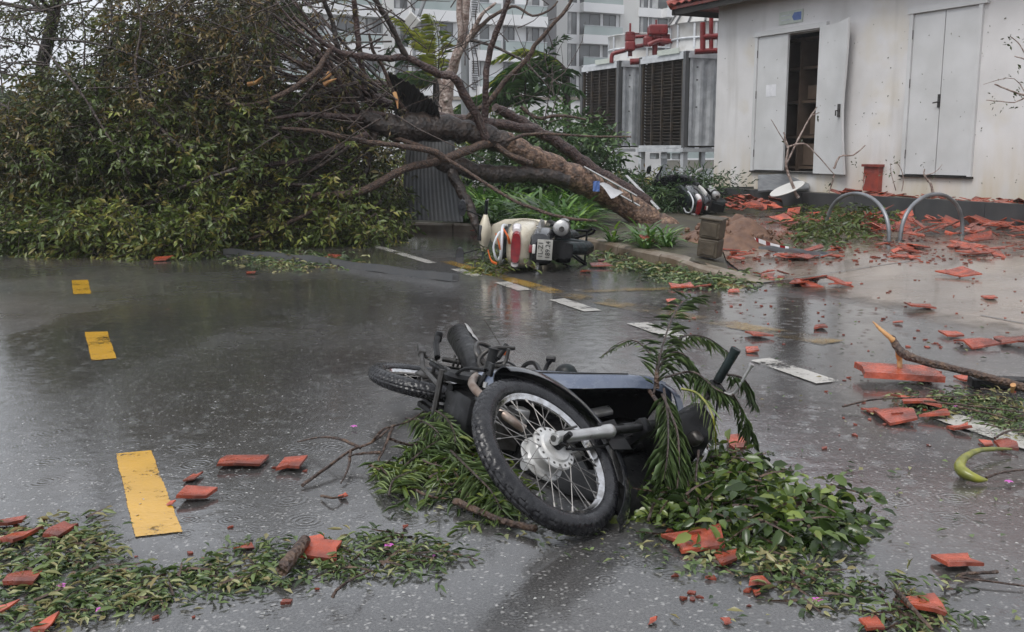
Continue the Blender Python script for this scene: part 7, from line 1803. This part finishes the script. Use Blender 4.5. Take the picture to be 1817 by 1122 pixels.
leaf_heap('leaf_litter', 'sparse wet leaves and petals below the middle of the road', 'leaves', (440, 830, 955, 1020), 70, L_litter, .04, .009, .015, mask=poly_mask([(560, 985), (640, 958), (740, 965), (820, 990), (770, 1010), (650, 1018), (540, 1015)]), nl=5, L_=.10)
leaf_heap('leaf_litter', 'leaves and twigs around the white dash at the right edge', 'leaves', (1560, 1830, 695, 800), 170, L_litter, .038, .012, .02, mask=poly_mask([(1590, 705), (1700, 700), (1830, 715), (1830, 800), (1780, 760), (1700, 735), (1600, 728)]), nl=5, L_=.10)
leaf_heap('leaf_litter', 'green leaves around the tile and stick at lower right', 'leaves', (1480, 1720, 1035, 1122), 60, L_litter, .036, .009, .02, mask=poly_mask([(1500, 1050), (1600, 1040), (1680, 1060), (1700, 1122), (1590, 1122)]), nl=5, L_=.08)
leaf_heap('leaf_litter', 'crushed leaves washed along the front of the kerb', 'leaves', (1040, 1345, 440, 505), 330, L_litter, .075, .026, .02, mask=poly_mask([(1045, 450), (1060, 448), (1150, 470), (1240, 489), (1340, 502), (1330, 508), (1240, 500), (1150, 482)]), nl=4, L_=.14)
leaf_heap('leafy_tuft', 'tuft of leaves under the handlebar end of the cream scooter', 'leaves', (860, 925, 462, 488), 80, L_lush, .07, .02, .14, nl=6)
leaf_heap('leaf_litter', 'leaves on the road edge along the fallen crown', 'leaves', (400, 760, 408, 470), 190, L_litter, .07, .024, .02, mask=poly_mask([(400, 455), (560, 462), (640, 470), (560, 472), (420, 460)]), nl=4, L_=.16)
leaf_heap('leafy_branch', 'fallen leafy branches heaped around the left hoop', 'branch', (1380, 1590, 370, 450), 620, L_lush, .11, .036, .30, shape=LEAF4, tones=(.0, .7), mask=poly_mask([(1420, 420), (1440, 385), (1510, 372), (1590, 385), (1585, 412), (1500, 440), (1430, 448)]), nl=7, L_=.3)
leaf_heap('leafy_branch', 'green leafy branch by the round white board', 'branch', (1350, 1450, 345, 385), 200, L_lush, .12, .04, .22, shape=LEAF4, tones=(.2, .9), nl=6, L_=.3)
leaf_heap('leafy_branch', 'leafy sprigs between the hoops and the planter at the right', 'branch', (1600, 1790, 370, 405), 240, L_lush, .11, .03, .2, shape=LEAF4, tones=(.2, 1), nl=6, L_=.3)
LBAND = poly_mask([(0, 940), (60, 925), (200, 935), (215, 985), (250, 1015), (330, 1005), (420, 965), (560, 960), (760, 955), (860, 1000), (700, 1030), (520, 1045), (300, 1080), (90, 1122), (0, 1122)])
leaf_heap('leaf_litter', 'single torn leaves and scraps soaked flat along the lower left road', 'leaves', (0, 860, 925, 1122), 1300, L_litter, .034, .011, .003, spray=False, mask=LBAND, shape=LEAF4)
leaf_heap('leaf_litter', 'single torn leaves soaked flat around the front of the motorcycle', 'leaves', (640, 1560, 820, 1100), 420, L_litter, .030, .012, .004, spray=False, mask=poly_mask([(650, 830), (900, 880), (1150, 940), (1500, 900), (1560, 960), (1500, 1080), (1300, 1040), (900, 960), (700, 900)]), shape=LEAF4)
leaf_heap('leaf_litter', 'stray single leaves all over the right half of the road', 'leaves', (1200, 1830, 520, 1110), 200, L_litter, .030, .012, .004, spray=False, shape=LEAF4)
for (x, y, lab) in ((628, 757, 'purple petal on bare asphalt left of the motorcycle'), (868, 865, 'purple petal on the crushed leaves by the front wheel'), (770, 985, 'pale purple petal at the end of the sparse leaves'), (690, 968, 'pair of faded petals in the sparse leaves'), (180, 1082, 'faded purple petals at the edge of the leaf band'), (110, 1040, 'purple petals in the middle of the leaf band'), (1450, 1065, 'bright purple petal by the puddle at lower right'), (1698, 722, 'lilac petal on the twigs near the right edge'), (1790, 855, 'dark purple petal below the yellow pod')):
    lv = Leaves(); p = GZ(x, y, .012)
    for k in range(5): a = k * 1.25 + x; lv.add(Vector((0, 0, 0)), Vector((math.cos(a), math.sin(a), .25)), Vector((0, 0, 1)), .016, .014, .5)
    o = link('petal', leaf_mesh('petal', lv.P, lv.D, lv.N, lv.L, lv.W, lv.T, M_['purple'], LEAF8), None, p); tag(o, lab, 'petal')
# bleached bits all over the wet road: one mass of tiny flecks
lv = Leaves()
for i in range(420):
    x = rl.uniform(-60, 1880); y = 470 + 660 * rl.random() ** .7; p = GZ(x, y, .004); a = rl.uniform(0, 6.28); s = rl.uniform(.005, .015); lv.add(p, Vector((math.cos(a), math.sin(a), .05)), Vector((rl.gauss(0, .2), rl.gauss(0, .2), 1)), s, s * rl.uniform(.3, .6), rl.uniform(.6, 1))
L_fleck = leaf_mat('bleached_flecks', [(0, (.15, .13, .10)), (1, (.42, .42, .40)), (.5, (.25, .25, .22))], trans=0)
o = lv.build('debris_flecks', L_fleck, shape=LEAF4); tag(o, 'tiny pale scraps scattered over the road', 'litter', kind='stuff')

# feathery frond draped over the motorcycle
fo = GZ(1175, 800, 0); ff = thing('feathery_branch', fo, 'long feathery green branch draped over the motorcycle handlebar', 'branch')
def feather(name, pts, ln, n, tone, hang=.5, w=.0026, side=1.0):
    n = int(n * .75)
    q = smooth_path([Vector(p) for p in pts], 5); m = MB(Matrix.Translation(-fo)); m.tube(q, [.004 * (1 - .7 * i / (len(q) - 1)) + .0008 for i in range(len(q))], 5); st = m.build(name, M_['stick'] if tone < .2 else M_['pod'] if tone > .8 else M_['twig'], ff, smooth=70); lv = Leaves(); k = len(q) - 1
    for i in range(n):
        u = .08 + .92 * i / n; j = min(int(u * k), k - 1); p = q[j].lerp(q[j + 1], u * k - j); ax = (q[j + 1] - q[j]).normalized(); sd_ = ax.cross(Vector((0, -.4, 1))).normalized()
        for sg in (1, -1):
            d = (ax * .75 + sd_ * sg * .7 * side + Vector((0, 0, -hang)) + rv(rl, .22)).normalized(); l = 1.3 * ln * (math.sin(math.pi * (.12 + .8 * u)) ** .6) * rl.uniform(.8, 1.15)
            lv.add(p, d, rv(rl, .6) + Vector((0, -.5, 1)), l, w, min(1, max(0, tone + rl.uniform(-.3, .3))))
    lv.build('leaflets', L_feather, st, shape=LEAF4, origin=fo)['kind'] = 'stuff'
def FZ(x, y, z): return GZ(x, y, z)
feather('frond', [FZ(1160, 700, .26), FZ(1168, 650, .36), FZ(1180, 600, .44), FZ(1200, 550, .50), FZ(1225, 528, .50), FZ(1250, 530, .46)], .085, 60, .45, .25)
feather('frond', [FZ(1166, 655, .34), FZ(1195, 625, .40), FZ(1225, 640, .36), FZ(1240, 680, .26)], .075, 46, .35, .9)
feather('frond', [FZ(1170, 640, .36), FZ(1210, 598, .42), FZ(1255, 600, .38), FZ(1300, 632, .28)], .07, 46, .55, .8)
feather('frond', [FZ(1165, 640, .34), FZ(1130, 606, .36), FZ(1100, 612, .30), FZ(1065, 635, .16)], .04, 30, .6, .4)
feather('frond', [FZ(1178, 690, .30), FZ(1185, 740, .26), FZ(1185, 800, .20), FZ(1178, 850, .12)], .10, 52, .45, 1.2)
feather('frond', [FZ(1175, 700, .30), FZ(1200, 760, .24), FZ(1205, 820, .16), FZ(1200, 880, .08)], .09, 46, .5, 1.2)
feather('frond', [FZ(1300, 700, .30), FZ(1318, 730, .22), FZ(1330, 760, .14), FZ(1338, 785, .06)], .075, 40, .4, 1.3)
feather('frond', [FZ(1290, 665, .36), FZ(1315, 670, .33), FZ(1332, 690, .28), FZ(1340, 720, .2)], .07, 34, .3, 1.3)
feather('frond', [FZ(1180, 670, .32), FZ(1230, 660, .34), FZ(1270, 690, .32), FZ(1300, 705, .28)], .08, 46, .45, 1.1)
feather('frond', [FZ(1210, 690, .32), FZ(1240, 700, .32), FZ(1265, 740, .27), FZ(1270, 800, .14)], .06, 20, .95, 1.0)
feather('frond', [FZ(1240, 800, .14), FZ(1235, 850, .10), FZ(1240, 900, .06), FZ(1235, 940, .03)], .09, 40, .6, 1.0)
feather('frond', [FZ(1150, 925, .02), FZ(1160, 895, .06), FZ(1175, 885, .07), FZ(1185, 900, .04)], .06, 34, .8, .6)
stick('stem', [FZ(1165, 690, .28), FZ(1166, 660, .34), FZ(1170, 630, .38)], [.010, .009, .006], M_['stick'], None, parent=ff, origin=fo)
stick('stem', [FZ(1150, 690, .24), FZ(1195, 760, .20), FZ(1220, 860, .08), FZ(1228, 925, .03)], [.008, .008, .008, .006], M_['stick'], None, parent=ff, origin=fo)
# feathery leaves by the rear wheel
fo = GZ(790, 760, 0); ff = thing('feathery_branch', fo, 'soft feathery green branch lying against the underside of the motorcycle', 'branch')
for pts, ln, tn in (([FZ(720, 742, .06), FZ(750, 748, .10), FZ(775, 765, .10), FZ(790, 790, .06)], .09, .55), ([FZ(765, 725, .10), FZ(790, 740, .12), FZ(805, 765, .10), FZ(808, 790, .06)], .08, .6), ([FZ(715, 830, .03), FZ(750, 800, .06), FZ(780, 780, .08)], .09, .6), ([FZ(690, 880, .03), FZ(700, 850, .05), FZ(740, 835, .06)], .08, .8), ([FZ(800, 800, .06), FZ(830, 830, .08), FZ(870, 870, .07), FZ(890, 905, .04)], .10, .5)):
    feather('frond', pts, ln, 44, tn, .35, w=.006)

# thin bare saplings in front of the white building
def sapling(px, py, Y, segs, label, leafn=0):
    b = PY(px, py, Y); t = thing('bare_sapling', (b.x, b.y, max(.1, b.z)), label, 'sapling'); o0 = Vector(t.location); lv = Leaves()
    for pts, r in segs:
        P = [PY(x, y, Y + dz) for x, y, dz in pts]; m = MB(Matrix.Translation(-o0)); branch_tube(m, P, r, r * .45, rl, 4, 6, .2); m.build('branch', M_['bark_pale'], t, smooth=70)
        for k in range(leafn): q = rl.choice(P[1:]); twig_sprays(lv, None, q - o0 + rv(rl, .05), rv(rl), rl, 3, .1, .06, .028, .3, (0, .5), stem=False)
    if leafn: lv.build('foliage', L_dark, t)['kind'] = 'stuff'
    return t
sapling(1416, 350, 16.6, [([(1416, 350, 0), (1402, 318, 0), (1395, 290, 0), (1398, 262, 0), (1390, 235, 0)], .028), ([(1395, 290, 0), (1420, 240, .1), (1440, 205, .1), (1450, 190, .1)], .018), ([(1396, 262, 0), (1425, 255, 0), (1445, 270, 0), (1480, 310, 0)], .018), ([(1480, 300, 0), (1490, 278, 0), (1515, 275, 0), (1535, 258, 0)], .02), ([(1480, 310, 0), (1470, 345, 0)], .018), ([(1398, 262, 0), (1385, 240, 0), (1368, 212, 0)], .012), ([(1440, 205, .1), (1455, 200, .1)], .01)], 'pale bare sapling with forked branches in front of the torn door', 1)
sapling(1655, 340, 14.2, [([(1655, 342, 0), (1650, 325, 0), (1640, 312, 0), (1640, 300, 0)], .022), ([(1640, 312, 0), (1660, 305, 0), (1672, 292, 0)], .008)], 'short bare stub of a sapling below the closed doors', 1)
sapling(1600, 338, 14.6, [([(1600, 340, 0), (1603, 315, 0), (1596, 295, 0), (1588, 288, 0)], .008), ([(1590, 338, 0), (1582, 310, 0), (1580, 290, 0)], .008), ([(1530, 335, .3), (1535, 315, .3), (1530, 305, .3)], .008)], 'spindly little plant against the wall between the vent and closed doors', 3)
sapling(1880, 330, 12.6, [([(1880, 330, 0), (1870, 240, 0), (1850, 190, 0), (1822, 172, 0), (1790, 160, 0), (1765, 150, 0)], .02), ([(1850, 190, 0), (1840, 140, 0), (1825, 110, 0), (1800, 100, 0)], .014), ([(1822, 172, 0), (1800, 182, 0), (1775, 180, 0), (1750, 178, 0)], .010), ([(1825, 110, 0), (1810, 80, 0), (1793, 65, 0)], .010), ([(1850, 190, 0), (1830, 185, 0), (1800, 140, 0), (1745, 150, 0)], .008)], 'leafy sprig reaching in from the right edge before the wall', 4)
